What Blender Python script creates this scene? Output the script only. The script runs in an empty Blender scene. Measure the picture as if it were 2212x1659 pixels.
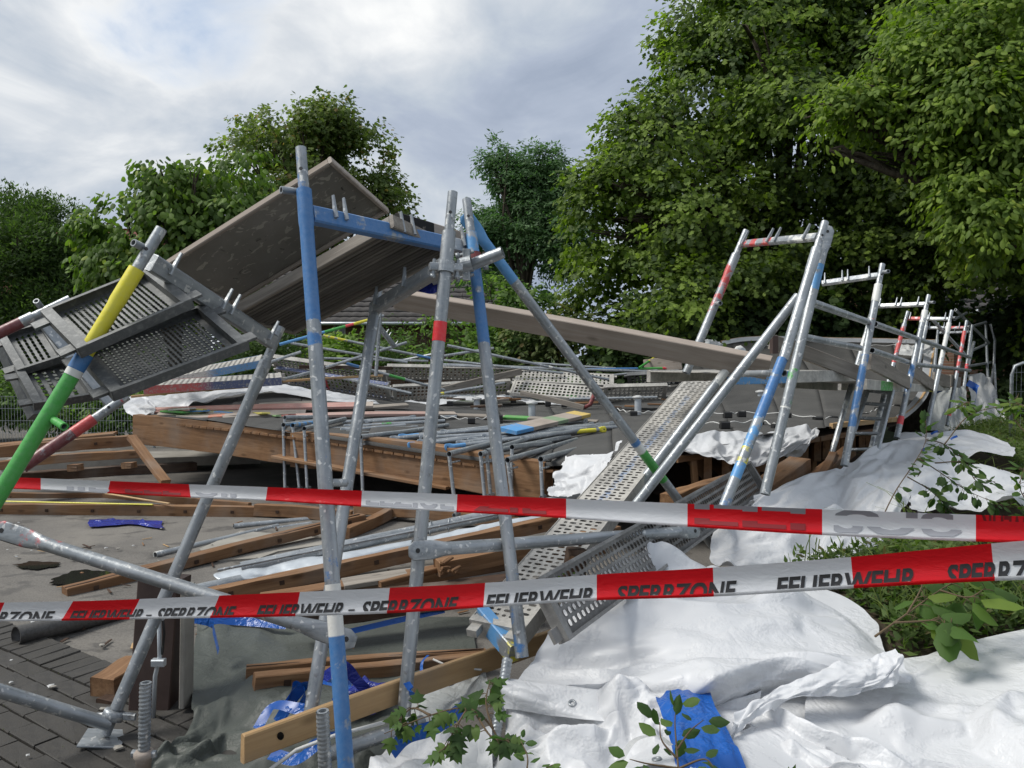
import bpy, bmesh, math, random
import numpy as np
from mathutils import Vector, Matrix

# ------------------------------------------------------------------ camera, sky, sun, exposure
SC = bpy.context.scene
COL = SC.collection
EYE = 1.5
PITCH = math.atan(59.5 / 1664.0)
F_PX, CX, CY = 1664.0, 1106.0, 829.5          # focal length and centre in pixels of a 2212 x 1659 picture

cam_d = bpy.data.cameras.new('camera')
cam_d.sensor_width = 36.0
cam_d.lens = 36.0 * F_PX / 2212.0
cam_d.clip_start = 0.05
cam_d.clip_end = 2000.0
cam = bpy.data.objects.new('camera', cam_d)
COL.objects.link(cam)
cam.location = (0, 0, EYE)
cam.rotation_euler = (math.radians(90) - PITCH, 0, 0)
SC.camera = cam

SUN_ELEV, SUN_AZ = 52.0, -92.0                 # azimuth: degrees clockwise from the view direction (+Y)
world = bpy.data.worlds.new('World')
SC.world = world
world.use_nodes = True
def build_world():
    nt = world.node_tree
    for n in list(nt.nodes): nt.nodes.remove(n)
    N = lambda t, **k: _set(nt.nodes.new(t), k)
    def _set(n, k):
        for a, b in k.items(): setattr(n, a, b)
        return n
    L = nt.links.new
    out = N('ShaderNodeOutputWorld'); bg = N('ShaderNodeBackground')
    L(bg.outputs[0], out.inputs[0])
    sky = N('ShaderNodeTexSky', sky_type='NISHITA', sun_disc=False,
            sun_elevation=math.radians(SUN_ELEV), sun_rotation=math.radians(SUN_AZ))
    sky.air_density = 1.2; sky.dust_density = 1.5
    skym = N('ShaderNodeVectorMath', operation='SCALE'); skym.inputs['Scale'].default_value = 0.1
    L(sky.outputs[0], skym.inputs[0])
    tc = N('ShaderNodeTexCoord'); sep = N('ShaderNodeSeparateXYZ'); L(tc.outputs['Generated'], sep.inputs[0])
    # flat cloud layer seen in perspective: direction / (height + c)
    def math_(op, a, b=None, clamp=False):
        m = N('ShaderNodeMath', operation=op, use_clamp=clamp)
        for i, v in enumerate((a, b)):
            if v is None: continue
            if isinstance(v, (int, float)): m.inputs[i].default_value = v
            else: L(v, m.inputs[i])
        return m.outputs[0]
    zc = math_('MAXIMUM', sep.outputs[2], 0.0)
    den = math_('ADD', zc, 0.55)
    px = math_('DIVIDE', sep.outputs[0], den); py = math_('DIVIDE', sep.outputs[1], den)
    comb = N('ShaderNodeCombineXYZ'); L(px, comb.inputs[0]); L(py, comb.inputs[1])
    mp = N('ShaderNodeMapping'); L(comb.outputs[0], mp.inputs[0])
    mp.inputs['Rotation'].default_value = (0, 0, math.radians(-28)); mp.inputs['Scale'].default_value = (0.8, 1.0, 1)
    mp.inputs['Location'].default_value = CLOUD_LOC
    def noise(scale, detail, rough, dist, vec):
        n = N('ShaderNodeTexNoise'); n.inputs['Scale'].default_value = scale; n.inputs['Detail'].default_value = detail
        n.inputs['Roughness'].default_value = rough; n.inputs['Distortion'].default_value = dist
        L(vec, n.inputs['Vector']); return n.outputs['Fac']
    big = noise(1.7, 2, .5, .5, mp.outputs[0])
    mid = noise(4.2, 7, .55, .9, mp.outputs[0])
    fine = noise(13, 5, .55, .6, mp.outputs[0])
    s = math_('ADD', math_('MULTIPLY', big, 1.05), math_('MULTIPLY', mid, 0.85))
    s = math_('ADD', s, math_('MULTIPLY', fine, 0.20))          # about 0.8 mean
    s = math_('MULTIPLY', s, 0.5)
    ramp = N('ShaderNodeValToRGB'); L(s, ramp.inputs[0])
    cr = ramp.color_ramp
    stops = [(0.80, (.34, .40, .51)), (0.94, (.43, .49, .60)), (1.04, (.52, .58, .66)), (1.16, (.66, .70, .75)), (1.34, (.94, .95, .95))]
    stops = [(p * .5, c) for p, c in stops]
    cr.elements[0].position, cr.elements[0].color = stops[0][0], (*stops[0][1], 1)
    cr.elements[1].position, cr.elements[1].color = stops[-1][0], (*stops[-1][1], 1)
    for p, c in stops[1:-1]:
        e = cr.elements.new(p); e.color = (*c, 1)
    # gaps of blue sky: one gap in the cloud layer by noise, one around the gap seen in the photograph
    gap_n = noise(2.1, 6, .6, .4, mp.outputs[0])
    gdir = N('ShaderNodeVectorMath', operation='DISTANCE'); L(comb.outputs[0], gdir.inputs[0])
    gdir.inputs[1].default_value = GAP
    gg = math_('SUBTRACT', 0.06, gdir.outputs['Value'])
    gm = math_('MULTIPLY', math_('ADD', gg, math_('MULTIPLY', math_('SUBTRACT', mid, .5), .9)), 4.0, True)
    mix = N('ShaderNodeMix', data_type='RGBA'); L(gm, mix.inputs[0]); L(ramp.outputs[0], mix.inputs[6])
    blue = N('ShaderNodeMix', data_type='RGBA'); blue.inputs[0].default_value = 0.5
    L(skym.outputs[0], blue.inputs[6]); blue.inputs[7].default_value = (.38, .56, .86, 1)
    L(blue.outputs[2], mix.inputs[7])
    L(mix.outputs[2], bg.inputs[0]); bg.inputs[1].default_value = SKY_GAIN
SKY_GAIN = 0.68
CLOUD_LOC = (16.54341, 4.25526, 0)
GAP = (-0.40, 0.83 / 1.0, 0.0)
def _gap():
    x, y = 440.0, 70.0
    v = Vector(((x - CX) / F_PX, 1.0, -(y - CY) / F_PX))
    v = Vector((v.x, v.y * math.cos(PITCH) + v.z * math.sin(PITCH), -v.y * math.sin(PITCH) + v.z * math.cos(PITCH))).normalized()
    return (v.x / (v.z + .55), v.y / (v.z + .55), 0)
GAP = _gap()
build_world()

sun_d = bpy.data.lights.new('sun', 'SUN')
sun_d.energy = 2.2
sun_d.angle = math.radians(22)
sun_d.color = (1.0, .965, .90)
sun = bpy.data.objects.new('sun', sun_d)
COL.objects.link(sun)
_e, _a = math.radians(SUN_ELEV), math.radians(SUN_AZ)
_to = Vector((math.sin(_a) * math.cos(_e), math.cos(_a) * math.cos(_e), math.sin(_e)))
sun.rotation_euler = _to.to_track_quat('Z', 'Y').to_euler()
sun.location = (0, 0, 20)

SC.view_settings.view_transform = 'Standard'
SC.view_settings.look = 'None'
SC.view_settings.exposure = 0.62
SC.view_settings.gamma = 1.0
SC.view_settings.use_curve_mapping = False
SC.render.engine = 'CYCLES'
SC.cycles.use_denoising = True
SC.cycles.max_bounces = 6
SC.cycles.transparent_max_bounces = 8
SC.cycles.caustics_reflective = False
SC.cycles.caustics_refractive = False

# ------------------------------------------------------------------ helpers
_cp, _sp = math.cos(PITCH), math.sin(PITCH)
def ray(x, y):
    a, b = (x - CX) / F_PX, -(y - CY) / F_PX
    return np.array((a, _cp + b * _sp, -_sp + b * _cp))
def P(x, y, d):
    """world point seen at picture position (x, y), d metres in front of the camera"""
    return np.array((0, 0, EYE)) + ray(x, y) * d
def G(x, y, z=0.0):
    r = ray(x, y)
    return np.array((0, 0, EYE)) + r * ((z - EYE) / r[2])
def V(p): return Vector((float(p[0]), float(p[1]), float(p[2])))
def srgb(r, g, b):
    f = lambda c: (c / 255 / 12.92) if c / 255 <= .04045 else ((c / 255 + .055) / 1.055) ** 2.4
    return (f(r), f(g), f(b))

def tag(o, label=None, cat=None, group=None, kind=None):
    if label: o['label'] = label
    if cat: o['category'] = cat
    if group: o['group'] = group
    if kind: o['kind'] = kind
    return o
def empty(name, loc=(0, 0, 0), label=None, cat=None, group=None, kind=None):
    o = bpy.data.objects.new(name, None)
    COL.objects.link(o); o.location = V(loc); o.empty_display_size = .1
    return tag(o, label, cat, group, kind)
def link(name, me, mat=None, parent=None, loc=None, M=None):
    """links a mesh; M or loc are in world space, the parent has no rotation"""
    o = bpy.data.objects.new(name, me)
    COL.objects.link(o)
    if mat is not None and not me.materials: me.materials.append(mat)
    W = M if M is not None else (Matrix.Translation(V(loc)) if loc is not None else Matrix.Identity(4))
    if parent is not None:
        o.parent = parent
        off = Vector((0, 0, 0)); p = parent
        base = Matrix.Identity(4); chain = []
        while p is not None:
            chain.append(p); p = p.parent
        for p in reversed(chain): base = base @ p.matrix_basis
        W = base.inverted() @ W
    o.matrix_basis = W
    return o
def mesh(name, verts, faces, smooth=False, cols=None, attr='paint', fcols=None):
    me = bpy.data.meshes.new(name)
    me.from_pydata([tuple(map(float, v)) for v in verts], [], [tuple(f) for f in faces])
    if cols is not None:
        a = me.color_attributes.new(attr, 'FLOAT_COLOR', 'POINT')
        a.data.foreach_set('color', np.asarray(cols, dtype=np.float32).ravel())
    if smooth: me.polygons.foreach_set('use_smooth', [True] * len(me.polygons))
    me.update()
    return me
def np_mesh(name, co, quads=None, tris=None, cols=None, attr='paint', smooth=False, uv=None):
    """fast mesh from arrays"""
    me = bpy.data.meshes.new(name)
    loops, starts, n = [], [], 0
    if quads is not None and len(quads):
        loops.append(np.asarray(quads).ravel()); starts.append(np.arange(len(quads)) * 4); n += len(quads) * 4
    if tris is not None and len(tris):
        loops.append(np.asarray(tris).ravel()); starts.append(n + np.arange(len(tris)) * 3)
    loops = np.concatenate(loops).astype(np.int32); starts = np.concatenate(starts).astype(np.int32)
    co = np.asarray(co, dtype=np.float32)
    me.vertices.add(len(co)); me.vertices.foreach_set('co', co.ravel())
    me.loops.add(len(loops)); me.loops.foreach_set('vertex_index', loops)
    me.polygons.add(len(starts)); me.polygons.foreach_set('loop_start', starts)
    me.update(calc_edges=True)
    if smooth: me.polygons.foreach_set('use_smooth', np.ones(len(starts), dtype=bool))
    if cols is not None:
        a = me.color_attributes.new(attr, 'FLOAT_COLOR', 'POINT')
        a.data.foreach_set('color', np.asarray(cols, dtype=np.float32).ravel())
    me.validate()
    return me

# ------------------------------------------------------------------ materials
MATS = {}
class NT:
    def __init__(s, name, rough=.6, metal=0.0, spec=.5):
        m = bpy.data.materials.new(name); m.use_nodes = True
        s.m = m; s.nt = m.node_tree; s.b = s.nt.nodes['Principled BSDF']
        s.b.inputs['Roughness'].default_value = rough; s.b.inputs['Metallic'].default_value = metal
        s.b.inputs['Specular IOR Level'].default_value = spec
        s.tc = s.n('ShaderNodeTexCoord')
        MATS[name] = m
    def n(s, t, **k):
        x = s.nt.nodes.new(t)
        for a, b in k.items(): setattr(x, a, b)
        return x
    def L(s, a, b): s.nt.links.new(a, b)
    def vec(s, scale=(1, 1, 1), coord='Object', loc=(0, 0, 0), rot=(0, 0, 0)):
        mp = s.n('ShaderNodeMapping'); s.L(s.tc.outputs[coord], mp.inputs[0])
        mp.inputs['Scale'].default_value = scale; mp.inputs['Location'].default_value = loc; mp.inputs['Rotation'].default_value = rot
        return mp.outputs[0]
    def noise(s, scale, detail=4, rough=.55, dist=0, vec=None):
        x = s.n('ShaderNodeTexNoise'); x.inputs['Scale'].default_value = scale; x.inputs['Detail'].default_value = detail
        x.inputs['Roughness'].default_value = rough; x.inputs['Distortion'].default_value = dist
        s.L(vec if vec is not None else s.vec(), x.inputs['Vector']); return x.outputs['Fac']
    def ramp(s, fac, stops, interp='LINEAR'):
        r = s.n('ShaderNodeValToRGB'); s.L(fac, r.inputs[0]); c = r.color_ramp; c.interpolation = interp
        f = lambda v: (*v, 1) if isinstance(v, tuple) else (v, v, v, 1)
        c.elements[0].position, c.elements[0].color = stops[0][0], f(stops[0][1])
        c.elements[1].position, c.elements[1].color = stops[-1][0], f(stops[-1][1])
        for p, v in stops[1:-1]:
            e = c.elements.new(p); e.color = f(v)
        return r.outputs[0]
    def mix(s, fac, a, b, typ='MIX'):
        x = s.n('ShaderNodeMix', data_type='RGBA', blend_type=typ)
        for i, v in ((0, fac), (6, a), (7, b)):
            if isinstance(v, (int, float)): x.inputs[i].default_value = v if i == 0 else (v, v, v, 1)
            elif isinstance(v, tuple): x.inputs[i].default_value = (*v, 1) if len(v) == 3 else v
            else: s.L(v, x.inputs[i])
        return x.outputs[2]
    def math(s, op, a, b=None, clamp=False):
        m = s.n('ShaderNodeMath', operation=op, use_clamp=clamp)
        for i, v in enumerate((a, b)):
            if v is None: continue
            if isinstance(v, (int, float)): m.inputs[i].default_value = v
            else: s.L(v, m.inputs[i])
        return m.outputs[0]
    def set(s, key, v):
        if isinstance(v, (int, float)): s.b.inputs[key].default_value = v
        elif isinstance(v, tuple): s.b.inputs[key].default_value = (*v, 1)
        else: s.L(v, s.b.inputs[key])
    def bump(s, h, strength=.3, dist=.01):
        b = s.n('ShaderNodeBump'); b.inputs['Strength'].default_value = strength; b.inputs['Distance'].default_value = dist
        s.L(h, b.inputs['Height']); s.L(b.outputs[0], s.b.inputs['Normal'])
    def attr(s, name='paint'):
        a = s.n('ShaderNodeAttribute', attribute_name=name); return a.outputs['Color'], a.outputs['Alpha']
    def rnd(s):
        return s.n('ShaderNodeObjectInfo').outputs['Random']

def make_materials():
    # galvanised steel with worn coats of paint given by the point attribute "paint" (alpha = coverage)
    t = NT('galvanised', rough=.4, metal=.5)
    col, al = t.attr()
    big = t.noise(5, 5, .62, .4, t.vec((1, 3, 3))); fin = t.noise(60, 5, .65); spat = t.noise(38, 2, .5, .2)
    strk = t.noise(1, 4, .6, .2, t.vec((2.5, 70, 70)))
    base = t.ramp(big, [(.28, (.16, .18, .195)), (.5, (.275, .30, .32)), (.72, (.43, .455, .475))])
    base = t.mix(t.ramp(strk, [(.45, .0), (.7, .45)]), base, (.50, .53, .55)); base = t.mix(t.ramp(strk, [(.28, .5), (.42, .0)]), base, (.12, .13, .14))
    base = t.mix(t.ramp(fin, [(.35, .0), (.75, .5)]), base, (.42, .43, .435))
    base = t.mix(t.ramp(spat, [(.63, .0), (.67, .85)]), base, (.66, .66, .64))           # cement and plaster spatter
    base = t.mix(t.ramp(t.noise(22, 3, .6), [(.66, 0.), (.74, .7)]), base, (.16, .15, .14))
    chip = t.math('ADD', t.math('MULTIPLY', t.noise(16, 6, .68), .75), t.math('MULTIPLY', t.noise(4, 3, .5), .45))
    cov = t.math('SUBTRACT', t.math('MULTIPLY', al, .84), chip)
    cov = t.math('MULTIPLY', t.math('ADD', cov, .04), 14, True)
    pc = t.mix(t.ramp(fin, [(.3, .0), (.9, .4)]), col, t.mix(.45, col, (.55, .56, .56)))
    c = t.mix(cov, base, pc); t.set('Base Color', c)
    t.set('Metallic', t.math('MULTIPLY', t.math('SUBTRACT', 1.0, cov), .5))
    t.set('Roughness', t.ramp(fin, [(.3, .34), (.8, .56)]))
    t.bump(t.math('ADD', fin, t.math('MULTIPLY', spat, 1.5)), .18, .004)
    # steel deck plate: dirty galvanised with cement
    t = NT('deck_steel', rough=.6, metal=.25)
    n1 = t.noise(5, 6, .65, .4); n2 = t.noise(45, 5, .7)
    c = t.ramp(n1, [(.25, (.20, .195, .18)), (.5, (.38, .365, .335)), (.72, (.56, .54, .49))])
    c = t.mix(t.ramp(n2, [(.45, .0), (.72, .8)]), c, (.60, .57, .52))
    c = t.mix(t.ramp(n2, [(.22, .7), (.38, .0)]), c, (.09, .09, .085))
    col, al = t.attr(); c = t.mix(t.math('MULTIPLY', al, t.ramp(n2, [(.35, 0.), (.5, 1.)])), c, col)
    t.set('Base Color', c); t.bump(n2, .35, .003)
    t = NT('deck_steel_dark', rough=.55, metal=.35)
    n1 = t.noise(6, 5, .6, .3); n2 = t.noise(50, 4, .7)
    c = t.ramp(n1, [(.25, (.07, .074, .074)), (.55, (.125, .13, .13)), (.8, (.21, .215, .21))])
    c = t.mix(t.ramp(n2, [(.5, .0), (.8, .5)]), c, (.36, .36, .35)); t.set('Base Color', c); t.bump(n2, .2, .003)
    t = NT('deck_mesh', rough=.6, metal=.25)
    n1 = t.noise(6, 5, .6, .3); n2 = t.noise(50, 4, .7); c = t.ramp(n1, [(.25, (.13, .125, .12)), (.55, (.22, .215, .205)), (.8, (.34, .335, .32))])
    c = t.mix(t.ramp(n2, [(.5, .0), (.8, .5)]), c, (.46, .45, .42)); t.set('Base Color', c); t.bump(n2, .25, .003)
    # timbers: grain runs along local X
    def wood(name, dark, mid, light, rough=.75, gs=1.0, knots=True, bump=.35, wear=None):
        t = NT(name, rough=rough, spec=.25)
        r = t.rnd(); off = t.n('ShaderNodeCombineXYZ'); 
        for i in range(3): t.L(t.math('MULTIPLY', r, 7.3 + 5 * i), off.inputs[i])
        mp = t.n('ShaderNodeMapping'); t.L(t.tc.outputs['Object'], mp.inputs[0]); t.L(off.outputs[0], mp.inputs['Location'])
        base = mp.outputs[0]
        def sc(v):
            m = t.n('ShaderNodeVectorMath', operation='MULTIPLY'); t.L(base, m.inputs[0]); m.inputs[1].default_value = v; return m.outputs[0]
        g1 = t.noise(1, 5, .6, .8, sc((1.6 * gs, 22 * gs, 22 * gs))); g2 = t.noise(1, 6, .7, .3, sc((5 * gs, 130 * gs, 130 * gs)))
        g3 = t.noise(1.2, 3, .5, .2, sc((1, 3, 3)))
        f = t.math('ADD', t.math('MULTIPLY', g1, .6), t.math('MULTIPLY', g2, .4))
        c = t.ramp(f, [(.32, dark), (.5, mid), (.68, light)])
        c = t.mix(t.ramp(g3, [(.35, .0), (.7, .55)]), c, t.mix(.5, c, dark))
        c = t.mix(t.math('MULTIPLY', r, .5), c, dark); c = t.mix(t.ramp(t.noise(2.3, 5, .6, .3), [(.48, 0.), (.72, .45)]), c, (.23, .20, .17))
        if knots:
            vo = t.n('ShaderNodeTexVoronoi'); vo.inputs['Scale'].default_value = 1.0; t.L(sc((3.2, 8, 8)), vo.inputs['Vector'])
            k = t.ramp(vo.outputs['Distance'], [(.06, 1.), (.16, .0)]); c = t.mix(t.math('MULTIPLY', k, .6), c, tuple(v * .45 for v in dark))
        if wear: c = t.mix(t.ramp(t.noise(9, 5, .65), [(.52, 0.), (.62, .8)]), c, wear)
        col, al = t.attr(); c = t.mix(t.math('MULTIPLY', al, t.ramp(t.noise(18, 5, .7), [(.3, .3), (.5, 1.)])), c, col)
        t.set('Base Color', c); t.bump(f, bump, .006); return t.m
    wood('timber_brown', (.12, .06, .03), (.255, .142, .072), (.385, .232, .125))
    wood('timber_dark', (.035, .02, .014), (.075, .045, .03), (.13, .08, .05))
    wood('timber_pine', (.40, .25, .12), (.56, .38, .20), (.66, .47, .27), rough=.6, bump=.12)
    wood('timber_grey', (.16, .14, .12), (.33, .295, .255), (.50, .455, .395), bump=.6)
    wood('board_pale', (.28, .23, .19), (.44, .38, .33), (.55, .49, .44), bump=.25)
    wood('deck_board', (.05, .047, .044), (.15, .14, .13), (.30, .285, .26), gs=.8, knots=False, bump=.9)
    # weathered plywood with flaking film
    t = NT('plywood', rough=.75, spec=.25)
    n1 = t.noise(14, 3, .5, 1.2); n2 = t.noise(3, 5, .6); n3 = t.noise(70, 4, .6)
    c = t.ramp(n2, [(.3, (.19, .178, .158)), (.7, (.30, .283, .255))])
    fl = t.noise(16, 3, .55, .9, t.vec((1, 1.9, 1))); c = t.mix(t.ramp(fl, [(.60, 0.), (.63, .75)]), c, (.46, .43, .37))
    c = t.mix(t.ramp(n1, [(.68, .0), (.72, .8)]), c, (.30, .275, .25)); c = t.mix(t.ramp(n1, [(.27, .8), (.31, 0.)]), c, (.05, .045, .04))
    t.set('Base Color', c); t.bump(t.math('ADD', fl, n3), .3, .004)
    # asphalt with patches, damp stains
    t = NT('asphalt', rough=.9, spec=.3)
    n1 = t.noise(1.1, 5, .6, .5); n2 = t.noise(90, 3, .7); n3 = t.noise(3.2, 5, .6, .6, t.vec((1, 1.6, 1)))
    c = t.ramp(n1, [(.3, (.085, .079, .072)), (.5, (.130, .121, .110)), (.7, (.185, .171, .150))])
    c = t.mix(t.ramp(n2, [(.4, 0.), (.7, .45)]), c, (.26, .245, .22)); c = t.mix(t.ramp(n2, [(.25, .5), (.42, 0.)]), c, (.06, .057, .052))
    damp = t.ramp(n3, [(.56, 0.), (.62, .62)]); c = t.mix(damp, c, (.062, .058, .054))
    t.set('Base Color', c); t.set('Roughness', t.mix(damp, .92, .55)); t.bump(n2, .5, .004)
    t = NT('puddle', rough=.04, spec=.6)
    t.set('Base Color', (.022, .021, .019))
    t = NT('soil', rough=.95, spec=.2)
    n1 = t.noise(7, 6, .7); c = t.ramp(n1, [(.3, (.028, .022, .016)), (.7, (.085, .068, .045))]); t.set('Base Color', c); t.bump(n1, .9, .03)
    t = NT('lawn', rough=.95, spec=.2)
    n1 = t.noise(2, 6, .7); c = t.ramp(n1, [(.3, (.03, .05, .016)), (.7, (.07, .10, .035))]); t.set('Base Color', c); t.bump(n1, .8, .05)
    t = NT('paver', rough=.8, spec=.35)
    r = t.rnd(); n1 = t.noise(25, 5, .7); n2 = t.noise(140, 3, .7)
    c = t.ramp(n1, [(.3, (.030, .028, .026)), (.7, (.070, .066, .060))]); c = t.mix(t.math('MULTIPLY', r, .5), c, (.040, .036, .030))
    c = t.mix(t.ramp(n2, [(.55, 0.), (.8, .4)]), c, (.14, .135, .125)); t.set('Base Color', c); t.bump(n2, .5, .003)
    t.set('Roughness', t.ramp(n1, [(.3, .5), (.7, .9)]))
    t = NT('concrete', rough=.85, spec=.3)
    n1 = t.noise(4, 6, .65); c = t.ramp(n1, [(.3, (.23, .215, .19)), (.7, (.36, .34, .30))]); t.set('Base Color', c); t.bump(t.noise(60, 4), .4, .004)
    # bitumen roofing
    t = NT('bitumen', rough=.85, spec=.3)
    n1 = t.noise(1.3, 5, .6, .6); n2 = t.noise(160, 3, .7); n3 = t.noise(.5, 6, .7, 1.0, t.vec((5, 1, 1)))
    c = t.ramp(n1, [(.3, (.040, .040, .040)), (.5, (.060, .059, .057)), (.72, (.092, .090, .086))])
    c = t.mix(t.ramp(n2, [(.45, 0.), (.75, .45)]), c, (.16, .158, .152)); c = t.mix(t.ramp(n3, [(.6, 0.), (.7, .45)]), c, (.028, .027, .026))
    rr = t.rnd(); c = t.mix(t.math('MULTIPLY', rr, .25), c, (.11, .108, .10))
    t.set('Base Color', c); t.bump(t.math('ADD', n2, t.math('MULTIPLY', n1, 3)), .5, .006)
    # tarpaulins
    def tarp(name, a, b, rough, trans, crease=.42, spec=.4):
        t = NT(name, rough=rough, spec=spec)
        n1 = t.noise(2.2, 4, .6); c = t.ramp(n1, [(.3, a), (.7, b)])
        d = t.noise(6, 6, .7, .5); c = t.mix(t.ramp(d, [(.62, 0.), (.8, .28)]), c, tuple(v * .62 for v in a))
        t.set('Base Color', c)
        wob = t.n('ShaderNodeTexNoise'); wob.inputs['Scale'].default_value = 5; t.L(t.vec(), wob.inputs['Vector'])
        wv = t.n('ShaderNodeVectorMath', operation='MULTIPLY_ADD'); t.L(wob.outputs['Color'], wv.inputs[0]); wv.inputs[1].default_value = (.16, .16, .16); t.L(t.vec(), wv.inputs[2])
        def cr(sc):
            v = t.n('ShaderNodeTexVoronoi', feature='DISTANCE_TO_EDGE'); v.inputs['Scale'].default_value = sc; t.L(wv.outputs[0], v.inputs['Vector']); return t.ramp(v.outputs['Distance'], [(0., 0.), (.035, .62), (.16, 1.)])
        gate = t.ramp(t.noise(4.5, 5, .65), [(.46, .0), (.60, 1.)])
        h = t.math('MULTIPLY', t.math('ADD', t.math('MULTIPLY', cr(3.6), 1.0), t.math('MULTIPLY', cr(9.5), .45)), gate); t.bump(h, crease, .016)
        tr = t.n('ShaderNodeBsdfTranslucent'); t.L(c, tr.inputs[0]); ms = t.n('ShaderNodeMixShader'); ms.inputs[0].default_value = trans
        out = t.nt.nodes['Material Output']; t.L(t.b.outputs[0], ms.inputs[1]); t.L(tr.outputs[0], ms.inputs[2]); t.L(ms.outputs[0], out.inputs[0])
    tarp('tarp_white', (.63, .645, .665), (.70, .71, .725), .42, .14, .26)
    tarp('tarp_far', (.50, .51, .51), (.62, .62, .61), .5, .15)
    tarp('tarp_clear', (.42, .44, .43), (.55, .57, .56), .35, .25)
    tarp('tarp_grey', (.066, .074, .066), (.100, .109, .097), .5, .0, .25, .25)
    tarp('plastic_blue', (.006, .065, .30), (.012, .115, .45), .3, .08)
    tarp('plastic_navy', (.012, .02, .16), (.02, .035, .30), .25, .03)
    t = NT('tape_film', rough=.28, spec=.5); col, al = t.attr(); t.set('Base Color', col); t.bump(t.noise(22, 4, .55, 1.2, t.vec((1, 1, 2.5))), .35, .006)
    tr = t.n('ShaderNodeBsdfTranslucent'); t.L(col, tr.inputs[0]); ms = t.n('ShaderNodeMixShader'); ms.inputs[0].default_value = .35
    t.L(t.b.outputs[0], ms.inputs[1]); t.L(tr.outputs[0], ms.inputs[2]); t.L(ms.outputs[0], t.nt.nodes['Material Output'].inputs[0])
    t = NT('print_black', rough=.4); t.set('Base Color', (.018, .017, .018))
    t = NT('print_faint', rough=.4); t.set('Base Color', (.30, .31, .34))
    t = NT('print_faint_red', rough=.4); t.set('Base Color', (.22, .012, .015))
    t = NT('zinc', rough=.42, metal=.45); n = t.noise(5, 5, .6, .5); t.set('Base Color', t.ramp(n, [(.3, (.46, .50, .54)), (.7, (.62, .66, .69))])); t.set('Roughness', t.ramp(t.noise(25, 4), [(.3, .3), (.7, .5)]))
    t = NT('black_plastic', rough=.5); t.set('Base Color', (.018, .018, .018))
    t = NT('dark_rubber', rough=.6); t.set('Base Color', t.ramp(t.noise(9, 5), [(.3, (.022, .020, .018)), (.7, (.06, .055, .048))]))
    t = NT('rust_paint', rough=.6, metal=.1); n = t.noise(8, 5, .6); t.set('Base Color', t.ramp(n, [(.3, (.045, .028, .024)), (.7, (.085, .055, .046))]))
    t = NT('red_paint', rough=.6, metal=.1); n = t.noise(40, 5, .6); t.set('Base Color', t.ramp(n, [(.3, (.10, .035, .033)), (.7, (.28, .06, .06))]))
    t = NT('white_wire', rough=.5); t.set('Base Color', (.62, .62, .60))
    t = NT('brick_wall', rough=.9, spec=.2)
    br = t.n('ShaderNodeTexBrick'); t.L(t.vec((1, 1, 1), rot=(math.radians(90), 0, 0)), br.inputs['Vector'])
    br.inputs['Color1'].default_value = (.115, .06, .042, 1); br.inputs['Color2'].default_value = (.155, .085, .06, 1); br.inputs['Mortar'].default_value = (.16, .14, .12, 1)
    br.inputs['Scale'].default_value = 1; br.inputs['Brick Width'].default_value = .25; br.inputs['Row Height'].default_value = .077; br.inputs['Mortar Size'].default_value = .008
    t.set('Base Color', br.outputs[0])
    t = NT('roof_tile', rough=.8); n = t.noise(3, 5, .6); t.set('Base Color', t.ramp(n, [(.3, (.050, .045, .043)), (.7, (.095, .088, .085))]))
    t = NT('roof_tile_red', rough=.8); n = t.noise(3, 5, .6); t.set('Base Color', t.ramp(n, [(.3, (.20, .065, .05)), (.7, (.36, .14, .11))]))
    t = NT('render_wall', rough=.9); t.set('Base Color', (.55, .52, .47))
    t = NT('window_frame', rough=.5); t.set('Base Color', (.75, .75, .74))
    t = NT('window_glass', rough=.06, spec=.7); t.set('Base Color', (.02, .025, .028))
    t = NT('bark', rough=.95, spec=.15); n = t.noise(6, 6, .7, .4, t.vec((3, 3, .7))); t.set('Base Color', t.ramp(n, [(.3, (.035, .028, .022)), (.7, (.11, .09, .07))])); t.bump(n, 1., .03)
    t = NT('stem', rough=.8); t.set('Base Color', (.11, .075, .04))
    # leaves: tint attribute, partly translucent
    t = NT('leaf', rough=.58, spec=.2); col, al = t.attr('tint')
    bf = t.n('ShaderNodeNewGeometry').outputs['Backfacing']
    c = t.mix(bf, col, t.mix(.35, col, (.10, .13, .07))); t.set('Base Color', c)
    tr = t.n('ShaderNodeBsdfTranslucent'); t.L(t.mix(.6, col, t.mix(1.0, col, (1.3, 1.6, .5), 'MULTIPLY')), tr.inputs[0])
    ms = t.n('ShaderNodeMixShader'); ms.inputs[0].default_value = .40
    t.L(t.b.outputs[0], ms.inputs[1]); t.L(tr.outputs[0], ms.inputs[2]); t.L(ms.outputs[0], t.nt.nodes['Material Output'].inputs[0])
make_materials()
M_ = MATS
# ------------------------------------------------------------------ shape builders
def frame_axes(d, up=(0, 0, 1)):
    x = Vector(d).normalized(); u = Vector(up)
    if abs(x.dot(u.normalized())) > .985: u = Vector((0, 1, 0)) if abs(x.y) < .9 else Vector((1, 0, 0))
    y = u.cross(x).normalized(); z = x.cross(y)
    return x, y, z
def basis(o, x, y, z):
    return Matrix(((x[0], y[0], z[0], o[0]), (x[1], y[1], z[1], o[1]), (x[2], y[2], z[2], o[2]), (0, 0, 0, 1)))

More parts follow.
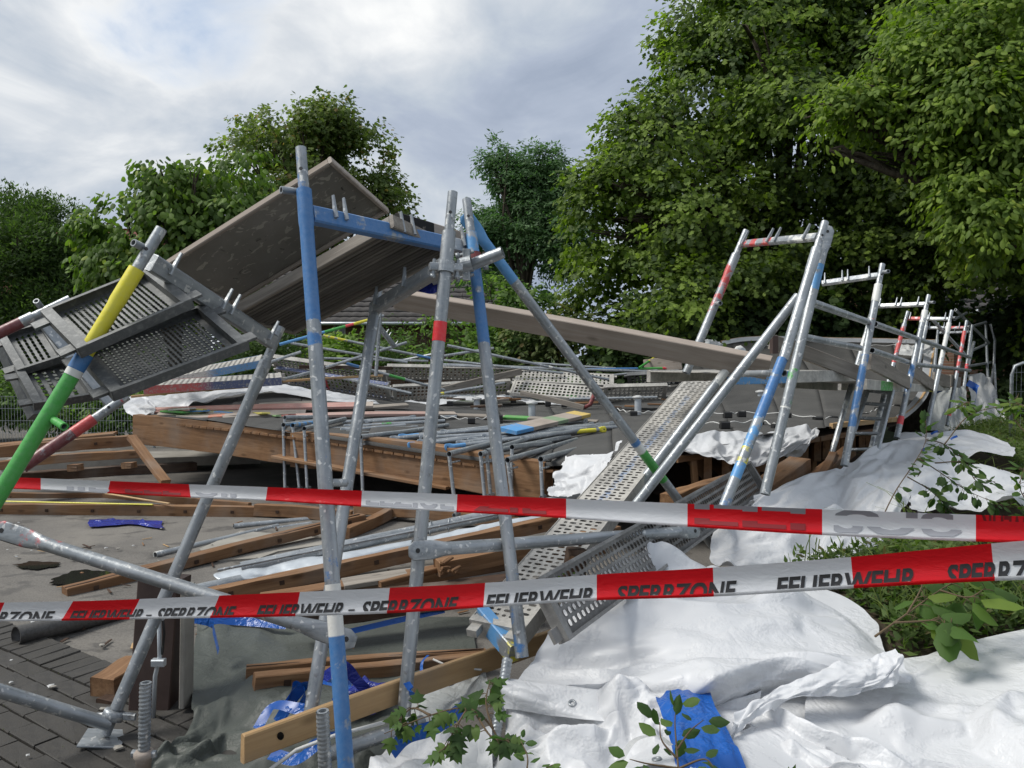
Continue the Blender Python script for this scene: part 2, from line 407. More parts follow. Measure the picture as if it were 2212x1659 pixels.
BLUE, YEL, GRN, RED = srgb(56, 114, 172), srgb(226, 214, 40), srgb(62, 160, 60), srgb(196, 62, 60)
SKYB, WHT, PINK, DRED, NAVY = srgb(84, 150, 205), srgb(222, 222, 216), srgb(226, 60, 70), srgb(112, 44, 46), srgb(40, 66, 120)
TAPE_RED = srgb(226, 22, 34)
def tube_mesh(name, length, r, paints=(), seg=14, wall=.004, sleeve=None, cap=False):
    """hollow tube along local X; paints = [(t0, t1, colour, coverage)]; sleeve = [(t, radius)] radius profile"""
    ts = {0.0, 1.0}
    for a, b, *_ in paints: ts |= {min(1, max(0, q)) for q in (a - .004, a, a + .004, b - .004, b, b + .004)}
    prof = sleeve or []
    for t, _ in prof: ts.add(t)
    ts = sorted(ts)
    def rad(t):
        rr = r
        if prof:
            rr = float(np.interp(t, [p[0] for p in prof], [p[1] for p in prof]))
        return rr
    def colr(t):
        c = (.5, .5, .5, 0.0)
        for a, b, k, cov in paints:
            if a <= t <= b: c = (*k, cov)
        return c
    v, f, c = [], [], []
    ang = [2 * math.pi * i / seg for i in range(seg)]
    def ring(x, rr, cc):
        k = len(v)
        for a in ang: v.append((x, rr * math.cos(a), rr * math.sin(a))); c.append(cc)
        return k
    def join(a, b, flip=False):
        for i in range(seg):
            j = (i + 1) % seg
            q = (a + i, b + i, b + j, a + j)
            f.append(q if not flip else q[::-1])
    rings = [ring(t * length, rad(t), colr(t)) for t in ts]
    for a, b in zip(rings, rings[1:]): join(a, b, True)
    dark = (.5, .5, .5, 0)
    for idx, s in ((0, 1), (-1, -1)):
        x = ts[idx] * length; ri = max(rad(ts[idx]) - wall, .001)
        e = ring(x, ri, colr(ts[idx])); i2 = ring(x + s * min(.12, length * .3), ri, dark)
        if s == 1: join(rings[idx], e); join(e, i2)
        else: join(rings[idx], e, True); join(e, i2, True)
        if cap: f.append(tuple(range(e, e + seg)))
        else: f.append(tuple(range(i2, i2 + seg)))
    me = mesh(name, v, f, True, c)
    for p in me.polygons:
        if len(p.vertices) > 4: p.use_smooth = False
    try: me.set_sharp_from_angle(angle=math.radians(40))
    except Exception: pass
    return me
def tube(name, p0, p1, r=.02415, paints=(), parent=None, mat='galvanised', seg=14, sleeve=None, cap=False, wall=.004):
    p0, p1 = V(p0), V(p1); d = p1 - p0
    x, y, z = frame_axes(d)
    me = tube_mesh(name, d.length, r, paints, seg, wall, sleeve, cap)
    return link(name, me, M_[mat], parent, M=basis(p0, x, y, z))
def poly_tube(name, pts, r, parent=None, mat='stem', seg=8, taper=1.0, paints=None):
    """bent tube through points; r may taper"""
    pts = [V(p) for p in pts]; v, f = [], []; n = len(pts)
    for i, p in enumerate(pts):
        d = (pts[min(i + 1, n - 1)] - pts[max(i - 1, 0)]); x, y, z = frame_axes(d)
        rr = (r[i] if isinstance(r, (list, tuple)) else r * (1 + (taper - 1) * i / max(1, n - 1)))
        for k in range(seg):
            a = 2 * math.pi * k / seg; v.append(p - pts[0] + y * rr * math.cos(a) + z * rr * math.sin(a))
    for i in range(n - 1):
        for k in range(seg):
            j = (k + 1) % seg; f.append((i * seg + k, i * seg + j, (i + 1) * seg + j, (i + 1) * seg + k))
    f.append(tuple(range(seg))[::-1]); f.append(tuple(range((n - 1) * seg, n * seg)))
    me = mesh(name, v, f, True, [(.5, .5, .5, 0)] * len(v))
    return link(name, me, M_[mat], parent, loc=pts[0])
def box_mesh(name, lx, ly, lz, bevel=.004, cols=None, jitter=0, nx=1, warp=0, seed=0, rough=0):
    """box along X from 0..lx, centred in Y and Z; nx slices so it can warp or carry paint bands cols=[(t0,t1,col,cov)]"""
    rnd = random.Random(seed)
    ts = [i / nx for i in range(nx + 1)]
    if cols:
        for a, b, *_ in cols: ts += [min(1, max(0, q)) for q in (a - .003, a, b, b + .003)]
    ts = sorted(set(round(t, 5) for t in ts))
    b = min(bevel, ly * .3, lz * .3)
    prof = [(-ly / 2 + b, -lz / 2), (ly / 2 - b, -lz / 2), (ly / 2, -lz / 2 + b), (ly / 2, lz / 2 - b),
            (ly / 2 - b, lz / 2), (-ly / 2 + b, lz / 2), (-ly / 2, lz / 2 - b), (-ly / 2, -lz / 2 + b)]
    v, f, c = [], [], []
    def colr(t):
        k = (.5, .5, .5, 0)
        for a, bb, col, cov in cols or ():
            if a <= t <= bb: k = (*col, cov)
        return k
    w1, w2 = rnd.uniform(-1, 1) * warp, rnd.uniform(-1, 1) * warp
    for t in ts:
        dy, dz = w1 * math.sin(math.pi * t), w2 * math.sin(math.pi * t * 1.3)
        for (yy, zz) in prof:
            v.append((t * lx + rnd.uniform(-1, 1) * (jitter if t in (0, 1) else 0), yy + dy + rnd.uniform(-1, 1) * rough, zz + dz + rnd.uniform(-1, 1) * rough)); c.append(colr(t))
    k = len(prof)
    for i in range(len(ts) - 1):
        for j in range(k):
            jj = (j + 1) % k; f.append((i * k + j, (i + 1) * k + j, (i + 1) * k + jj, i * k + jj)[::-1])
    f.append(tuple(range(k))[::-1]); f.append(tuple(range((len(ts) - 1) * k, len(ts) * k)))
    return mesh(name, v, f, False, c)
def beam(name, p0, p1, w, h, mat, parent=None, up=(0, 0, 1), bevel=.004, cols=None, jitter=.002, nx=4, warp=0, seed=0):
    """timber or bar whose axis runs p0 -> p1; w = horizontal size, h = size along up"""
    p0, p1 = V(p0), V(p1); d = p1 - p0; x, y, z = frame_axes(d, up)
    wd = mat.startswith('timber'); k = min(.0035, .035 * min(w, h)) if wd else 0
    if wd: nx = max(nx, min(16, int(d.length / .12) + 2)); jitter = max(jitter, .10 * min(w, h))
    return link(name, box_mesh(name, d.length, w, h, bevel, cols, jitter, nx, warp, seed, k), M_[mat], parent, M=basis(p0, x, y, z))

def para(corners, depth):
    """parallelogram in space whose corners are seen at 4 picture positions; depth = mean depth"""
    r = [ray(*c) for c in corners]
    A = np.stack([r[0], -r[1], r[2], -r[3]], 1)
    _, _, vt = np.linalg.svd(A); d = vt[-1]
    d = d * (depth / d.mean())
    o = np.array((0, 0, EYE)); pts = [o + ri * di for ri, di in zip(r, d)]
    return pts
def _proj(p):
    v = p - np.array((0, 0, EYE)); dep = v[1] * _cp - v[2] * _sp
    return np.array((CX + F_PX * v[0] / dep, CY - F_PX * (v[1] * _sp + v[2] * _cp) / dep))
def rect_fit(corners, depth, W):
    """true rectangle of width W (corner 0 -> 3) whose four corners come closest to the picture positions"""
    tgt = np.array(corners, float).ravel()
    def rot(w):
        th = np.linalg.norm(w) + 1e-12; k = w / th; K = np.array(((0, -k[2], k[1]), (k[2], 0, -k[0]), (-k[1], k[0], 0)))
        return np.eye(3) + math.sin(th) * K + (1 - math.cos(th)) * K @ K
    best = None
    for trial in range(14):
        rng = np.random.default_rng(trial); pts = para(corners, depth * rng.uniform(.85, 1.2))
        if trial % 2:                                   # flat start
            d = depth * rng.uniform(.8, 1.25, 4); pts = [np.array((0, 0, EYE)) + ray(*c) * q for c, q in zip(corners, d)]
        x = pts[1] - pts[0]; L0 = np.linalg.norm(x); x /= L0; y = pts[3] - pts[0]; y -= x * (x @ y); y /= np.linalg.norm(y)
        R0 = np.stack([x, y, np.cross(x, y)], 1); p = np.concatenate([pts[0], np.zeros(3), [L0]])
        def geo(p):
            R = rot(p[3:6]) @ R0; O = p[:3]; return [O, O + R[:, 0] * p[6], O + R[:, 0] * p[6] + R[:, 1] * W, O + R[:, 1] * W]
        def res(p):
            q = geo(p); r = np.concatenate([_proj(c) for c in q]) - tgt
            return np.concatenate([r, [(np.mean([c[1] for c in q]) - depth) * 14 / max(1., depth / 4)]])
        lam = 1.0; r = res(p); c = r @ r
        for it in range(60):
            J = np.stack([(res(p + e) - r) / 1e-5 for e in np.eye(7) * 1e-5], 1); H = J.T @ J
            st = np.linalg.solve(H + lam * np.diag(np.diag(H) + 1e-6), -J.T @ r); r2 = res(p + st); c2 = r2 @ r2
            if c2 < c and (p + st)[6] > .1: p = p + st; r, c = r2, c2; lam = max(lam * .4, 1e-6)
            else: lam = min(lam * 3, 1e6)
        if best is None or c < best[0]: best = (c, geo(p))
    print('   fit residual px', round(math.sqrt(best[0] / 8), 1))
    return best[1]
def plate_with_holes(nx, ny, lx, ly, style, lip=.003):
    """unit cell grid with one hole per cell; returns verts (u, v, h) and quads"""
    v, f = [], []
    idx = {}
    def vert(x, y, z):
        k = (round(x, 5), round(y, 5), round(z, 5))
        if k not in idx: idx[k] = len(v); v.append((x, y, z))
        return idx[k]
    cx, cy = lx / nx, ly / ny
    for i in range(nx):
        for j in range(ny):
            x0, y0 = i * cx, j * cy; mx, my = x0 + cx / 2, y0 + cy / 2
            if style == 'slots':      # long slots across the deck between rows of round holes
                if (i + j) % 2 == 0: rx, ry = cx * .27, cy * .45
                else: rx, ry = cx * .25, cy * .23
            elif style == 'round': rx, ry = cx * .35, cy * .35
            else: rx, ry = cx * .26, cy * .40
            ring = []
            for k in range(8):
                a = math.pi / 4 * k; ex, ey = math.cos(a), math.sin(a)
                s = 1.0 if k % 2 == 0 else 1.12
                ring.append((mx + rx * ex * s, my + ry * ey * s))
            outer = [(x0 + cx, my), (x0 + cx, y0 + cy), (mx, y0 + cy), (x0, y0 + cy), (x0, my), (x0, y0), (mx, y0), (x0 + cx, y0)]
            oi = [vert(*q, 0) for q in outer]; ri = []; li = []
            for q in ring: ri.append(len(v)); v.append((*q, 0))
            for q in ring: li.append(len(v)); v.append((*q, -lip))
            for k in range(8):
                kk = (k + 1) % 8
                f.append((oi[k], oi[kk], ri[kk], ri[k])); f.append((ri[k], ri[kk], li[kk], li[k]))
    return v, f
def steel_deck(corners, depth, label, group=None, style='slots', mat='deck_steel', flip=False, pitch=(.036, .046), rail=.07, paint=None, railpaint=None, name='scaffold_deck', railmat=None, ribs=0, W=None, under=False, flange=.026):
    """perforated steel scaffold deck; corners: start-left, end-left, end-right, start-right as seen in the picture"""
    pts = rect_fit(corners, depth, W) if W else para(corners, depth); O = pts[0]; ux = pts[1] - pts[0]; vy = pts[3] - pts[0]
    lx, ly = np.linalg.norm(ux), np.linalg.norm(vy); ux /= lx; vy /= ly
    nz = np.cross(ux, vy); nz /= np.linalg.norm(nz)
    c_ = sum(pts) / 4 - np.array((0, 0, EYE)); s_ = 1 if float(nz @ c_) > 0 else -1
    nz = nz * (s_ if under else -s_)       # nz: the walking side, away from the viewer when seen from below
    print('DECK', label[:40], 'L %.2f W %.2f ang %.0f' % (lx, ly, math.degrees(math.acos(np.dot(ux, vy)))), 'd', [round(float(p[1]), 2) for p in pts])
    root = empty(name, O, label, 'scaffold deck', group)
    def put(nm, v, f, m, smooth=False, cols=None):
        co = [ux * a + vy * b + nz * h for a, b, h in v]
        me = mesh(nm, co, f, smooth, cols if cols else [(.5, .5, .5, 0)] * len(co)); return link(nm, me, M_[m], root, loc=O)
    edge, endm = .02, .05
    nx, ny = max(4, int((lx - 2 * endm) / pitch[0])), max(3, int((ly - 2 * edge) / pitch[1]))
    v, f = plate_with_holes(nx, ny, lx - 2 * endm, ly - 2 * edge, style)
    v = [(a + endm, b + edge, h) for a, b, h in v]
    # solid margins
    def quad(x0, y0, x1, y1, h=0):
        k = len(v); v.extend([(x0, y0, h), (x1, y0, h), (x1, y1, h), (x0, y1, h)]); f.append((k, k + 1, k + 2, k + 3))
    quad(0, 0, endm, ly); quad(lx - endm, 0, lx, ly); quad(endm, 0, lx - endm, edge); quad(endm, ly - edge, lx - endm, ly)
    cols = None
    if paint: cols = [paint(a / lx, b / ly) for a, b, h in v]
    put('plate', v, f, mat, False, cols)
    rm = railmat or mat
    for yy, s in ((0, 1), (ly, -1)):       # C-shaped side rails
        t = .003; prof = [(0, .004), (0, -rail), (flange, -rail), (flange, -rail + t), (t, -rail + t), (t, .004)]
        ns = 8; vv, ff, cc = [], [], []
        for i in range(ns + 1):
            for a, h in prof:
                vv.append((lx * i / ns, yy + s * (a - .002), h)); cc.append(railpaint(i / ns) if railpaint else (.5, .5, .5, 0))
        k = len(prof)
        for i in range(ns):
            for j in range(k):
                jj = (j + 1) % k; ff.append((i * k + j, i * k + jj, (i + 1) * k + jj, (i + 1) * k + j))
        put('side_rail', vv, ff, rm, False, cc)
    for xx, s in ((0, 1), (lx, -1)):       # end beams with hooks
        vv, ff = [], []
        def bx(x0, x1, y0, y1, z0, z1):
            k = len(vv); vv.extend([(a, b, h) for a in (x0, x1) for b in (y0, y1) for h in (z0, z1)])
            ff.extend([(k, k + 1, k + 3, k + 2), (k + 4, k + 6, k + 7, k + 5), (k, k + 4, k + 5, k + 1), (k + 2, k + 3, k + 7, k + 6), (k, k + 2, k + 6, k + 4), (k + 1, k + 5, k + 7, k + 3)])
        bx(min(xx - s * .004, xx + s * .03), max(xx - s * .004, xx + s * .03), .0, ly, -rail * 1.02, .006)
        for q in (.15, .85): bx(min(xx - s * .05, xx), max(xx - s * .05, xx), ly * q - .022, ly * q + .022, -rail * .5, -.006)
        put('end_beam', vv, ff, rm)
    for i in range(ribs):
        vv, ff = [], []; xx = lx * (i + 1) / (ribs + 1); k = 0
        vv = [(xx - .012, .02, -.004), (xx + .012, .02, -.004), (xx + .012, ly - .02, -.004), (xx - .012, ly - .02, -.004), (xx, .02, -.03), (xx, ly - .02, -.03)]
        ff = [(0, 4, 5, 3), (1, 2, 5, 4), (0, 1, 4), (3, 5, 2)]
        put('cross_rib', vv, ff, rm)
    return root
def flat_panel(corners, depth, th, name, label, cat, mat, parts=('panel', 1), group=None, flip=False, rim=None, rimmat=None, nx=1, paint=None, W=None):
    """thick boards side by side filling a parallelogram; parts=(name, number of boards across)"""
    pts = rect_fit(corners, depth, W) if W else para(corners, depth); O = pts[0]; ux = pts[1] - pts[0]; vy = pts[3] - pts[0]
    lx, ly = np.linalg.norm(ux), np.linalg.norm(vy); ux /= lx; vy /= ly
    nz = np.cross(ux, vy); nz /= np.linalg.norm(nz)
    if flip: nz = -nz
    print('PANEL', label[:40], 'L %.2f W %.2f ang %.0f' % (lx, ly, math.degrees(math.acos(np.dot(ux, vy)))), 'd', [round(float(p[1]), 2) for p in pts])
    pn, k = parts
    single = (k == 1 and rim is None)
    root = None if single else empty(name, O, label, cat, group)
    Mx = basis(O, ux, vy, nz); g = .0022; o = None
    for i in range(k):
        w = ly / k; me = box_mesh(pn, lx, w - (g if k > 1 else 0), th, .003, paint, .003, max(nx, 4), .0015, i)
        for vv in me.vertices: vv.co.y += w * (i + .5); vv.co.z -= th / 2
        o = link(name if single else pn, me, M_[mat], root, M=Mx)
    if single: tag(o, label, cat, group); return o
    if rim:
        rw, rh = rim
        for yy in (0, ly):
            me = box_mesh('edge_rail', lx, rw, rh, .004)
            for vv in me.vertices: vv.co.y += yy + (-rw / 2 - .001 if yy == 0 else rw / 2 + .001); vv.co.z -= th / 2 - .004
            link('edge_rail', me, M_[rimmat or mat], root, M=Mx)
        for xx in (0, lx):
            me = box_mesh('end_rail', ly + 2 * rw, rw, rh, .004)
            R = Matrix(((0, -1, 0, xx + (-rw / 2 - .001 if xx == 0 else rw / 2 + .001)), (1, 0, 0, -rw), (0, 0, 1, -th / 2 + .004), (0, 0, 0, 1)))
            me.transform(R); link('end_rail', me, M_[rimmat or mat], root, M=Mx)
    return root

def scaffold_frame(label, posts, bar, group=None, pins=(.12, .5, .58, .9), barpaint=(), spig=(.019, .16), lug=None, barh=.05, barw=.036, seg=14, name='scaffold_trestle', stub=True):
    """H frame: posts = [(top, bottom, paints)], bar = (index or point a, point b)"""
    a0 = V(posts[0][1]); root = empty(name, a0, label, 'scaffold frame', group)
    for (top, bot, paints, *opt) in posts:
        top, bot = V(top), V(bot); d = (top - bot); Ln = d.length; u = d.normalized()
        s0 = Ln - spig[1]
        tube('post', bot, bot + u * s0, .02415, paints, root, seg=seg, sleeve=[(0, .02415), (1 - .14 / s0, .02415), (1 - .12 / s0, .0265), (1, .0265)] if s0 > .4 else None)
        sp = [(0, 1, paints[-1][2], paints[-1][3] * .7)] if (paints and paints[-1][1] > .98) else ()
        s = tube('spigot', bot + u * (s0 - .02), top, spig[0], sp, root, seg=seg, wall=.005)
        x, y, z = frame_axes(u); c = bot + u * (s0 + spig[1] * .45) 
        hv = (Vector((0, -1, 0)) - u * Vector((0, -1, 0)).dot(u)).normalized()
        tube('pin_hole', c + hv * (spig[0] + .001), c + hv * (spig[0] - .003), .0065, (), root, mat='black_plastic', seg=8, cap=True, wall=.001)
    A, B = V(bar[0]), V(bar[1])
    up = (V(posts[0][0]) - V(posts[0][1])).normalized()
    beam('crossbar', A, B, barw, barh, 'galvanised', root, up=up, bevel=.006, cols=[(p[0], p[1], p[2], p[3]) for p in barpaint] or None)
    x, y, z = frame_axes(B - A, up)
    for t in pins:
        c = A.lerp(B, t) + z * (barh / 2)
        me = box_mesh('pin', .085, .012, .022, .004); 
        for vv in me.vertices:
            if vv.co.x > .08: vv.co.y *= .6; vv.co.z *= .6
        link('pin', me, M_['galvanised'], root, M=basis(c - z * .035 - y * (barw / 2 + .004), z, x, y))
    if lug is not None:
        for (p, q, pt) in lug: tube('wedge_stub', p, q, .013, pt, root, seg=10); 
    return root

# ------------------------------------------------------------------ cloth: crumpled sheets by position based relaxation
def smooth_noise(n, m, cells, rng):
    a = rng.standard_normal((cells[0] + 3, cells[1] + 3))
    x = np.linspace(0, cells[0], n); y = np.linspace(0, cells[1], m)
    def w(t): return np.stack([(-t**3 + 3*t**2 - 3*t + 1) / 6, (3*t**3 - 6*t**2 + 4) / 6, (-3*t**3 + 3*t**2 + 3*t + 1) / 6, t**3 / 6], -1)
    xi = np.minimum(x.astype(int), cells[0] - 1); yi = np.minimum(y.astype(int), cells[1] - 1)
    wx, wy = w(x - xi), w(y - yi); out = np.zeros((n, m))
    for i in range(4):
        for j in range(4): out += wx[:, i][:, None] * wy[:, j][None, :] * a[np.ix_(xi + i, yi + j)]
    return out
def catmull(C, n):
    """C: (k, ...) control points -> n samples"""
    C = np.asarray(C, float); k = len(C)
    Cp = np.concatenate([2 * C[:1] - C[1:2], C, 2 * C[-1:] - C[-2:-1]])
    t = np.linspace(0, k - 1, n); i = np.minimum(t.astype(int), k - 2); s = (t - i).reshape((-1,) + (1,) * (C.ndim - 1))
    p0, p1, p2, p3 = Cp[i], Cp[i + 1], Cp[i + 2], Cp[i + 3]
    return .5 * (2 * p1 + (p2 - p0) * s + (2 * p0 - 5 * p1 + 4 * p2 - p3) * s**2 + (3 * p1 - p0 - 3 * p2 + p3) * s**3)
def control_surface(rows, n, m):
    """rows of (x, y, depth) picture control points -> (n, m, 3) world grid"""
    C = np.array([[P(*c) for c in r] for r in rows])
    A = catmull(C, n); return np.swapaxes(catmull(np.swapaxes(A, 0, 1), m), 0, 1)
def grid_normals(X):
    du = np.gradient(X, axis=0); dv = np.gradient(X, axis=1); N = np.cross(du, dv)
    return N / (np.linalg.norm(N, axis=-1, keepdims=True) + 1e-9)
def facet_noise(n, m, cells, rng):
    """random heights on scattered points joined by flat triangles: crisp creases like crumpled film"""
    from mathutils.geometry import delaunay_2d_cdt
    cu, cv = cells; pts = []
    for i in range(-1, cu + 2):
        for j in range(-1, cv + 2): pts.append((i + .5 * (j % 2) + rng.uniform(-.42, .42), j + rng.uniform(-.42, .42)))
    vs, _, fs, *_ = delaunay_2d_cdt([Vector(p) for p in pts], [], [], 0, 1e-6)
    h = rng.standard_normal(len(vs)); out = np.zeros((n, m)); su, sv = (n - 1) / cu, (m - 1) / cv
    for f in fs:
        a, b, c = [np.array((vs[k].x * su, vs[k].y * sv)) for k in f[:3]]
        lo = np.floor(np.minimum(np.minimum(a, b), c)).astype(int); hi = np.ceil(np.maximum(np.maximum(a, b), c)).astype(int) + 1
        lo = np.maximum(lo, 0); hi = np.minimum(hi, (n, m))
        if (hi <= lo).any(): continue
        U, W = np.meshgrid(np.arange(lo[0], hi[0]), np.arange(lo[1], hi[1]), indexing='ij')
        d = (b[1] - c[1]) * (a[0] - c[0]) + (c[0] - b[0]) * (a[1] - c[1])
        if abs(d) < 1e-9: continue
        w0 = ((b[1] - c[1]) * (U - c[0]) + (c[0] - b[0]) * (W - c[1])) / d; w1 = ((c[1] - a[1]) * (U - c[0]) + (a[0] - c[0]) * (W - c[1])) / d; w2 = 1 - w0 - w1
        k = (w0 >= -1e-6) & (w1 >= -1e-6) & (w2 >= -1e-6); val = w0 * h[f[0]] + w1 * h[f[1]] + w2 * h[f[2]]
        sub = out[lo[0]:hi[0], lo[1]:hi[1]]; sub[k] = val[k]
    return out
def crumple(T, slack=1.1, iters=120, amps=((4, .05), (9, .02)), seed=0, pin=.012, bend=.25, grav=.0006, pinmask=None, floor=None, aniso=None):
    """crumpled film: creased facets of several sizes laid on the sheet T"""
    rng = np.random.default_rng(seed); n, m, _ = T.shape
    N = grid_normals(T); N = N * (1 if N[..., 2].mean() > 0 else -1); X = T.copy()
    lu = np.linalg.norm(np.diff(T, axis=0), axis=-1).sum(0).mean(); lv = np.linalg.norm(np.diff(T, axis=1), axis=-1).sum(1).mean(); sh = min(lu, lv)
    for q, (c, a) in enumerate(amps):
        cu, cv = c * lu / sh, c * lv / sh
        if aniso: cu, cv = cu * aniso[0], cv * aniso[1]
        cu, cv = max(2, int(round(cu))), max(2, int(round(cv)))
        h = facet_noise(n, m, (cu, cv), rng); h = h - .3 * facet_noise(n, m, (max(2, cu // 2), max(2, cv // 2)), rng)
        ridge = np.abs(facet_noise(n, m, (cu, cv), rng)); gate = np.clip(.55 + .6 * smooth_noise(n, m, (max(2, cu // 2), max(2, cv // 2)), rng), .08, 1.3)
        h = (h * .6 - ridge * .6) * gate
        X = X + N * (h * a)[..., None]
        X = X + (a * .15) * np.stack([facet_noise(n, m, (cu, cv), rng), facet_noise(n, m, (cu, cv), rng), np.zeros((n, m))], -1)
    for _ in range(1):
        Y = X.copy(); Y[1:-1] += .5 * (X[:-2] + X[2:] - 2 * X[1:-1]) * .5; X = Y.copy(); X[:, 1:-1] += .5 * (Y[:, :-2] + Y[:, 2:] - 2 * Y[:, 1:-1]) * .5
    if floor is not None: X[..., 2] = np.maximum(X[..., 2], floor(X))
    return X
def sheet(name, X, mat, parent=None, label=None, cat=None, group=None, smooth=True, keep=None, cols=None):
    n, m, _ = X.shape; O = X[0, 0].copy()
    i, j = np.meshgrid(np.arange(n - 1), np.arange(m - 1), indexing='ij'); k = (i * m + j)
    q = np.stack([k, k + m, k + m + 1, k + 1], -1).reshape(-1, 4)
    if keep is not None: q = q[keep(n, m).reshape(-1)]
    me = np_mesh(name, (X - O).reshape(-1, 3), q, cols=np.tile((.5, .5, .5, 0.), (n * m, 1)) if cols is None else cols, smooth=smooth)
    o = link(name, me, M_[mat], parent, loc=O)
    if label: tag(o, label, cat, group)
    return o
def ragged(seed, amp=.06, sides='nsew'):
    """mask that tears the border of a sheet"""
    def k(n, m):
        rng = np.random.default_rng(seed); keep = np.ones((n - 1, m - 1), bool); u = np.linspace(0, 1, n - 1)[:, None]; v = np.linspace(0, 1, m - 1)[None]
        e = np.abs(smooth_noise(n - 1, m - 1, (9, 9), rng)) * amp + np.abs(smooth_noise(n - 1, m - 1, (25, 25), rng)) * amp * .4
        if 'n' in sides: keep &= (u > e)
        if 's' in sides: keep &= (1 - u > e)
        if 'w' in sides: keep &= (v > e)
        if 'e' in sides: keep &= (1 - v > e)
        return keep
    return k

# ------------------------------------------------------------------ leaves and trees
def leaf_shape(kind):
    """2-D outline fans: verts (x along leaf, y across, z) and triangles; unit length"""
    if kind == 'maple':
        o = [(0, 0), (.10, .30), (.30, .50), (.34, .26), (.62, .44), (.62, .17), (1, 0), (.62, -.17), (.62, -.44), (.34, -.26), (.30, -.50), (.10, -.30)]
    elif kind == 'oval':
        o = [(0, 0), (.22, .22), (.55, .27), (.82, .15), (1, 0), (.82, -.15), (.55, -.27), (.22, -.22)]
    elif kind == 'broad':
        o = [(0, 0), (.15, .26), (.48, .36), (.80, .22), (1, 0), (.80, -.22), (.48, -.36), (.15, -.26)]
    else:
        o = [(0, 0), (.45, .20), (1, 0), (.45, -.20)]
    if kind == 'maple_far':                      # five-pointed leaf of six triangles for the distant crowns
        o = [(0, 0), (.24, .50), (.42, .23), (.68, .38), (1, 0), (.68, -.38), (.42, -.23), (.24, -.50)]
    z = [-.32 * abs(y) * 1.0 - .16 * x * x for x, y in o]
    if kind == 'maple_far': return np.array([(x, y, zz) for (x, y), zz in zip(o, z)]), [(0, i, i + 1) for i in range(1, 7)]
    if kind == 'small':
        return np.array([(x, y, zz) for (x, y), zz in zip(o, z)]), [(0, 1, 2), (0, 2, 3)]
    v = [(x, y, zz) for (x, y), zz in zip(o, z)] + [(.45, 0, .02)]; c = len(o); k = len(o)
    return np.array(v), [(i, (i + 1) % k, c) for i in range(k)][::-1] and [(c, i, (i + 1) % k) for i in range(k)]
def leaves_mesh(name, pos, axis, nrm, size, tint, kind):
    """all leaves of one crown as one mesh"""
    lv, lt = leaf_shape(kind); n = len(pos)
    x = axis / np.linalg.norm(axis, axis=1, keepdims=True)
    y = np.cross(nrm, x); y /= np.linalg.norm(y, axis=1, keepdims=True) + 1e-9; z = np.cross(x, y)
    co = pos[:, None] + size[:, None, None] * (lv[None, :, 0:1] * x[:, None] + lv[None, :, 1:2] * y[:, None] + lv[None, :, 2:3] * z[:, None])
    tri = (np.array(lt)[None] + (np.arange(n) * len(lv))[:, None, None]).reshape(-1, 3)
    cols = np.ones((n, len(lv), 4)); cols[..., :3] = tint[:, None]
    return np_mesh(name, co.reshape(-1, 3), tris=tri, cols=cols.reshape(-1, 4), attr='tint')
def crown_points(lobes, n, rng, shell=.55, cut=None):
    """random points in a union of ellipsoids, denser near the surface; lobes = [(centre, radii)]"""
    vol = np.array([l[1][0] * l[1][1] * l[1][2] for l in lobes]) ** .75; w = vol / vol.sum(); pts, out = [], []
    idx = rng.choice(len(lobes), n, p=w)
    d = rng.standard_normal((n, 3)); d /= np.linalg.norm(d, axis=1, keepdims=True)
    r = shell + (1 - shell) * rng.random(n) ** .6; r = np.where(rng.random(n) < .18, rng.random(n), r)
    C = np.array([l[0] for l in lobes])[idx]; R = np.array([l[1] for l in lobes])[idx]
    return C + d * R * r[:, None], d
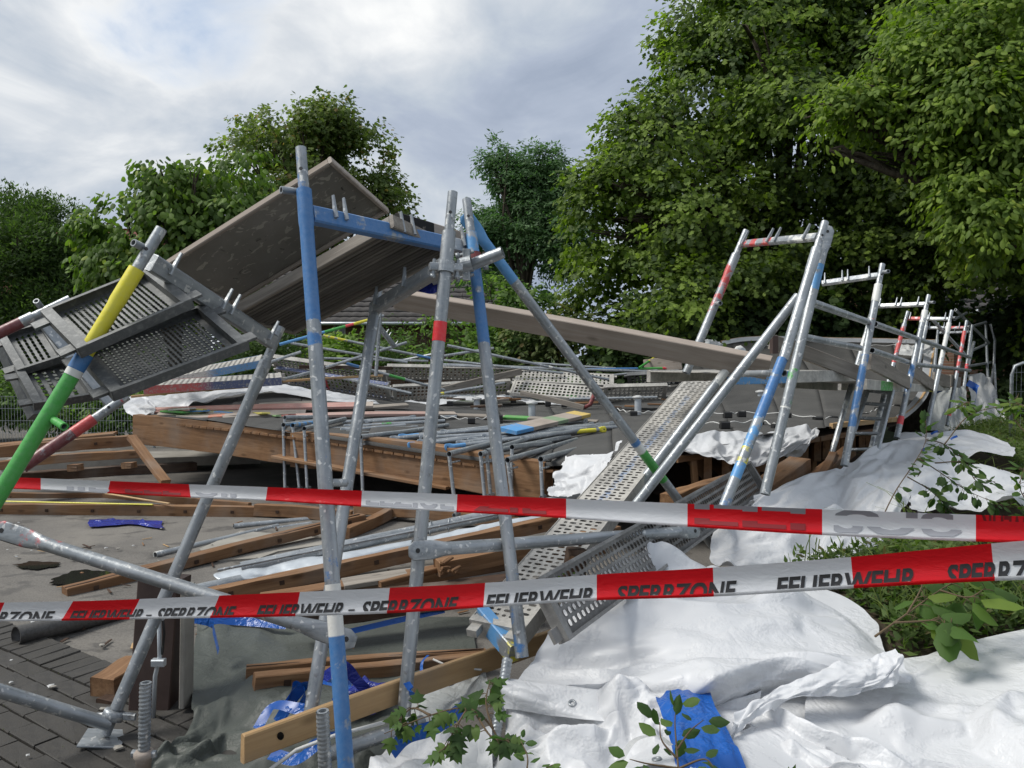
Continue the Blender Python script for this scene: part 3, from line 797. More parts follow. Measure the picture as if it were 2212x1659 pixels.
def grow_tree(name, label, base, trunk_h, trunk_r, lobes, sprays, per, leaf, size, tints, seed, group=None, limbs=7, droop=.35, flat=.75, spread=None, cat='tree', shell=.55, gap=.8, gapcut=-.35, twist=.5, trunk_mat='bark', lean=(0, 0), branches=True):
    rng = np.random.default_rng(seed); rr = random.Random(seed)
    base = np.array(base, float); root = empty(name, base, label, cat, group)
    cen = np.mean([l[0] for l in lobes], 0)
    top = base + np.array((lean[0], lean[1], trunk_h))
    pts = [base + (top - base) * t + np.array((rr.uniform(-.1, .1), rr.uniform(-.1, .1), 0)) * trunk_r * (1 if 0 < t < 1 else 0) * 3 for t in (0, .08, .35, .7, 1)]
    hi = max(l[0][2] for l in lobes)
    pts.append(np.array(((cen[0] + top[0]) / 2, (cen[1] + top[1]) / 2, max(top[2] + .2, .5 * hi + .5 * top[2]))))
    poly_tube('trunk', pts, [trunk_r * k for k in (1.35, 1.05, .95, .85, .75, .3)], root, trunk_mat, 12)
    tips = []
    if branches:
        for i in range(limbs):
            c, r = lobes[i % len(lobes)]; c, r = np.array(c), np.array(r)
            t = rr.uniform(.55, 1.0); s = base + (top - base) * t
            q = c + np.array([rr.uniform(-.6, .6) * v for v in r])
            mid = s + (q - s) * .5 + np.array((rr.uniform(-.1, .1), rr.uniform(-.1, .1), .12)) * np.linalg.norm(q - s)
            k = trunk_r * rr.uniform(.28, .5)
            poly_tube('limb', [s, s + (mid - s) * .5, mid, mid + (q - mid) * .55, q], [k, k * .85, k * .65, k * .4, k * .12], root, trunk_mat, 7)
            for _ in range(3):
                e = q + np.array([rr.uniform(-.5, .5) * v for v in r]); a = mid + (q - mid) * rr.uniform(.2, .9)
                poly_tube('limb', [a, (a + e) / 2 + np.array((0, 0, .1)), e], [k * .35, k * .22, k * .06], root, trunk_mat, 5)
    P0, D = crown_points(lobes, sprays, rng, shell)
    q = P0 * (1.0 / gap); ph = seed * 1.7
    field = np.sin(q[:, 0] * 2.1 + ph + 1.3 * np.sin(q[:, 2] * 1.1)) + np.sin(q[:, 1] * 1.9 + ph * 2 + np.sin(q[:, 0])) + np.sin(q[:, 2] * 3.1 + ph * 3 + 1.2 * np.sin(q[:, 0] * 1.3))
    kp = field + rng.standard_normal(len(P0)) * .35 > gapcut; P0, D = P0[kp], D[kp]
    ns = len(P0)
    out = D.copy(); out[:, 2] *= .5; out += rng.standard_normal((ns, 3)) * .45; out[:, 2] -= droop * .6
    out /= np.linalg.norm(out, axis=1, keepdims=True)
    sp = spread if spread else size * 3.0
    k = per; tt = rng.random((ns, k))
    side = np.cross(out, np.array((0, 0, 1.))); side /= np.linalg.norm(side, axis=1, keepdims=True) + 1e-9
    upv = np.cross(side, out)
    pos = P0[:, None] + out[:, None] * (tt * sp)[..., None] + side[:, None] * (rng.uniform(-.5, .5, (ns, k)) * sp * .8)[..., None] + upv[:, None] * (rng.uniform(-.5, .5, (ns, k)) * sp * (1 - flat))[..., None]
    pos[..., 2] -= (tt ** 2) * sp * droop * .5
    ax = out[:, None] * .7 + side[:, None] * rng.uniform(-1, 1, (ns, k))[..., None] + rng.standard_normal((ns, k, 3)) * .25
    ax[..., 2] -= droop
    nr = np.array((0, -.15, .75))[None, None] + D[:, None] * .75 + rng.standard_normal((ns, k, 3)) * twist
    sz = size * rng.uniform(.6, 1.25, (ns, k))
    t0, t1 = np.array(tints[0]), np.array(tints[1]); f = np.clip(rng.random((ns, 1)) ** 1.4 * 1.05 + rng.random((ns, k)) * .4 - .15, 0, 1.25)  # random spray tints put bright tips and deep crown shade into leaf colour
    tint = t0 + (t1 - t0) * f[..., None]
    if len(tints) > 2:
        e = (rng.random((ns, k)) < .04)[..., None]; tint = np.where(e, np.array(tints[2]), tint)
    n = ns * k
    me = leaves_mesh('crown', pos.reshape(n, 3) - base, ax.reshape(n, 3), nr.reshape(n, 3), sz.reshape(n), tint.reshape(n, 3), leaf)
    link('crown', me, M_['leaf'], root, loc=base)
    return root
def lobes_px(items, bumps=4):
    """(x, y, depth, half-width px, half-height px, depth radius m) -> ellipsoids, each with smaller boughs on its surface"""
    out = []; rng = np.random.default_rng(int(items[0][0]))
    for x, y, d, hw, hh, rd in items:
        c, r = P(x, y, d), np.array((hw / F_PX * d, rd, hh / F_PX * d)); out.append((c, tuple(r * .92)))
        for _ in range(bumps):
            u = rng.standard_normal(3); u /= np.linalg.norm(u); u[2] = abs(u[2]) * .8 if rng.random() < .6 else u[2]
            out.append((c + u * r * rng.uniform(.75, 1.02), tuple(r * rng.uniform(.22, .42, 3) * np.array((1.2, 1.0, .75)))))
    return out
# ================================================================== SETTING
def ground_sheet():
    n = 60; xs = np.concatenate([np.linspace(-900, -40, 6), np.linspace(-30, 30, 49), np.linspace(40, 900, 6)])
    ys = np.concatenate([np.linspace(-60, -8, 5), np.linspace(-6, 40, 47), np.linspace(50, 1500, 7)])
    X, Y = np.meshgrid(xs, ys, indexing='ij'); Z = np.full_like(X, -.012)
    g = np.stack([X, Y, Z], -1); o = sheet('ground', g, 'lawn'); tag(o, kind='structure')
    xs = np.linspace(-14, 6.5, 42); ys = np.linspace(-3, 17.5, 42); X, Y = np.meshgrid(xs, ys, indexing='ij')
    Z = .004 * np.sin(X * 1.3 + Y * .7) + .003 * np.sin(Y * 2.1 - X * .4)
    o = sheet('asphalt_yard', np.stack([X, Y, Z], -1), 'asphalt'); tag(o, kind='structure')
ground_sheet()

def bank_height(x, y):
    """planted bank on the right, height over the yard"""
    b = -0.05 + (y - 2.4) * .60; b = np.where(y > 6.5, 2.4 + (y - 6.5) * .78, b)
    t = np.clip((x - b) / .75, 0, 1); t = t * t * (3 - 2 * t)
    return -.05 + t * (.48 + .05 * np.sin(x * 2.1 + y * 1.3) + .03 * np.sin(x * 5.2 - y * 3.7))
def bank():
    n, m = 150, 120
    xs = np.linspace(-.6, 14, n); ys = np.linspace(.2, 14, m); X, Y = np.meshgrid(xs, ys, indexing='ij')
    rng = np.random.default_rng(4); Z = bank_height(X, Y) + .02 * smooth_noise(n, m, (50, 45), rng)
    o = sheet('planting_bank', np.stack([X, Y, Z], -1), 'soil'); tag(o, kind='structure')
bank()

# ---------------------------------------------------------------- brick pavement, lower left
def pavement():
    root = empty('paved_strip', (-1.6, 2.6, 0), kind='structure')
    # bedding sheet
    a = math.radians(-27); ux = np.array((math.cos(a), math.sin(a), 0)); vy = np.array((-math.sin(a), math.cos(a), 0))
    O = G(330, 1600); E0 = G(20, 1420); E1 = G(290, 1540)
    ux = (E1 - E0); ux[2] = 0; ux /= np.linalg.norm(ux); vy = np.array((ux[1], -ux[0], 0))     # vy towards the camera
    S = E0 - ux * 2.6
    me = mesh('bedding', [ux * 0, ux * 5, ux * 5 + vy * 2.6, vy * 2.6], [(0, 3, 2, 1)], False, [(.5, .5, .5, 0)] * 4)
    link('bedding', me, M_['soil'], root, loc=S + np.array((0, 0, .010)))
    rnd = random.Random(3); meshes = []
    for k in range(6):
        me = box_mesh('paver', .193, .093, .05, .004, None, 0, 1, 0, 0, .0015); 
        for v in me.vertices: v.co.x -= .098; v.co.z += -.025 + (.003 if v.co.z > 0 else 0) * rnd.uniform(-1, 1)
        meshes.append(me)
    up = Vector((0, 0, 1)); u, w = V(ux), V(vy)
    cnt = 0
    for r in range(26):
        for c in range(24):
            p = S + ux * (c * .2 + (.1 if r % 2 else 0) + .1) + vy * (r * .1 + .05)
            v = p - np.array((0, 0, EYE)); dep = v[1] * _cp - v[2] * _sp
            if dep < 2.2: continue
            sx = CX + F_PX * v[0] / dep; 
            if sx < -120 or sx > 560 or p[0] > -1.0 - (0): continue
            t = rnd.uniform(-.006, .006); M = basis(V(p) + up * (.030 + rnd.uniform(-.0015, .0015)), (u + up * t).normalized(), w, up)
            o = link('paver', meshes[rnd.randrange(6)], M_['paver'], root, M=M); cnt += 1
    # soldier row towards the yard
    for c in range(44):
        p = S + ux * (c * .1 + .05) - vy * .10
        if p[0] > -1.05: continue
        M = basis(V(p) + up * (.031 + rnd.uniform(-.0015, .0015)), w, -u, up); link('paver', meshes[c % 6], M_['paver'], root, M=M)
    rng = np.random.default_rng(6); n = 2600; r_ = rng.integers(0, 27, n); lon = rng.random(n) * 5
    pos = S + ux * lon[:, None] + vy * ((r_ * .1) + rng.normal(0, .004, n))[:, None]; k2 = rng.random(n) < .4
    cc = (np.floor(lon / .2)) * .2; pos[k2] = (S + ux * cc[:, None] + vy * (rng.random(n) * 2.6)[:, None])[k2]
    pos[:, 2] = .026 + rng.random(n) * .006; pos = pos[pos[:, 0] < -1.0]; n = len(pos)
    ax = rng.standard_normal((n, 3)); ax[:, 2] = np.abs(ax[:, 2]); tint = np.array((.05, .055, .02)) + rng.random((n, 1)) * np.array((.05, .06, .02))
    me = leaves_mesh('joint_moss', pos - S, ax, rng.standard_normal((n, 3)) + np.array((0, 0, 1)), rng.uniform(.004, .012, n), tint, 'small')
    o = link('joint_moss', me, M_['leaf'], root, loc=S); o['kind'] = 'stuff'
    print('pavers', cnt)
pavement()

def puddle(pts, seed, name='puddle'):
    C = np.array([G(x, y) for x, y in pts]); C = np.concatenate([C, C[:1]]); S = catmull(C, 70)[:-1]
    rng = np.random.default_rng(seed); cen = S.mean(0); k = 1 + .10 * np.sin(np.arange(len(S)) * .5 + seed) + .05 * np.sin(np.arange(len(S)) * 1.3)
    S = cen + (S - cen) * k[:, None]; S[:, 2] = .0095
    v = [tuple(p - cen) for p in S] + [(0, 0, .0095 - cen[2])]; n = len(S)
    me = mesh('puddle', v, [(i, (i + 1) % n, n)[::-1] for i in range(n)])
    o = link('puddle', me, M_['puddle'], loc=cen); tag(o, kind='structure'); return o
puddle([(115, 1255), (150, 1238), (210, 1234), (240, 1242), (205, 1258), (170, 1268), (120, 1266)], 1)
puddle([(30, 1222), (75, 1215), (130, 1219), (110, 1228), (60, 1232)], 2)
def slab(pts, th, mat, name='concrete_patch', z=.0):
    C = [G(x, y) for x, y in pts]; cen = np.mean(C, 0); k = len(C); v = [p - cen + np.array((0, 0, z)) for p in C] + [p - cen + np.array((0, 0, z + th)) for p in C]
    f = [tuple(range(k, 2 * k))] + [(i, (i + 1) % k, k + (i + 1) % k, k + i) for i in range(k)]
    o = link(name, mesh(name, v, f), M_[mat], loc=cen); tag(o, kind='structure')
slab([(430, 1190), (520, 1150), (690, 1165), (700, 1180), (600, 1195), (560, 1210), (470, 1215)], .016, 'concrete')
slab([(260, 1450), (420, 1400), (520, 1400), (520, 1470), (330, 1470)], .016, 'concrete')

# ---------------------------------------------------------------- houses
def ribbed_roof(name, p_eave0, p_eave1, p_ridge1, p_ridge0, rows, cols_, mat, parent):
    """roof pitch made of tile courses: each course a stepped wavy strip"""
    A, B, C, D = [np.array(V(p)) for p in (p_eave0, p_eave1, p_ridge1, p_ridge0)]
    nrm = np.cross(B - A, D - A); nrm /= np.linalg.norm(nrm)
    for r in range(rows):
        t0, t1 = r / rows, (r + 1.12) / rows; n = cols_ * 4 + 1
        u = np.linspace(0, 1, n); w = .022 * np.abs(np.sin(u * cols_ * math.pi)) 
        lo = (A + (D - A) * t0)[None] + ((B - A) + ((C - D) - (B - A)) * t0)[None] * u[:, None] + nrm[None] * (w + .045)[:, None]
        hi = (A + (D - A) * t1)[None] + ((B - A) + ((C - D) - (B - A)) * t1)[None] * u[:, None] + nrm[None] * (w + .005)[:, None]
        lo2 = lo - nrm[None] * .04
        g = np.stack([lo2, lo, hi], 0); sheet(name, g, mat, parent, smooth=False)
def house(label, x0, x1, d_front, z_eave, z_ridge, depth, wall, roofm, windows, over=.5, gable=False, name='house', tile=.3):
    """long side faces the camera"""
    root = empty(name, (x0, d_front, 0), label, 'house')
    def part(nm, me, m, parent=root): return link(nm, me, M_[m], parent)
    v = [(x0, d_front, 0), (x1, d_front, 0), (x1, d_front, z_eave), (x0, d_front, z_eave), (x0, d_front + depth, 0), (x1, d_front + depth, 0), (x1, d_front + depth, z_eave), (x0, d_front + depth, z_eave),
         (x0, d_front + depth / 2, z_ridge - .1), (x1, d_front + depth / 2, z_ridge - .1)]
    f = [(1, 5, 6, 9, 2), (4, 0, 3, 8, 7), (5, 4, 7, 6)]
    # front wall with window openings
    xs = sorted({x0, x1, *[w for q in windows for w in (q[0], q[1])]}); zs = sorted({0, z_eave, *[w for q in windows for w in (q[2], q[3])]})
    for a, b in zip(xs, xs[1:]):
        for c, d in zip(zs, zs[1:]):
            mx, mz = (a + b) / 2, (c + d) / 2
            if any(q[0] < mx < q[1] and q[2] < mz < q[3] for q in windows): continue
            k = len(v); v += [(a, d_front, c), (b, d_front, c), (b, d_front, d), (a, d_front, d)]; f.append((k, k + 1, k + 2, k + 3))
    for q in windows:
        a, b, c, d = q; k = len(v); v += [(a, d_front, c), (b, d_front, c), (b, d_front, d), (a, d_front, d)] + [(a, d_front + .18, c), (b, d_front + .18, c), (b, d_front + .18, d), (a, d_front + .18, d)]
        f += [(k, k + 4, k + 5, k + 1), (k + 1, k + 5, k + 6, k + 2), (k + 2, k + 6, k + 7, k + 3), (k + 3, k + 7, k + 4, k)]
    part('wall', mesh('wall', v, f), wall)
    for q in windows:
        a, b, c, d = q; y = d_front + .12; t = .07
        w = link('window', mesh('window', [(a + t, y + .03, c + t), (b - t, y + .03, c + t), (b - t, y + .03, d - t), (a + t, y + .03, d - t)], [(0, 1, 2, 3)]), M_['window_glass'], root)
        vv, ff = [], []
        for (p, r, s, u) in ((a, b, c, c + t), (a, b, d - t, d), (a, a + t, c + t, d - t), (b - t, b, c + t, d - t), ((a + b) / 2 - .03, (a + b) / 2 + .03, c + t, d - t)):
            k = len(vv); vv += [(xx, yy, zz) for xx in (p, r) for yy in (y, y + .06) for zz in (s, u)]
            ff += [(k, k + 1, k + 3, k + 2), (k + 4, k + 6, k + 7, k + 5), (k, k + 4, k + 5, k + 1), (k + 2, k + 3, k + 7, k + 6), (k + 1, k + 5, k + 7, k + 3)]
        link('frame', mesh('frame', vv, ff), M_['window_frame'], w)
        me = box_mesh('sill', b - a + .1, .16, .04, .004); link('sill', me, M_['concrete'], w, M=Matrix.Translation((a - .05, d_front - .03, c - .022)))
    roof = empty('roof', (x0, d_front, z_eave)); roof.parent = root; roof.location = (0, 0, z_eave)
    e = (z_ridge - z_eave) / (depth / 2) * over
    n = max(4, int((z_ridge - z_eave + depth / 2) / .45))
    ribbed_roof('tile_course', (x0 - over, d_front - over, z_eave - e), (x1 + over, d_front - over, z_eave - e), (x1 + over, d_front + depth / 2, z_ridge), (x0 - over, d_front + depth / 2, z_ridge), n, int((x1 - x0) / tile), roofm, roof)
    ribbed_roof('tile_course', (x1 + over, d_front + depth + over, z_eave - e), (x0 - over, d_front + depth + over, z_eave - e), (x0 - over, d_front + depth / 2, z_ridge), (x1 + over, d_front + depth / 2, z_ridge), 4, int((x1 - x0) / tile), roofm, roof)
    poly_tube('gutter', [(x0 - over, d_front - over - .06, z_eave - e - .03), (x1 + over, d_front - over - .06, z_eave - e - .03)], .06, roof, 'zinc', 8)
    return root
def hx(x, d): return (x - CX) / F_PX * d
house('low brown brick house with dark tiled roof behind the shrubs in the middle', hx(480, 27), hx(1120, 27), 27, 2.95, 5.6, 9.0, 'brick_wall', 'roof_tile',
      [(hx(719, 27), hx(747, 27), 2.05 - .35, 2.72), (hx(790, 27), hx(824, 27), 1.7, 2.72), (hx(600, 27), hx(640, 27), 1.5, 2.72)])
house('brick house in deep shade behind the far end of the scaffold', hx(2060, 21), hx(2560, 21), 21, 3.1, 6.2, 8, 'brick_wall', 'roof_tile', [(hx(2290, 21), hx(2340, 21), 1.2, 2.4)])
house('house with red tiled roof half hidden by the trees on the left', hx(-160, 34), hx(285, 34), 34, 4.4, 7.7, 9, 'render_wall', 'roof_tile_red', [(hx(60, 34), hx(110, 34), 2.2, 3.6)])

# ---------------------------------------------------------------- trees
TG0, TG1 = (.022, .045, .010), (.060, .105, .022)
def trees():
    # left: dense dark tree with small leaves
    grow_tree('deciduous_tree', 'dense dark green small-leaved tree at the far left edge', (hx(60, 18), 18, 0), 2.2, .16,
              lobes_px([(20, 600, 17.5, 150, 150, 1.5), (120, 560, 18, 100, 120, 1.3), (30, 500, 18, 90, 80, 1.0), (150, 680, 17.5, 110, 110, 1.3), (10, 740, 17, 130, 90, 1.2), (-110, 560, 18, 110, 160, 1.4), (180, 600, 18.5, 80, 90, 1.), (110, 500, 18.3, 70, 60, .9)]),
              9000, 14, 'small', .10, ((0.035, 0.070, 0.017), (0.104, 0.174, 0.038), (0.139, 0.227, 0.052)), 11, limbs=8, droop=-.35, flat=.2, spread=.33, twist=.9, gapcut=-1.2)
    # left middle: big leaves
    grow_tree('deciduous_tree', 'broad-leaved tree with large drooping leaves left of the tilted plywood deck', (hx(380, 13.5), 13.5, 0), 2.2, .13,
              lobes_px([(380, 420, 13.5, 75, 70, .8), (470, 400, 13.5, 70, 55, .8), (300, 490, 13.3, 90, 65, .9), (400, 530, 13.3, 110, 80, 1.0), (520, 480, 13.6, 90, 90, .9), (230, 480, 13.2, 60, 30, .6), (540, 370, 13.8, 50, 50, .6), (300, 590, 13.2, 90, 55, .8), (450, 620, 13.3, 120, 60, .9), (250, 560, 13.2, 60, 40, .6)]),
              2000, 9, 'broad', .125, ((0.070, 0.132, 0.020), (0.201, 0.321, 0.050), (0.373, 0.454, 0.087)), 12, limbs=14, droop=.75, flat=.5, spread=.40, shell=.3, gap=.6, gapcut=-.35)
    # behind it: light crowned maple
    grow_tree('deciduous_tree', 'round-crowned tree with brownish top shoots behind the tilted plywood deck', (hx(680, 21), 21, 0), 3.5, .20,
              lobes_px([(660, 330, 21, 130, 80, 1.6), (560, 360, 21, 90, 80, 1.3), (760, 400, 21, 100, 90, 1.5), (700, 270, 21, 90, 55, 1.1), (600, 270, 21, 70, 45, 1.), (820, 440, 21, 65, 75, 1.1), (650, 450, 21, 150, 100, 1.7), (530, 440, 21, 70, 80, 1.1), (690, 240, 21, 55, 25, .7), (770, 320, 21, 70, 60, 1.0)]),
              3200, 12, 'maple_far', .12, ((0.082, 0.130, 0.027), (0.246, 0.317, 0.070), (0.375, 0.259, 0.105)), 13, limbs=20, droop=.3, flat=.4, spread=.45, shell=.35)
    # centre: feathery robinia
    grow_tree('deciduous_tree', 'feathery bluish green tree between the scaffold posts and the big maples', (hx(1130, 20), 20, 0), 3.2, .15,
              lobes_px([(1120, 420, 20, 75, 80, 1.0), (1090, 360, 20, 45, 45, .6), (1160, 350, 20, 45, 35, .6), (1180, 450, 20, 80, 80, 1.1), (1070, 480, 20, 70, 60, .9), (1130, 540, 20, 110, 80, 1.2), (1190, 380, 20, 40, 50, .6), (1040, 450, 20, 35, 25, .5), (1080, 330, 20, 22, 25, .4), (1235, 500, 19.5, 70, 100, 1.1), (1040, 560, 19.8, 70, 60, .9)]),
              4200, 14, 'small', .12, ((0.057, 0.130, 0.048), (0.141, 0.261, 0.107)), 14, limbs=14, droop=.25, flat=.7, spread=.40, shell=.3)
    # the two big maples on the right
    L1 = lobes_px([(1560, 200, 16, 150, 130, 2.2), (1430, 320, 15.5, 130, 110, 1.8), (1350, 430, 15.5, 100, 90, 1.5), (1640, 90, 16, 160, 120, 2.2), (1500, 480, 15, 160, 110, 1.9), (1330, 530, 15.2, 95, 80, 1.4),
                   (1700, 350, 16, 190, 170, 2.4), (1430, 640, 14.6, 140, 80, 1.5), (1600, 620, 14.8, 150, 100, 1.6), (1800, 60, 16.5, 180, 130, 2.3), (1750, 540, 15.5, 170, 120, 1.8), (1560, 740, 14.5, 120, 50, 1.2),
                   (1300, 660, 15.5, 80, 60, 1.1), (1500, 60, 16.5, 60, 60, 1.), (1690, -120, 16.5, 200, 120, 2.4), (1380, 720, 15, 100, 60, 1.2)])
    grow_tree('maple_tree', 'tall dense maple with dark trunk right of the centre, touching the sky', (hx(1683, 16), 16, 0), 3.0, .26, L1,
              10500, 16, 'maple_far', .112, ((0.032, 0.068, 0.010), (0.251, 0.361, 0.042), (0.244, 0.341, 0.045)), 15, limbs=30, droop=.45, flat=.72, spread=.62, shell=.45)
    L2 = lobes_px([(1980, 150, 15, 190, 170, 2.2), (2130, 350, 14, 190, 170, 2.0), (1960, 420, 14.6, 150, 120, 1.7), (2200, 120, 14.5, 200, 170, 2.2), (2050, 560, 13.6, 160, 90, 1.4), (2240, 560, 13, 150, 110, 1.5),
                   (1900, 600, 15, 120, 80, 1.3), (2080, -60, 15, 220, 120, 2.4), (2330, 350, 14, 160, 220, 2.2), (1890, 300, 15, 110, 110, 1.4), (2190, 650, 13.4, 110, 50, 1.0)])
    grow_tree('maple_tree', 'large maple with heavy dark trunk overhanging the right edge of the yard', (hx(1985, 15.5), 15.5, 0), 3.2, .42, L2,
              7600, 16, 'maple_far', .112, ((0.027, 0.059, 0.008), (0.210, 0.314, 0.035), (0.244, 0.341, 0.045)), 16, limbs=24, droop=.5, flat=.75, spread=.62, shell=.45)
    # nearer, brighter boughs
    L3 = lobes_px([(1900, 240, 11.6, 120, 36, .6), (1830, 210, 11.6, 60, 26, .45), (2010, 130, 11.4, 130, 60, .8), (1840, 330, 11.5, 80, 30, .5), (1960, 330, 11.2, 90, 36, .6), (2060, 230, 11, 110, 55, .8), (2160, 40, 11, 110, 60, .9),
                   (2170, 160, 10.8, 90, 70, .8), (2030, 40, 11.5, 90, 60, .8), (2000, 520, 11, 70, 26, .5), (2130, 470, 10.6, 100, 40, .6), (2080, 400, 10.8, 70, 30, .5), (2190, 300, 10.6, 70, 40, .6)])
    grow_tree('chestnut_tree', 'bright yellow-green boughs reaching in from the upper right corner', (hx(2420, 11.5), 11.5, 0), 2.6, .3, L3,
              3300, 14, 'oval', .112, ((0.104, 0.174, 0.020), (0.260, 0.374, 0.038), (0.348, 0.418, 0.052)), 17, limbs=18, droop=.55, flat=.85, spread=.5, shell=.2)
    # shrubs in front of the house and under the maples
    S = [('light green leafy shrub right of the silver scaffold post', [(1060, 640, 15.5, 80, 60, .8), (1000, 690, 15.5, 70, 60, .8), (1110, 690, 15.3, 80, 60, .8), (1040, 770, 15.3, 120, 50, .7)], 900, 'oval', .13, ((0.084, 0.167, 0.037), (0.230, 0.344, 0.094)), 1050, 15.5),
         ('rounded green shrub in front of the brown house', [(880, 720, 16, 60, 50, .8), (930, 690, 16.2, 55, 55, .8), (850, 750, 16, 40, 40, .6), (900, 790, 16, 80, 40, .6)], 900, 'small', .10, ((0.055, 0.115, 0.029), (0.157, 0.251, 0.066)), 890, 16),
         ('bright yellow-green shrub below the house window', [(760, 765, 16.5, 60, 32, .6), (700, 770, 16.5, 50, 26, .5), (740, 800, 16.3, 90, 30, .5)], 420, 'broad', .13, ((0.136, 0.240, 0.031), (0.312, 0.460, 0.073)), 745, 16.5),
         ('brownish flowering shrub behind the long grey plank', [(1230, 730, 15.2, 90, 60, .9), (1150, 740, 15.2, 80, 50, .8), (1310, 760, 15, 80, 40, .8), (1220, 800, 15, 150, 40, .6)], 1000, 'oval', .12, ((0.062, 0.103, 0.029), (0.188, 0.218, 0.066), (0.418, 0.312, 0.146)), 1220, 15.2),
         ('dark hedge shrub filling the gap left of the brown house', [(600, 740, 16, 90, 50, .8), (520, 760, 15.5, 80, 50, .8), (430, 770, 15.5, 80, 60, .8), (540, 810, 15.4, 170, 40, .6)], 900, 'small', .11, ((0.042, 0.088, 0.024), (0.115, 0.188, 0.050)), 560, 16),
         ('dark understorey shrub at the foot of the tall maple', [(1480, 740, 14.4, 120, 60, 1.), (1620, 720, 14.4, 110, 70, 1.), (1750, 700, 14.6, 90, 80, 1.), (1360, 770, 14.6, 70, 40, .7)], 1700, 'maple_far', .15, ((0.029, 0.066, 0.017), (0.088, 0.150, 0.037)), 1560, 14.4),
         ('dark shrub between the maples and the scaffold frames', [(1860, 690, 15.5, 80, 60, 1.), (1960, 690, 16, 80, 60, 1.), (2060, 700, 17, 70, 50, .9)], 900, 'maple_far', .15, ((0.029, 0.062, 0.017), (0.084, 0.143, 0.037)), 1900, 15.8),
         ('low leafy hedge behind the mesh fence at the far left', [(20, 860, 13.5, 70, 40, .5), (130, 880, 13.5, 60, 34, .5), (300, 870, 13.5, 70, 40, .5), (420, 850, 13.5, 80, 40, .5), (-60, 850, 13.5, 60, 50, .5), (220, 890, 13.4, 60, 30, .5)], 1300, 'oval', .10, ((0.073, 0.146, 0.024), (0.209, 0.334, 0.073)), 150, 13.5),
         ('dark shrub in front of the right-hand brick house', [(2180, 830, 14, 60, 50, .6), (2240, 790, 14, 70, 80, .8), (2130, 860, 13.8, 40, 30, .5), (2220, 700, 14.2, 80, 70, .7)], 900, 'maple_far', .14, ((0.024, 0.055, 0.017), (0.074, 0.125, 0.034)), 2190, 14)]
    for i, (lab, lob, n, lf, sz, tint, bx, bd) in enumerate(S):
        grow_tree('shrub', lab, (hx(bx, bd), bd, 0), .6, .05, lobes_px(lob), n, 12, lf, sz, tint, 30 + i, limbs=6, droop=.2, flat=.4, spread=sz * 3.2, cat='shrub', shell=.3)
trees()
# ================================================================== COLLAPSED ROOF
ROOF_ROWS = [
    [(300, 897, 9.0), (609, 930, 8.0), (968, 983, 7.0), (1190, 1003, 6.5), (1477, 971, 5.9), (1710, 938, 6.5), (1840, 922, 7.5), (1935, 912, 8.8)],
    [(325, 887, 9.7), (640, 905, 9.1), (960, 930, 8.6), (1200, 940, 8.3), (1450, 930, 7.8), (1690, 912, 8.0), (1850, 904, 8.8), (1960, 896, 9.7)],
    [(370, 872, 10.4), (650, 872, 10.2), (960, 893, 10.2), (1200, 903, 10.0), (1450, 902, 9.6), (1680, 888, 9.6), (1860, 880, 10.0), (1985, 872, 10.4)],
    [(420, 858, 11.0), (650, 853, 11.0), (940, 878, 11.4), (1190, 884, 11.4), (1440, 880, 11.0), (1660, 845, 11.3), (1860, 836, 11.4), (2003, 840, 11.3)],
    [(450, 852, 11.4), (655, 846, 11.6), (920, 869, 12.2), (1180, 872, 12.4), (1435, 850, 12.2), (1620, 790, 12.4), (1850, 782, 12.4), (2012, 786, 12.2)],
    [(470, 848, 11.8), (660, 842, 12.2), (900, 864, 12.9), (1180, 866, 13.2), (1440, 815, 13.2), (1575, 742, 13.2), (1830, 740, 13.1), (2020, 744, 13.0)]]
_RC = np.array([[P(*c) for c in r] for r in ROOF_ROWS])
def roof_grid(n, m):
    A = catmull(_RC, n); return np.swapaxes(catmull(np.swapaxes(A, 0, 1), m), 0, 1)
ROOF_N, ROOF_M = 61, 141
RG = roof_grid(ROOF_N, ROOF_M)
def roof_pt(v, u, h=0.0):
    """v: 0 front .. 1 back, u: 0 left .. 1 right"""
    i, j = int(round(v * (ROOF_N - 1))), int(round(u * (ROOF_M - 1)))
    return RG[i, j] + np.array((0, 0, h))
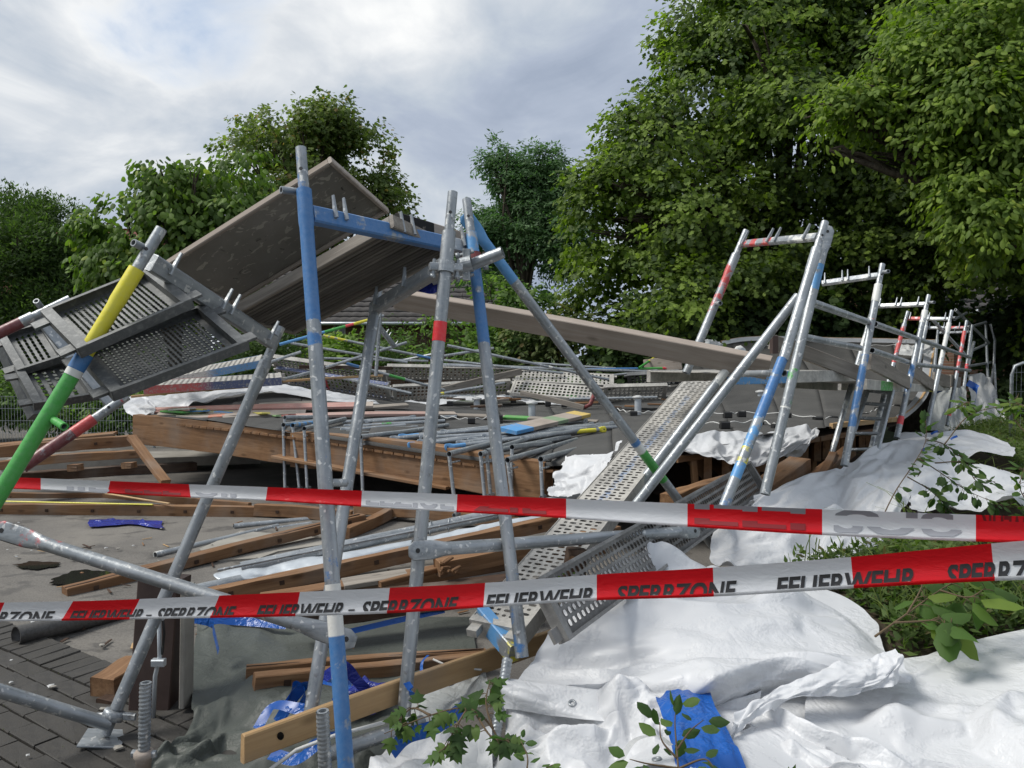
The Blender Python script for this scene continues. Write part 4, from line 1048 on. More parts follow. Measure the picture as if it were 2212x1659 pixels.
def build_roof():
    root = empty('collapsed_pavilion', RG[0, 0], 'collapsed pavilion whose flat bitumen roof sags and bends upwards at the right', 'building')
    N = grid_normals(RG); N *= np.sign(N[..., 2:3].mean())
    rng = np.random.default_rng(8)
    bumps = smooth_noise(ROOF_N, ROOF_M, (14, 30), rng) * .015
    W = 10; s = 0; k = 0
    while s < ROOF_M - 1:
        e = min(ROOF_M - 1, s + W); sl = RG[:, s:e + 1] + N[:, s:e + 1] * (.005 + (.007 if k % 2 else 0) + bumps[:, s:e + 1])[..., None] if False else RG[:, s:e + 1] + N[:, s:e + 1] * ((.006 + .012 * (k % 2)) + bumps[:, s:e + 1])[..., None]
        top = sl.copy()
        # lap edge: a small turned-down lip so the seam shows
        lip0 = top[:, :1] - N[:, s:s + 1] * .018; lip1 = top[:, -1:] - N[:, e:e + 1] * .018
        sheet('roofing_sheet', np.concatenate([lip0, top, lip1], 1), 'bitumen', root, smooth=False)
        s = e; k += 1
    # boarding below the sheets
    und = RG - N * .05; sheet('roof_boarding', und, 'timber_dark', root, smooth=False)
    # row of board ends and big beam at the front left, hanging under the edge
    def edge(u, dz, dy=0.0):
        p = roof_pt(0, u); return p + np.array((0, dy, dz))
    us = np.linspace(0.0, .452, 9)
    for a, b in zip(us, us[1:]):
        p, q = edge(a, -.06, -.02), edge(b, -.06, -.02); nb = max(3, int(np.linalg.norm(q - p) / .11))
        for i in range(nb):
            c0, c1 = p + (q - p) * (i + .06) / nb, p + (q - p) * (i + .94) / nb; mid = (c0 + c1) / 2
            w = np.linalg.norm(c1 - c0); dirv = V((q - p) / np.linalg.norm(q - p))
            me = box_mesh('board', .12, w, .022, .002); back = Vector((-dirv.y, dirv.x, 0)).normalized()
            link('board', me, M_['timber_brown'], root, M=basis(V(mid), back, dirv, back.cross(dirv)))
    beam('edge_beam', P(298, 926, 9.05), P(640, 966, 8.05), .14, .34, 'timber_brown', root, nx=6, warp=.02)
    beam('edge_beam', P(640, 970, 8.0), P(1185, 1038, 6.55), .14, .36, 'timber_brown', root, nx=8, warp=.03, seed=2)
    beam('lower_plank', P(600, 985, 8.0), P(975, 1052, 7.05), .20, .03, 'timber_brown', root)
    # zinc drip edge along the front
    ed = []
    for u in np.linspace(.18, .47, 16):
        p = roof_pt(0, u); ed.append([p + np.array((0, .05, .022)), p + np.array((0, -.030, .018)), p + np.array((0, -.032, -.012))])
    sheet('edge_flashing', np.array(ed), 'bitumen', root, smooth=False)
    # rafters seen under the right-hand edge
    for u in np.linspace(.60, .94, 15):
        p = roof_pt(0, u); q = roof_pt(.12, u); beam('rafter', p + np.array((0, .04, -.17)), q + np.array((0, .6, -.17)), .06, .22, 'timber_brown', root)
    for (a, b) in ((.565, .70), (.70, .82), (.82, .95)):
        beam('fascia_board', roof_pt(0, a) + np.array((0, .0, -.07)), roof_pt(0, b) + np.array((0, .0, -.07)), .03, .05, 'timber_brown', root)
    for u, tilt in ((.585, .05), (.63, -.04), (.665, .03), (.70, .0), (.735, .04), (.77, -.03), (.80, .0), (.83, .03), (.86, 0.)):
        p = roof_pt(0, u); z0 = .12; beam('wall_stud', (p[0] + tilt, p[1] + .10, z0), (p[0], p[1] + .12, p[2] - .1), .045, .07, 'timber_brown', root)
    # added dark sheet standing in for the black shade under the roof
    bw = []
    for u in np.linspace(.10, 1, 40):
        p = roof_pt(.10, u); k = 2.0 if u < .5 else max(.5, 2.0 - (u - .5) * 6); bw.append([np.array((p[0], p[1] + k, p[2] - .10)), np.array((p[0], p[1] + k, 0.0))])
    sheet('under_roof_shade', np.array(bw), 'timber_dark', root, smooth=False)
    # edge strips on the right: curved timber lath with white fleece behind
    path = [roof_pt(v, 1.0, .03) for v in np.linspace(0, 1, 14)]; front = [roof_pt(0, u, .03) for u in np.linspace(.80, 1.0, 10)]
    pl = front + path[1:]
    for i, (a, b) in enumerate(zip(pl, pl[1:])):
        beam('edge_lath', a, b, .035, .05, 'timber_pine', root, nx=1)
    top = [roof_pt(1, u, .06) for u in np.linspace(.70, 1.0, 12)]
    for a, b in zip(top, top[1:]): beam('edge_lath', a, b, .04, .045, 'timber_pine', root, nx=1)
    fl = np.array([[p + np.array((-.02 - .16 * (i / 12), -.05, .05)), p + np.array((0.02, -.05, -.02))] for i, p in enumerate(path)]); fl2 = catmull(fl, 40)
    sheet('white_fleece', fl2, 'tarp_white', root)
    fr = np.array([[p + np.array((0, -.06, .015)), p + np.array((0, -.07, -.03)), p + np.array((0, -.075, -.055))] for p in top]); sheet('white_fleece', catmull(fr, 50), 'tarp_white', root)
    # vents
    for x, y, d, h in ((1149, 906, 9.6, .20), (1378, 892, 10.0, .20), (1030, 880, 11.2, .12), (1643, 868, 11.0, .14)):
        p = P(x, y, d); v = tube('vent_pipe', p - np.array((0, 0, .08)), p + np.array((0, 0, h)), .045, (), root, 'zinc')
        c = poly_tube('vent_cap', [p + np.array((0, 0, h - .01)), p + np.array((0, 0, h + .012)), p + np.array((0, 0, h + .03))], [.07, .075, .02], root, 'tarp_far', 14)
    # lightning conductor: black blocks with a wire
    def wire(pts):
        Q = [P(*p) for p in pts]
        poly_tube('conductor_wire', [q + np.array((0, 0, .055 + .012 * math.sin(i * .9))) for i, q in enumerate(catmull(np.array(Q), 40))], .0055, root, 'white_wire', 5)
        for q in Q:
            me = box_mesh('wire_block', .085, .085, .07, .01); link('wire_block', me, M_['black_plastic'], root, M=Matrix.Translation(V(q + np.array((-.05, 0, .035)))))
    wire([(1500, 898, 8.8), (1573, 903, 8.6), (1603, 901, 8.7), (1700, 905, 8.5), (1768, 914, 8.3), (1800, 912, 8.5)])
    wire([(1480, 926, 7.8), (1567, 926, 7.4), (1640, 922, 7.5), (1680, 932, 7.0)])
    wire([(973, 877, 11.2), (1045, 873, 11.5), (1110, 870, 11.8), (1185, 877, 11.6), (1220, 880, 11.4)])
    wire([(945, 909, 9.4), (1020, 915, 9.2), (1080, 908, 9.4)]); wire([(1330, 892, 10.2), (1370, 900, 9.8), (1430, 897, 9.8)])
    wire([(1650, 755, 13.0), (1822, 755, 13.0), (1950, 752, 12.9)]); wire([(1868, 905, 9.2), (1900, 892, 9.8), (1935, 885, 10.1)])
    return root
ROOF = build_roof()

# ================================================================== FOREGROUND SCAFFOLD FRAMES
def yp(top, bot, bands, spig=.16):
    L = (V(top) - V(bot)).length; k = L / max(.1, L - spig)
    out = [(frac_y(top, bot, y1) * k, frac_y(top, bot, y0) * k, c, cov) for y0, y1, c, cov in bands]
    return sorted(out)
def frac_y(top, bot, y):
    a, b = V(top), V(bot); lo, hi = 0., 1.
    for _ in range(40):
        m = (lo + hi) / 2
        if _proj(np.array(b.lerp(a, m)))[1] > y: lo = m
        else: hi = m
    return lo
def pt(seq): return [P(*c) for c in seq]
def paintsrev(lst): return [(1 - b, 1 - a, c, k) for a, b, c, k in lst][::-1]
# blue frame
A_top, A_bot = P(650, 320, 2.68), P(752, 1720, 2.22)
D_top, D_bot = P(1008, 431, 3.26), P(1128, 1420, 2.74)
blue_frame = scaffold_frame('upright blue-painted scaffold frame with blue crossbar',
    [(A_top, A_bot, yp(A_top, A_bot, [(200, 690, BLUE, .86), (690, 745, BLUE, .74), (745, 910, BLUE, .46), (910, 1255, BLUE, .56), (1262, 1372, WHT, .9), (1375, 1720, BLUE, .84)])),
     (D_top, D_bot, yp(D_top, D_bot, [(300, 560, SKYB, .72), (560, 740, BLUE, .88), (740, 770, BLUE, .6), (1240, 1420, BLUE, .62)]))],
    (P(672, 464, 2.66), P(1004, 536, 3.22)), pins=(.115, .175, .53, .60, .965), barpaint=[(0, .86, BLUE, .86), (.86, 1, BLUE, .45)], barh=.062, barw=.04,
    lug=[(P(655, 416, 2.68), P(607, 410, 2.62), [(0, 1, BLUE, .5)]), (P(712, 1043, 2.45), P(748, 1043, 2.50), [(0, 1, SKYB, .6)])])
# second, silver frame behind it: posts B and C
B_top, B_bot = P(818, 622, 3.45), P(668, 1560, 2.58)
C_top, C_bot = P(978, 415, 2.96), P(872, 1545, 2.66)
silver_frame = scaffold_frame('bare silver scaffold frame behind the blue one, red sticker on its post',
    [(C_top, C_bot, [(.0, .05, WHT, .4), (.9, 1, WHT, .35)]), (B_top, B_bot, [(0, .04, WHT, .2)])],
    (P(806, 668, 3.42), P(958, 574, 2.92)), pins=(.12, .55), barh=.06, barw=.04)
def sticker(frame, p0, p1, r, col, name, mat='galvanised'):
    p0, p1 = V(p0), V(p1); return tube(name, p0, p1, r, [(0, 1, col, 1.2)], frame, wall=.001, cap=True)
def on(top, bot, t): return V(bot).lerp(V(top), t)
sticker(silver_frame, on(C_top, C_bot, frac_y(C_top, C_bot, 738)), on(C_top, C_bot, frac_y(C_top, C_bot, 696)), .0252, TAPE_RED, 'red_sticker')
# left frame: yellow and green post, silver post on a base jack
G_top, G_bot = P(349, 494, 2.58), P(-60, 1165, 2.32)
F_top, F_bot = P(607, 706, 3.30), P(252, 1530, 2.98)
left_frame = scaffold_frame('toppled scaffold frame with one yellow and green post, one silver post',
    [(G_top, G_bot, yp(G_top, G_bot, [(808, 1165, GRN, 1.35), (560, 808, YEL, 1.3), (540, 560, YEL, .5)])), (F_top, F_bot, [(0, .03, WHT, .2)])],
    (P(326, 566, 2.60), P(588, 738, 3.22)), pins=(.10, .50, .57, .93), barh=.062, barw=.04,
    lug=[(P(322, 541, 2.58), P(288, 524, 2.52), ()), (P(112, 905, 2.42), P(139, 922, 2.36), [(0, 1, GRN, 1.2)])])
t_ = frac_y(G_top, G_bot, 798)
sticker(left_frame, on(G_top, G_bot, t_), on(G_top, G_bot, frac_y(G_top, G_bot, 764)), .0262, BLUE, 'blue_wrap')
sticker(left_frame, on(G_top, G_bot, frac_y(G_top, G_bot, 812)), on(G_top, G_bot, t_), .0256, WHT, 'white_wrap')
def base_jack_foot():
    c = V(F_bot); g = V(G(213, 1607, .012)); u = (V(F_top) - V(F_bot)).normalized()
    tube('jack_spindle', c - u * .10, c + u * .05, .019, (), left_frame)
    poly_tube('jack_nut', [c - u * .045, c - u * .04, c - u * .01, c - u * .005], [.03, .042, .042, .03], left_frame, 'galvanised', 8)
    for s in (-1, 1):
        beam('nut_wing', c - u * .025, c - u * .03 + Vector((s * .085, .0, -.004)), .02, .026, 'galvanised', left_frame)
    me = box_mesh('base_plate', .15, .15, .008, .002); x, y, z = frame_axes(Vector((1, .25, -.16)), (-.1, .0, 1))
    link('base_plate', me, M_['galvanised'], left_frame, M=basis(c - u * .115 - x * .075, x, y, z))
base_jack_foot()
# clamps where the poles cross near the top of the blue frame
def clamp(label, c, axis, other, mat, offs=(0, 0, 0)):
    c = V(c); u = V(axis).normalized(); root = empty('pipe_clamp', c, label, 'pipe clamp')
    x, y, z = frame_axes(u)
    for nm, s in (('clamp_band', 0),):
        n = 20; v, f = [], []
        for i in range(n):
            a = 2 * math.pi * i / n
            for rr, hh in ((.027, -.022), (.0335, -.022), (.0335, .022), (.027, .022)): v.append(u * hh + y * rr * math.cos(a) + z * rr * math.sin(a))
        for i in range(n):
            j = (i + 1) % n
            for k in range(4): f.append((i * 4 + k, j * 4 + k, j * 4 + (k + 1) % 4, i * 4 + (k + 1) % 4))
        link(nm, mesh(nm, v, f, False, [(.5, .5, .5, 0)] * len(v)), M_[mat], root, loc=c)
    w = V(other).normalized()
    for s in (-1, 1):
        o = c + w * (.046 * s); tube('bolt', o - u * .035 + z * .0, o + u * .03, .007, (), root, 'rust_paint' if mat == 'red_paint' else 'galvanised', 8, cap=True)
        beam('lug', c + w * (.028 * s), c + w * (.062 * s), .026, .03, mat, root, up=u)
        poly_tube('nut', [o - u * .045, o - u * .03], .013, root, 'galvanised', 6)
    return root
clD = on(D_top, D_bot, frac_y(D_top, D_bot, 560)); clC = on(C_top, C_bot, frac_y(C_top, C_bot, 577))
clamp('red pipe clamp round the right post of the blue frame', clD, V(D_top) - V(D_bot), (1, -.25, 0), 'red_paint')
clamp('grey pipe clamp round the silver post left of the red clamp', clC, V(C_top) - V(C_bot), (1, .3, 0), 'galvanised')
clamp('grey pipe clamp on the short horizontal tube below the red clamp', V(P(1008, 572, 3.05)), (1, -.1, .25), (0, .1, 1), 'galvanised')

TUBES = 'loose scaffold tubes'
def ltube(label, a, b, paints=(), r=.02415, name='scaffold_tube', flat=None, cat='scaffold tube', group=None, seg=14, flatl=.16):
    """loose tube or brace between two picture points (x, y, depth); flat = ends pressed flat: 'a', 'b', 'ab'"""
    p, q = V(P(*a)), V(P(*b))
    if not flat:
        o = tube(name, p, q, r, paints, None, seg=seg); return tag(o, label, cat, group)
    root = empty(name, p, label, cat, group); u = (q - p).normalized(); L = (q - p).length
    s0 = flatl if 'a' in flat else 0; s1 = flatl if 'b' in flat else 0
    tube('shaft', p + u * s0, q - u * s1, r, paints, root, seg=seg)
    side = u.cross(Vector((0, -1, .2))).normalized()      # flat face towards the viewer
    fn = side.cross(u)
    for on_, c, d in ((s0, p, u), (s1, q, -u)):
        if not on_: continue
        n = 8; v, f, cc = [], [], []; pc = paints[0] if (paints and c is p and paints[0][0] < .05) else (paints[-1] if (paints and c is q and paints[-1][1] > .95) else None)
        for i in range(n + 1):
            t = i / n; k = min(1, max(0, (t - .5) / .5)); k = k * k * (3 - 2 * k)
            hw = r * (1.42 * (1 - k) + k) * (1 if t > .12 else .55 + 3.5 * t); ht = r * (.17 * (1 - k) + k)
            for j in range(12):
                a = 2 * math.pi * j / 12; v.append(d * (on_ * t + .002) + side * hw * math.cos(a) + fn * ht * math.sin(a)); cc.append((*pc[2], pc[3]) if pc else (.5, .5, .5, 0))
        for i in range(n):
            for j in range(12): f.append((i * 12 + j, i * 12 + (j + 1) % 12, (i + 1) * 12 + (j + 1) % 12, (i + 1) * 12 + j))
        f.append(tuple(range(12))[::-1])
        link('flattened_end', mesh('flattened_end', v, f, True, cc), M_['galvanised'], root, loc=c)
        hc = c + d * .035; tube('bolt_hole', hc + fn * (r * .2), hc - fn * (r * .2), .009, (), root, 'black_plastic', 8, cap=True, wall=.001)
    return root
ltube('long brace slanting from the top of the blue frame, blue above and green below', (1001, 462, 3.30), (1542, 1182, 4.15),
      [(0, .105, SKYB, .97), (.105, .13, SKYB, .55), (.60, .615, BLUE, 1.3), (.615, .64, WHT, 1.2), (.64, .74, GRN, 1.2)], flat='a', name='diagonal_brace')
ltube('short stub of tube clamped through the top of the blue frame', (1086, 545, 3.05), (935, 606, 3.12), [(.75, 1, NAVY, .2)], name='scaffold_tube')
sh = crumple(control_surface([[(902, 612, 3.14), (945, 596, 3.12), (962, 600, 3.1)], [(905, 630, 3.12), (935, 634, 3.1), (955, 618, 3.1)]], 16, 24), 1.05, 30, ((3, .006),), 3)
sheet('plastic_wrap', sh, 'plastic_navy', None, 'navy plastic wrapped round the stub of tube beside the silver post', 'plastic sheet')
ltube('thick silver brace crossing the left foreground with a flattened red end', (-14, 1140, 2.72), (770, 1387, 2.55), [(0, .06, RED, .62)], flat='ab', name='diagonal_brace', flatl=.22)
ltube('silver tube running to the base plate at the lower left corner', (-40, 1480, 2.72), (236, 1565, 2.95), [(0, 1, WHT, .34)], name='ledger_tube')
ltube('silver brace running right from the silver post across the perforated walkway', (882, 1191, 2.66), (1512, 1146, 3.5), (), flat='ab', name='diagonal_brace')
ltube('grey tube lying under the fresh pine board', (700, 1632, 2.42), (912, 1560, 2.7), [(0, 1, WHT, .3)], name='scaffold_tube')
# left end of the fallen scaffold: red frame with decks
R1t, R1b = P(152, 646, 3.35), P(-70, 752, 3.2)
R2t, R2b = P(275, 856, 3.30), P(48, 1010, 3.05)
scaffold_frame('toppled scaffold frame with worn red posts under the tilted steel decks', [(R1t, R1b, [(0, .82, DRED, .95)]), (R2t, R2b, [(0, .7, DRED, .88), (.7, 1, RED, .85)])],
    (P(88, 678, 3.36), P(246, 868, 3.32)), pins=(), barh=.075, barw=.05, lug=[(P(92, 668, 3.35), P(78, 650, 3.3), ()), ])
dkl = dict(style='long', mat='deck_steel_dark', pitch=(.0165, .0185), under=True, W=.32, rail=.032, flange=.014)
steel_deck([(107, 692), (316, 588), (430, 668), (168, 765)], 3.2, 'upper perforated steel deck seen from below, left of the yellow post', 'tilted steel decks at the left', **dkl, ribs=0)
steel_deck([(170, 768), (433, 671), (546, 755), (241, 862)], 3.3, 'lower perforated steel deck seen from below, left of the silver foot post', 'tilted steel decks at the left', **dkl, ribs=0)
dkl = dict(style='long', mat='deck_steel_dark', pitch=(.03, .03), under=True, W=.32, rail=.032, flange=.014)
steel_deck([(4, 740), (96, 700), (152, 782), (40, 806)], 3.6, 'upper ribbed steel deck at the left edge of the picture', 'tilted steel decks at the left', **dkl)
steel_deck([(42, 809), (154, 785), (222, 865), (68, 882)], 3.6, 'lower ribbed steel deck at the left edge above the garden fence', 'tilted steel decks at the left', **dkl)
beam_l = beam('deck_support', P(0, 732, 3.7), P(78, 900, 3.62), .06, .05, 'deck_steel_dark'); tag(beam_l, 'dark steel bar at the far left behind the tilted decks', 'steel bar')
# plywood and board decks hanging between the frames
flat_panel([(355, 573), (717, 357), (824, 452), (505, 652)], 3.85, .012, 'plywood_deck', 'tilted weathered plywood deck panel seen from below, high behind the blue frame', 'scaffold deck', 'plywood', flip=True, rim=(.018, .03), rimmat='board_pale', W=.375)
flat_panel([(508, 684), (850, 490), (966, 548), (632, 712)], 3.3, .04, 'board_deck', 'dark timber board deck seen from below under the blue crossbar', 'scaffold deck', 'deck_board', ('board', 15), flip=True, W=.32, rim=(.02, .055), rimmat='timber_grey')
o = beam('end_board', P(858, 480, 3.0), P(1000, 522, 3.3), .03, .075, 'board_pale', cols=[(0, .5, (.02, .02, .02), 1.2)], up=(0, .2, 1)); tag(o, 'short board half black half bare lying on the blue crossbar', 'board')

# ================================================================== MIDDLE: walkways, plank
def wpaint(t, s): 
    return (*BLUE, .55) if (.42 < s < .60 and .15 < t < .72 and random.random() < .7) else (.5, .5, .5, 0)
random.seed(5)
steel_deck([(1489, 806), (1014, 1340), (1130, 1362), (1562, 810)], 4.4, 'perforated steel walkway plank sloping down from the right in the middle', None, W=.235, style='slots', pitch=(.032, .0325), paint=wpaint, railpaint=lambda t: (.5, .5, .5, 0))
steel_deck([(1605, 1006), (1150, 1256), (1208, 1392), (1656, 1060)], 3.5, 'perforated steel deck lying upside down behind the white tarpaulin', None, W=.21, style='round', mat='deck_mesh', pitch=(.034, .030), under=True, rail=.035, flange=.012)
o = beam('deck_end_hook', P(1040, 1327, 3.05), P(1112, 1412, 2.85), .05, .075, 'galvanised', cols=[(0, .75, SKYB, .8), (.75, 1, YEL, .7)]); tag(o, 'blue and yellow painted steel end piece at the foot of the walkway', 'steel bar')
o = beam('long_plank', P(852, 645, 4.9), P(1660, 793, 4.15), .05, .135, 'board_pale', up=(0, -.8, 1), jitter=.012, nx=10, warp=.01); tag(o, 'long weathered grey plank slanting across the middle', 'plank')

# ================================================================== RIGHT: standing frames receding
gx = 'row of leaning scaffold frames on the right'
F1l_t, F1l_b = P(1612, 498, 4.55), P(1482, 806, 4.45)
F1r_t, F1r_b = P(1782, 480, 3.85), P(1692, 778, 3.62)
scaffold_frame('nearest leaning frame of the right row, with red crossbar end and red post', [(F1l_t, F1l_b, [(.45, .92, RED, 0.69)]), (F1r_t, F1r_b, [(.0, .1, WHT, 0.26), (.3, .9, WHT, 0.53)])],
    (P(1602, 527, 4.55), P(1766, 512, 3.88)), gx, barh=.04, barw=.03, pins=(.06, .42, .52, .88), barpaint=[(0, .45, RED, 0.73), (.45, 1, WHT, 0.69)], lug=[(P(1545, 656, 4.5), P(1556, 655, 4.4), ())])
ltube('blue lower post with yellow splashes standing on the upside-down deck', (1690, 776, 3.62), (1563, 1096, 3.35), [(0, .42, BLUE, 0.79), (.42, .62, SKYB, 0.72), (.62, .72, YEL, 0.69), (.72, .82, SKYB, 0.72), (.82, .9, YEL, 0.43), (.9, 1, BLUE, 0.72)], name='scaffold_post')
ltube('steep silver brace with blue top and green stretch beside the red-barred frame', (1790, 487, 3.9), (1652, 1068, 3.6), [(.05, .16, SKYB, 0.77), (.5, .64, GRN, 0.60), (.655, .66, WHT, 0.86)], name='diagonal_brace', flat='a')
ltube('silver brace slanting down from the nearest right frame behind the long plank', (1724, 640, 3.9), (1372, 1092, 3.75), (), name='diagonal_brace')
ltube('silver brace under the walkway ending in a white flattened lug above the plank', (1606, 750, 4.3), (1352, 1086, 4.05), [(0, .12, WHT, 0.77)], name='diagonal_brace', flat='a')
ltube('thin pale tube along the roof edge behind the end of the long plank', (1560, 808, 4.4), (1694, 806, 3.75), [(0, 1, WHT, 0.52)], r=.018, name='guard_rail')
F2t, F2b = P(1906, 571, 5.3), P(1824, 1006, 4.9)
scaffold_frame('second frame of the right row, its post striped yellow, green and blue', [(F2t, F2b, [(0, .2, BLUE, 0.32), (.2, .42, BLUE, 0.77), (.42, .60, BLUE, 0.72), (.60, .76, GRN, 0.47), (.76, .80, RED, 0.60), (.80, .9, YEL, 0.52), (.9, 1, WHT, 0.77)]), (P(1766, 585, 5.55), P(1690, 900, 5.3), ())],
    (P(1776, 612, 5.5), P(1896, 595, 5.3)), gx, barh=.04, barw=.03, pins=(.06, .38, .48, .86), barpaint=[(0, 1, WHT, 0.65)], lug=[(P(1905, 588, 5.3), P(1919, 586, 5.2), ())])
F3t, F3b = P(2006, 638, 6.9), P(1937, 946, 6.5)
scaffold_frame('third frame of the right row, yellow above, blue below, red band low down', [(F3t, F3b, [(.10, .16, PINK, .9), (.28, .62, BLUE, 0.68), (.62, .9, YEL, 0.52), (.9, 1, WHT, 0.77)]), (P(1892, 650, 7.2), P(1786, 1016, 6.6), [(0, 1, WHT, 0.65)])],
    (P(1897, 661, 7.2), P(1998, 657, 6.9)), gx, barh=.04, barw=.03, pins=(.04, .40, .50, .86), barpaint=[(0, 1, WHT, 0.69)], lug=[(P(2005, 653, 6.9), P(2018, 653, 6.8), ())])
F4t, F4b = P(2056, 671, 8.6), P(2002, 926, 8.2)
scaffold_frame('fourth frame of the right row, red post and red crossbar end on its left side', [(P(1961, 673, 8.9), P(1918, 830, 8.7), [(.35, .95, RED, 0.77)]), (F4t, F4b, [(.0, .2, BLUE, 0.45), (.2, .6, WHT, 0.43), (.6, 1, WHT, 0.77)])],
    (P(1961, 688, 8.9), P(2051, 689, 8.6)), gx, barh=.04, barw=.03, pins=(.06, .52, .9), barpaint=[(0, .38, RED, 0.82), (.38, 1, WHT, 0.60)], lug=[(P(2056, 686, 8.6), P(2065, 686, 8.5), ())])
scaffold_frame('fifth frame of the right row, with red right-hand post', [(P(2005, 681, 10.6), P(1982, 800, 10.4), [(0, 1, WHT, 0.60)]), (P(2088, 693, 10.3), P(2046, 920, 9.9), [(.1, .16, PINK, .8), (.55, 1, RED, 0.73)])],
    (P(2003, 708, 10.6), P(2085, 708, 10.3)), gx, barh=.04, barw=.03, pins=(.06, .3, .45, .85), barpaint=[(0, .5, WHT, 0.69), (.5, 1, RED, 0.77)], lug=[(P(2087, 706, 10.3), P(2095, 705, 10.2), ())])
scaffold_frame('sixth and farthest plain grey frame of the right row', [(P(2026, 713, 12.2), P(2016, 830, 12.0), ()), (P(2100, 702, 11.9), P(2072, 915, 11.5), [(.6, .66, PINK, .8)])],
    (P(2027, 719, 12.2), P(2099, 717, 11.9)), gx, barh=.04, barw=.03, pins=(.1, .5, .9))
for i, (a, b, lab) in enumerate([((1738, 648, 4.0), (1876, 696, 5.2), 'upper brace between the first and second right frames'), ((1890, 700, 5.3), (2096, 772, 10.5), 'upper brace running from the second right frame to the far frames'),
      ((1708, 722, 4.6), (1858, 752, 5.4), 'lower rail between the first and second right frames above the toe board'), ((1884, 757, 5.4), (1972, 786, 7.0), 'lower rail between the second and third right frames'),
      ((1974, 787, 7.0), (2095, 800, 10.6), 'lower rail from the third right frame to the far frames'), ((2010, 686, 10.2), (2090, 772, 10.6), 'diagonal brace inside the fourth right frame')]):
    ltube(lab, a, b, [(.0, .02, WHT, 0.43)], name='guard_rail', r=.0215, seg=10)
ge = 'bent guard rails at the far end of the right row'
for a, b in [((2064, 669, 12.3), (2136, 741, 12.9)), ((2129, 694, 13.2), (2137, 898, 12.8)), ((2090, 708, 12.5), (2130, 696, 13.2)), ((2094, 760, 12.3), (2136, 741, 12.9)), ((2084, 814, 12), (2120, 808, 13)), ((2086, 792, 12.), (2140, 783, 13.3)), ((2104, 738, 12.2), (2092, 790, 12.1)), ((2062, 690, 12.2), (2088, 676, 12.6))]:
    ltube('thin grey bent rail at the far end of the leaning scaffold', a, b, (), name='guard_rail', group=ge, seg=8, r=.022)
o = poly_tube('bent_post', [P(2139, 700, 13.3), P(2149, 735, 13.3), P(2147, 790, 13.2), P(2141, 830, 13.1)], .024, None, 'galvanised', 8); tag(o, 'buckled grey post at the very end of the leaning scaffold', 'scaffold post')
for (a, b, h, lab) in [((1666, 738, 4.9), (1862, 808, 5.2), .095, 'weathered grey toe board with broken end beside the nearest right frame'), ((1878, 781, 5.4), (1962, 826, 6.6), .11, 'weathered toe board between the second and third right frames'), ((1966, 797, 6.9), (2014, 832, 8.2), .12, 'weathered toe board just behind the third right frame'),
                       ((2016, 818, 8.7), (2050, 824, 9.6), .15, 'weathered toe board between the fourth and fifth right frames'), ((2052, 822, 9.9), (2073, 826, 11.0), .15, 'weathered toe board near the far end of the right row')]:
    o = beam('toe_board', P(*a), P(*b), .03, h, 'timber_grey', jitter=.02, nx=6, warp=.008); tag(o, lab, 'toe board')
o = beam('bracket', P(1672, 726, 4.85), P(1672, 764, 4.85), .04, .05, 'rust_paint'); tag(o, 'rusty bracket on the broken end of the nearest toe board', 'bracket')
def dkpaint(c0, c1, col): return lambda t: (*col, .95) if c0 <= t <= c1 else (.5, .5, .5, 0)
gd = 'row of steel decks level with the eye on the right'
for (pl, lab, rp) in [([(1575, 817, 4.35), (1852, 811, 5.35), (1842, 806, 5.9), (1590, 812, 4.9)], 'nearest edge-on steel deck with blue lower edge in the right row', dkpaint(.0, .35, SKYB)),
                  ([(1868, 830, 5.4), (1954, 838, 6.9), (1950, 833, 7.5), (1870, 825, 5.9)], 'second edge-on steel deck, marked with a green patch', dkpaint(.3, .55, GRN)),
                  ([(1962, 837, 6.95), (2013, 839, 8.6), (2008, 834, 9.2), (1960, 832, 7.5)], 'third edge-on steel deck, yellow at its end', dkpaint(.85, 1, YEL)),
                  ([(2020, 838, 8.7), (2050, 836, 10.2), (2046, 833, 10.9), (2018, 834, 9.3)], 'fourth and farthest edge-on steel deck', dkpaint(2, 3, YEL))]:
    Q = [P(*p) for p in pl]; root = empty('scaffold_deck', Q[0], lab, 'scaffold deck', gd)
    ux = Q[1] - Q[0]; lx = np.linalg.norm(ux); ux /= lx; w = np.array((-ux[1], ux[0], 0)); w /= np.linalg.norm(w)
    beam('side_rail', Q[0], Q[1], .03, .075, 'deck_steel', root, cols=[(i / 10, (i + 1) / 10 - .001, rp((i + .5) / 10)[:3], rp((i + .5) / 10)[3]) for i in range(10)], nx=10)
    beam('side_rail', Q[0] + w * .58, Q[1] + w * .58, .03, .075, 'deck_steel', root)
    a, b = Q[0] + w * .29, Q[1] + w * .29; beam('plate', a + np.array((0, 0, .03)), b + np.array((0, 0, .03)), .55, .006, 'deck_steel', root)
# ladder leaning at the roof edge
def ladder():
    a0, a1, b0, b1 = P(1926, 846, 6.3), P(1893, 974, 5.9), P(1874, 840, 6.5), P(1828, 976, 6.1)
    root = empty('ladder', b1, 'light metal ladder leaning against the roof edge behind the second right frame', 'ladder')
    beam('stile', a1, a0, .025, .06, 'galvanised', root, up=(0, 1, 0)); beam('stile', b1, b0, .025, .06, 'galvanised', root, up=(0, 1, 0))
    for t in (.03, .28, .52, .76, .97): tube('rung', b1 + (b0 - b1) * t, a1 + (a0 - a1) * t, .014, (), root, seg=8)
ladder()
ltube('white scaffold post standing behind the ladder', (1912, 846, 6.8), (1880, 980, 6.5), [(0, 1, WHT, 0.69)], name='scaffold_post')
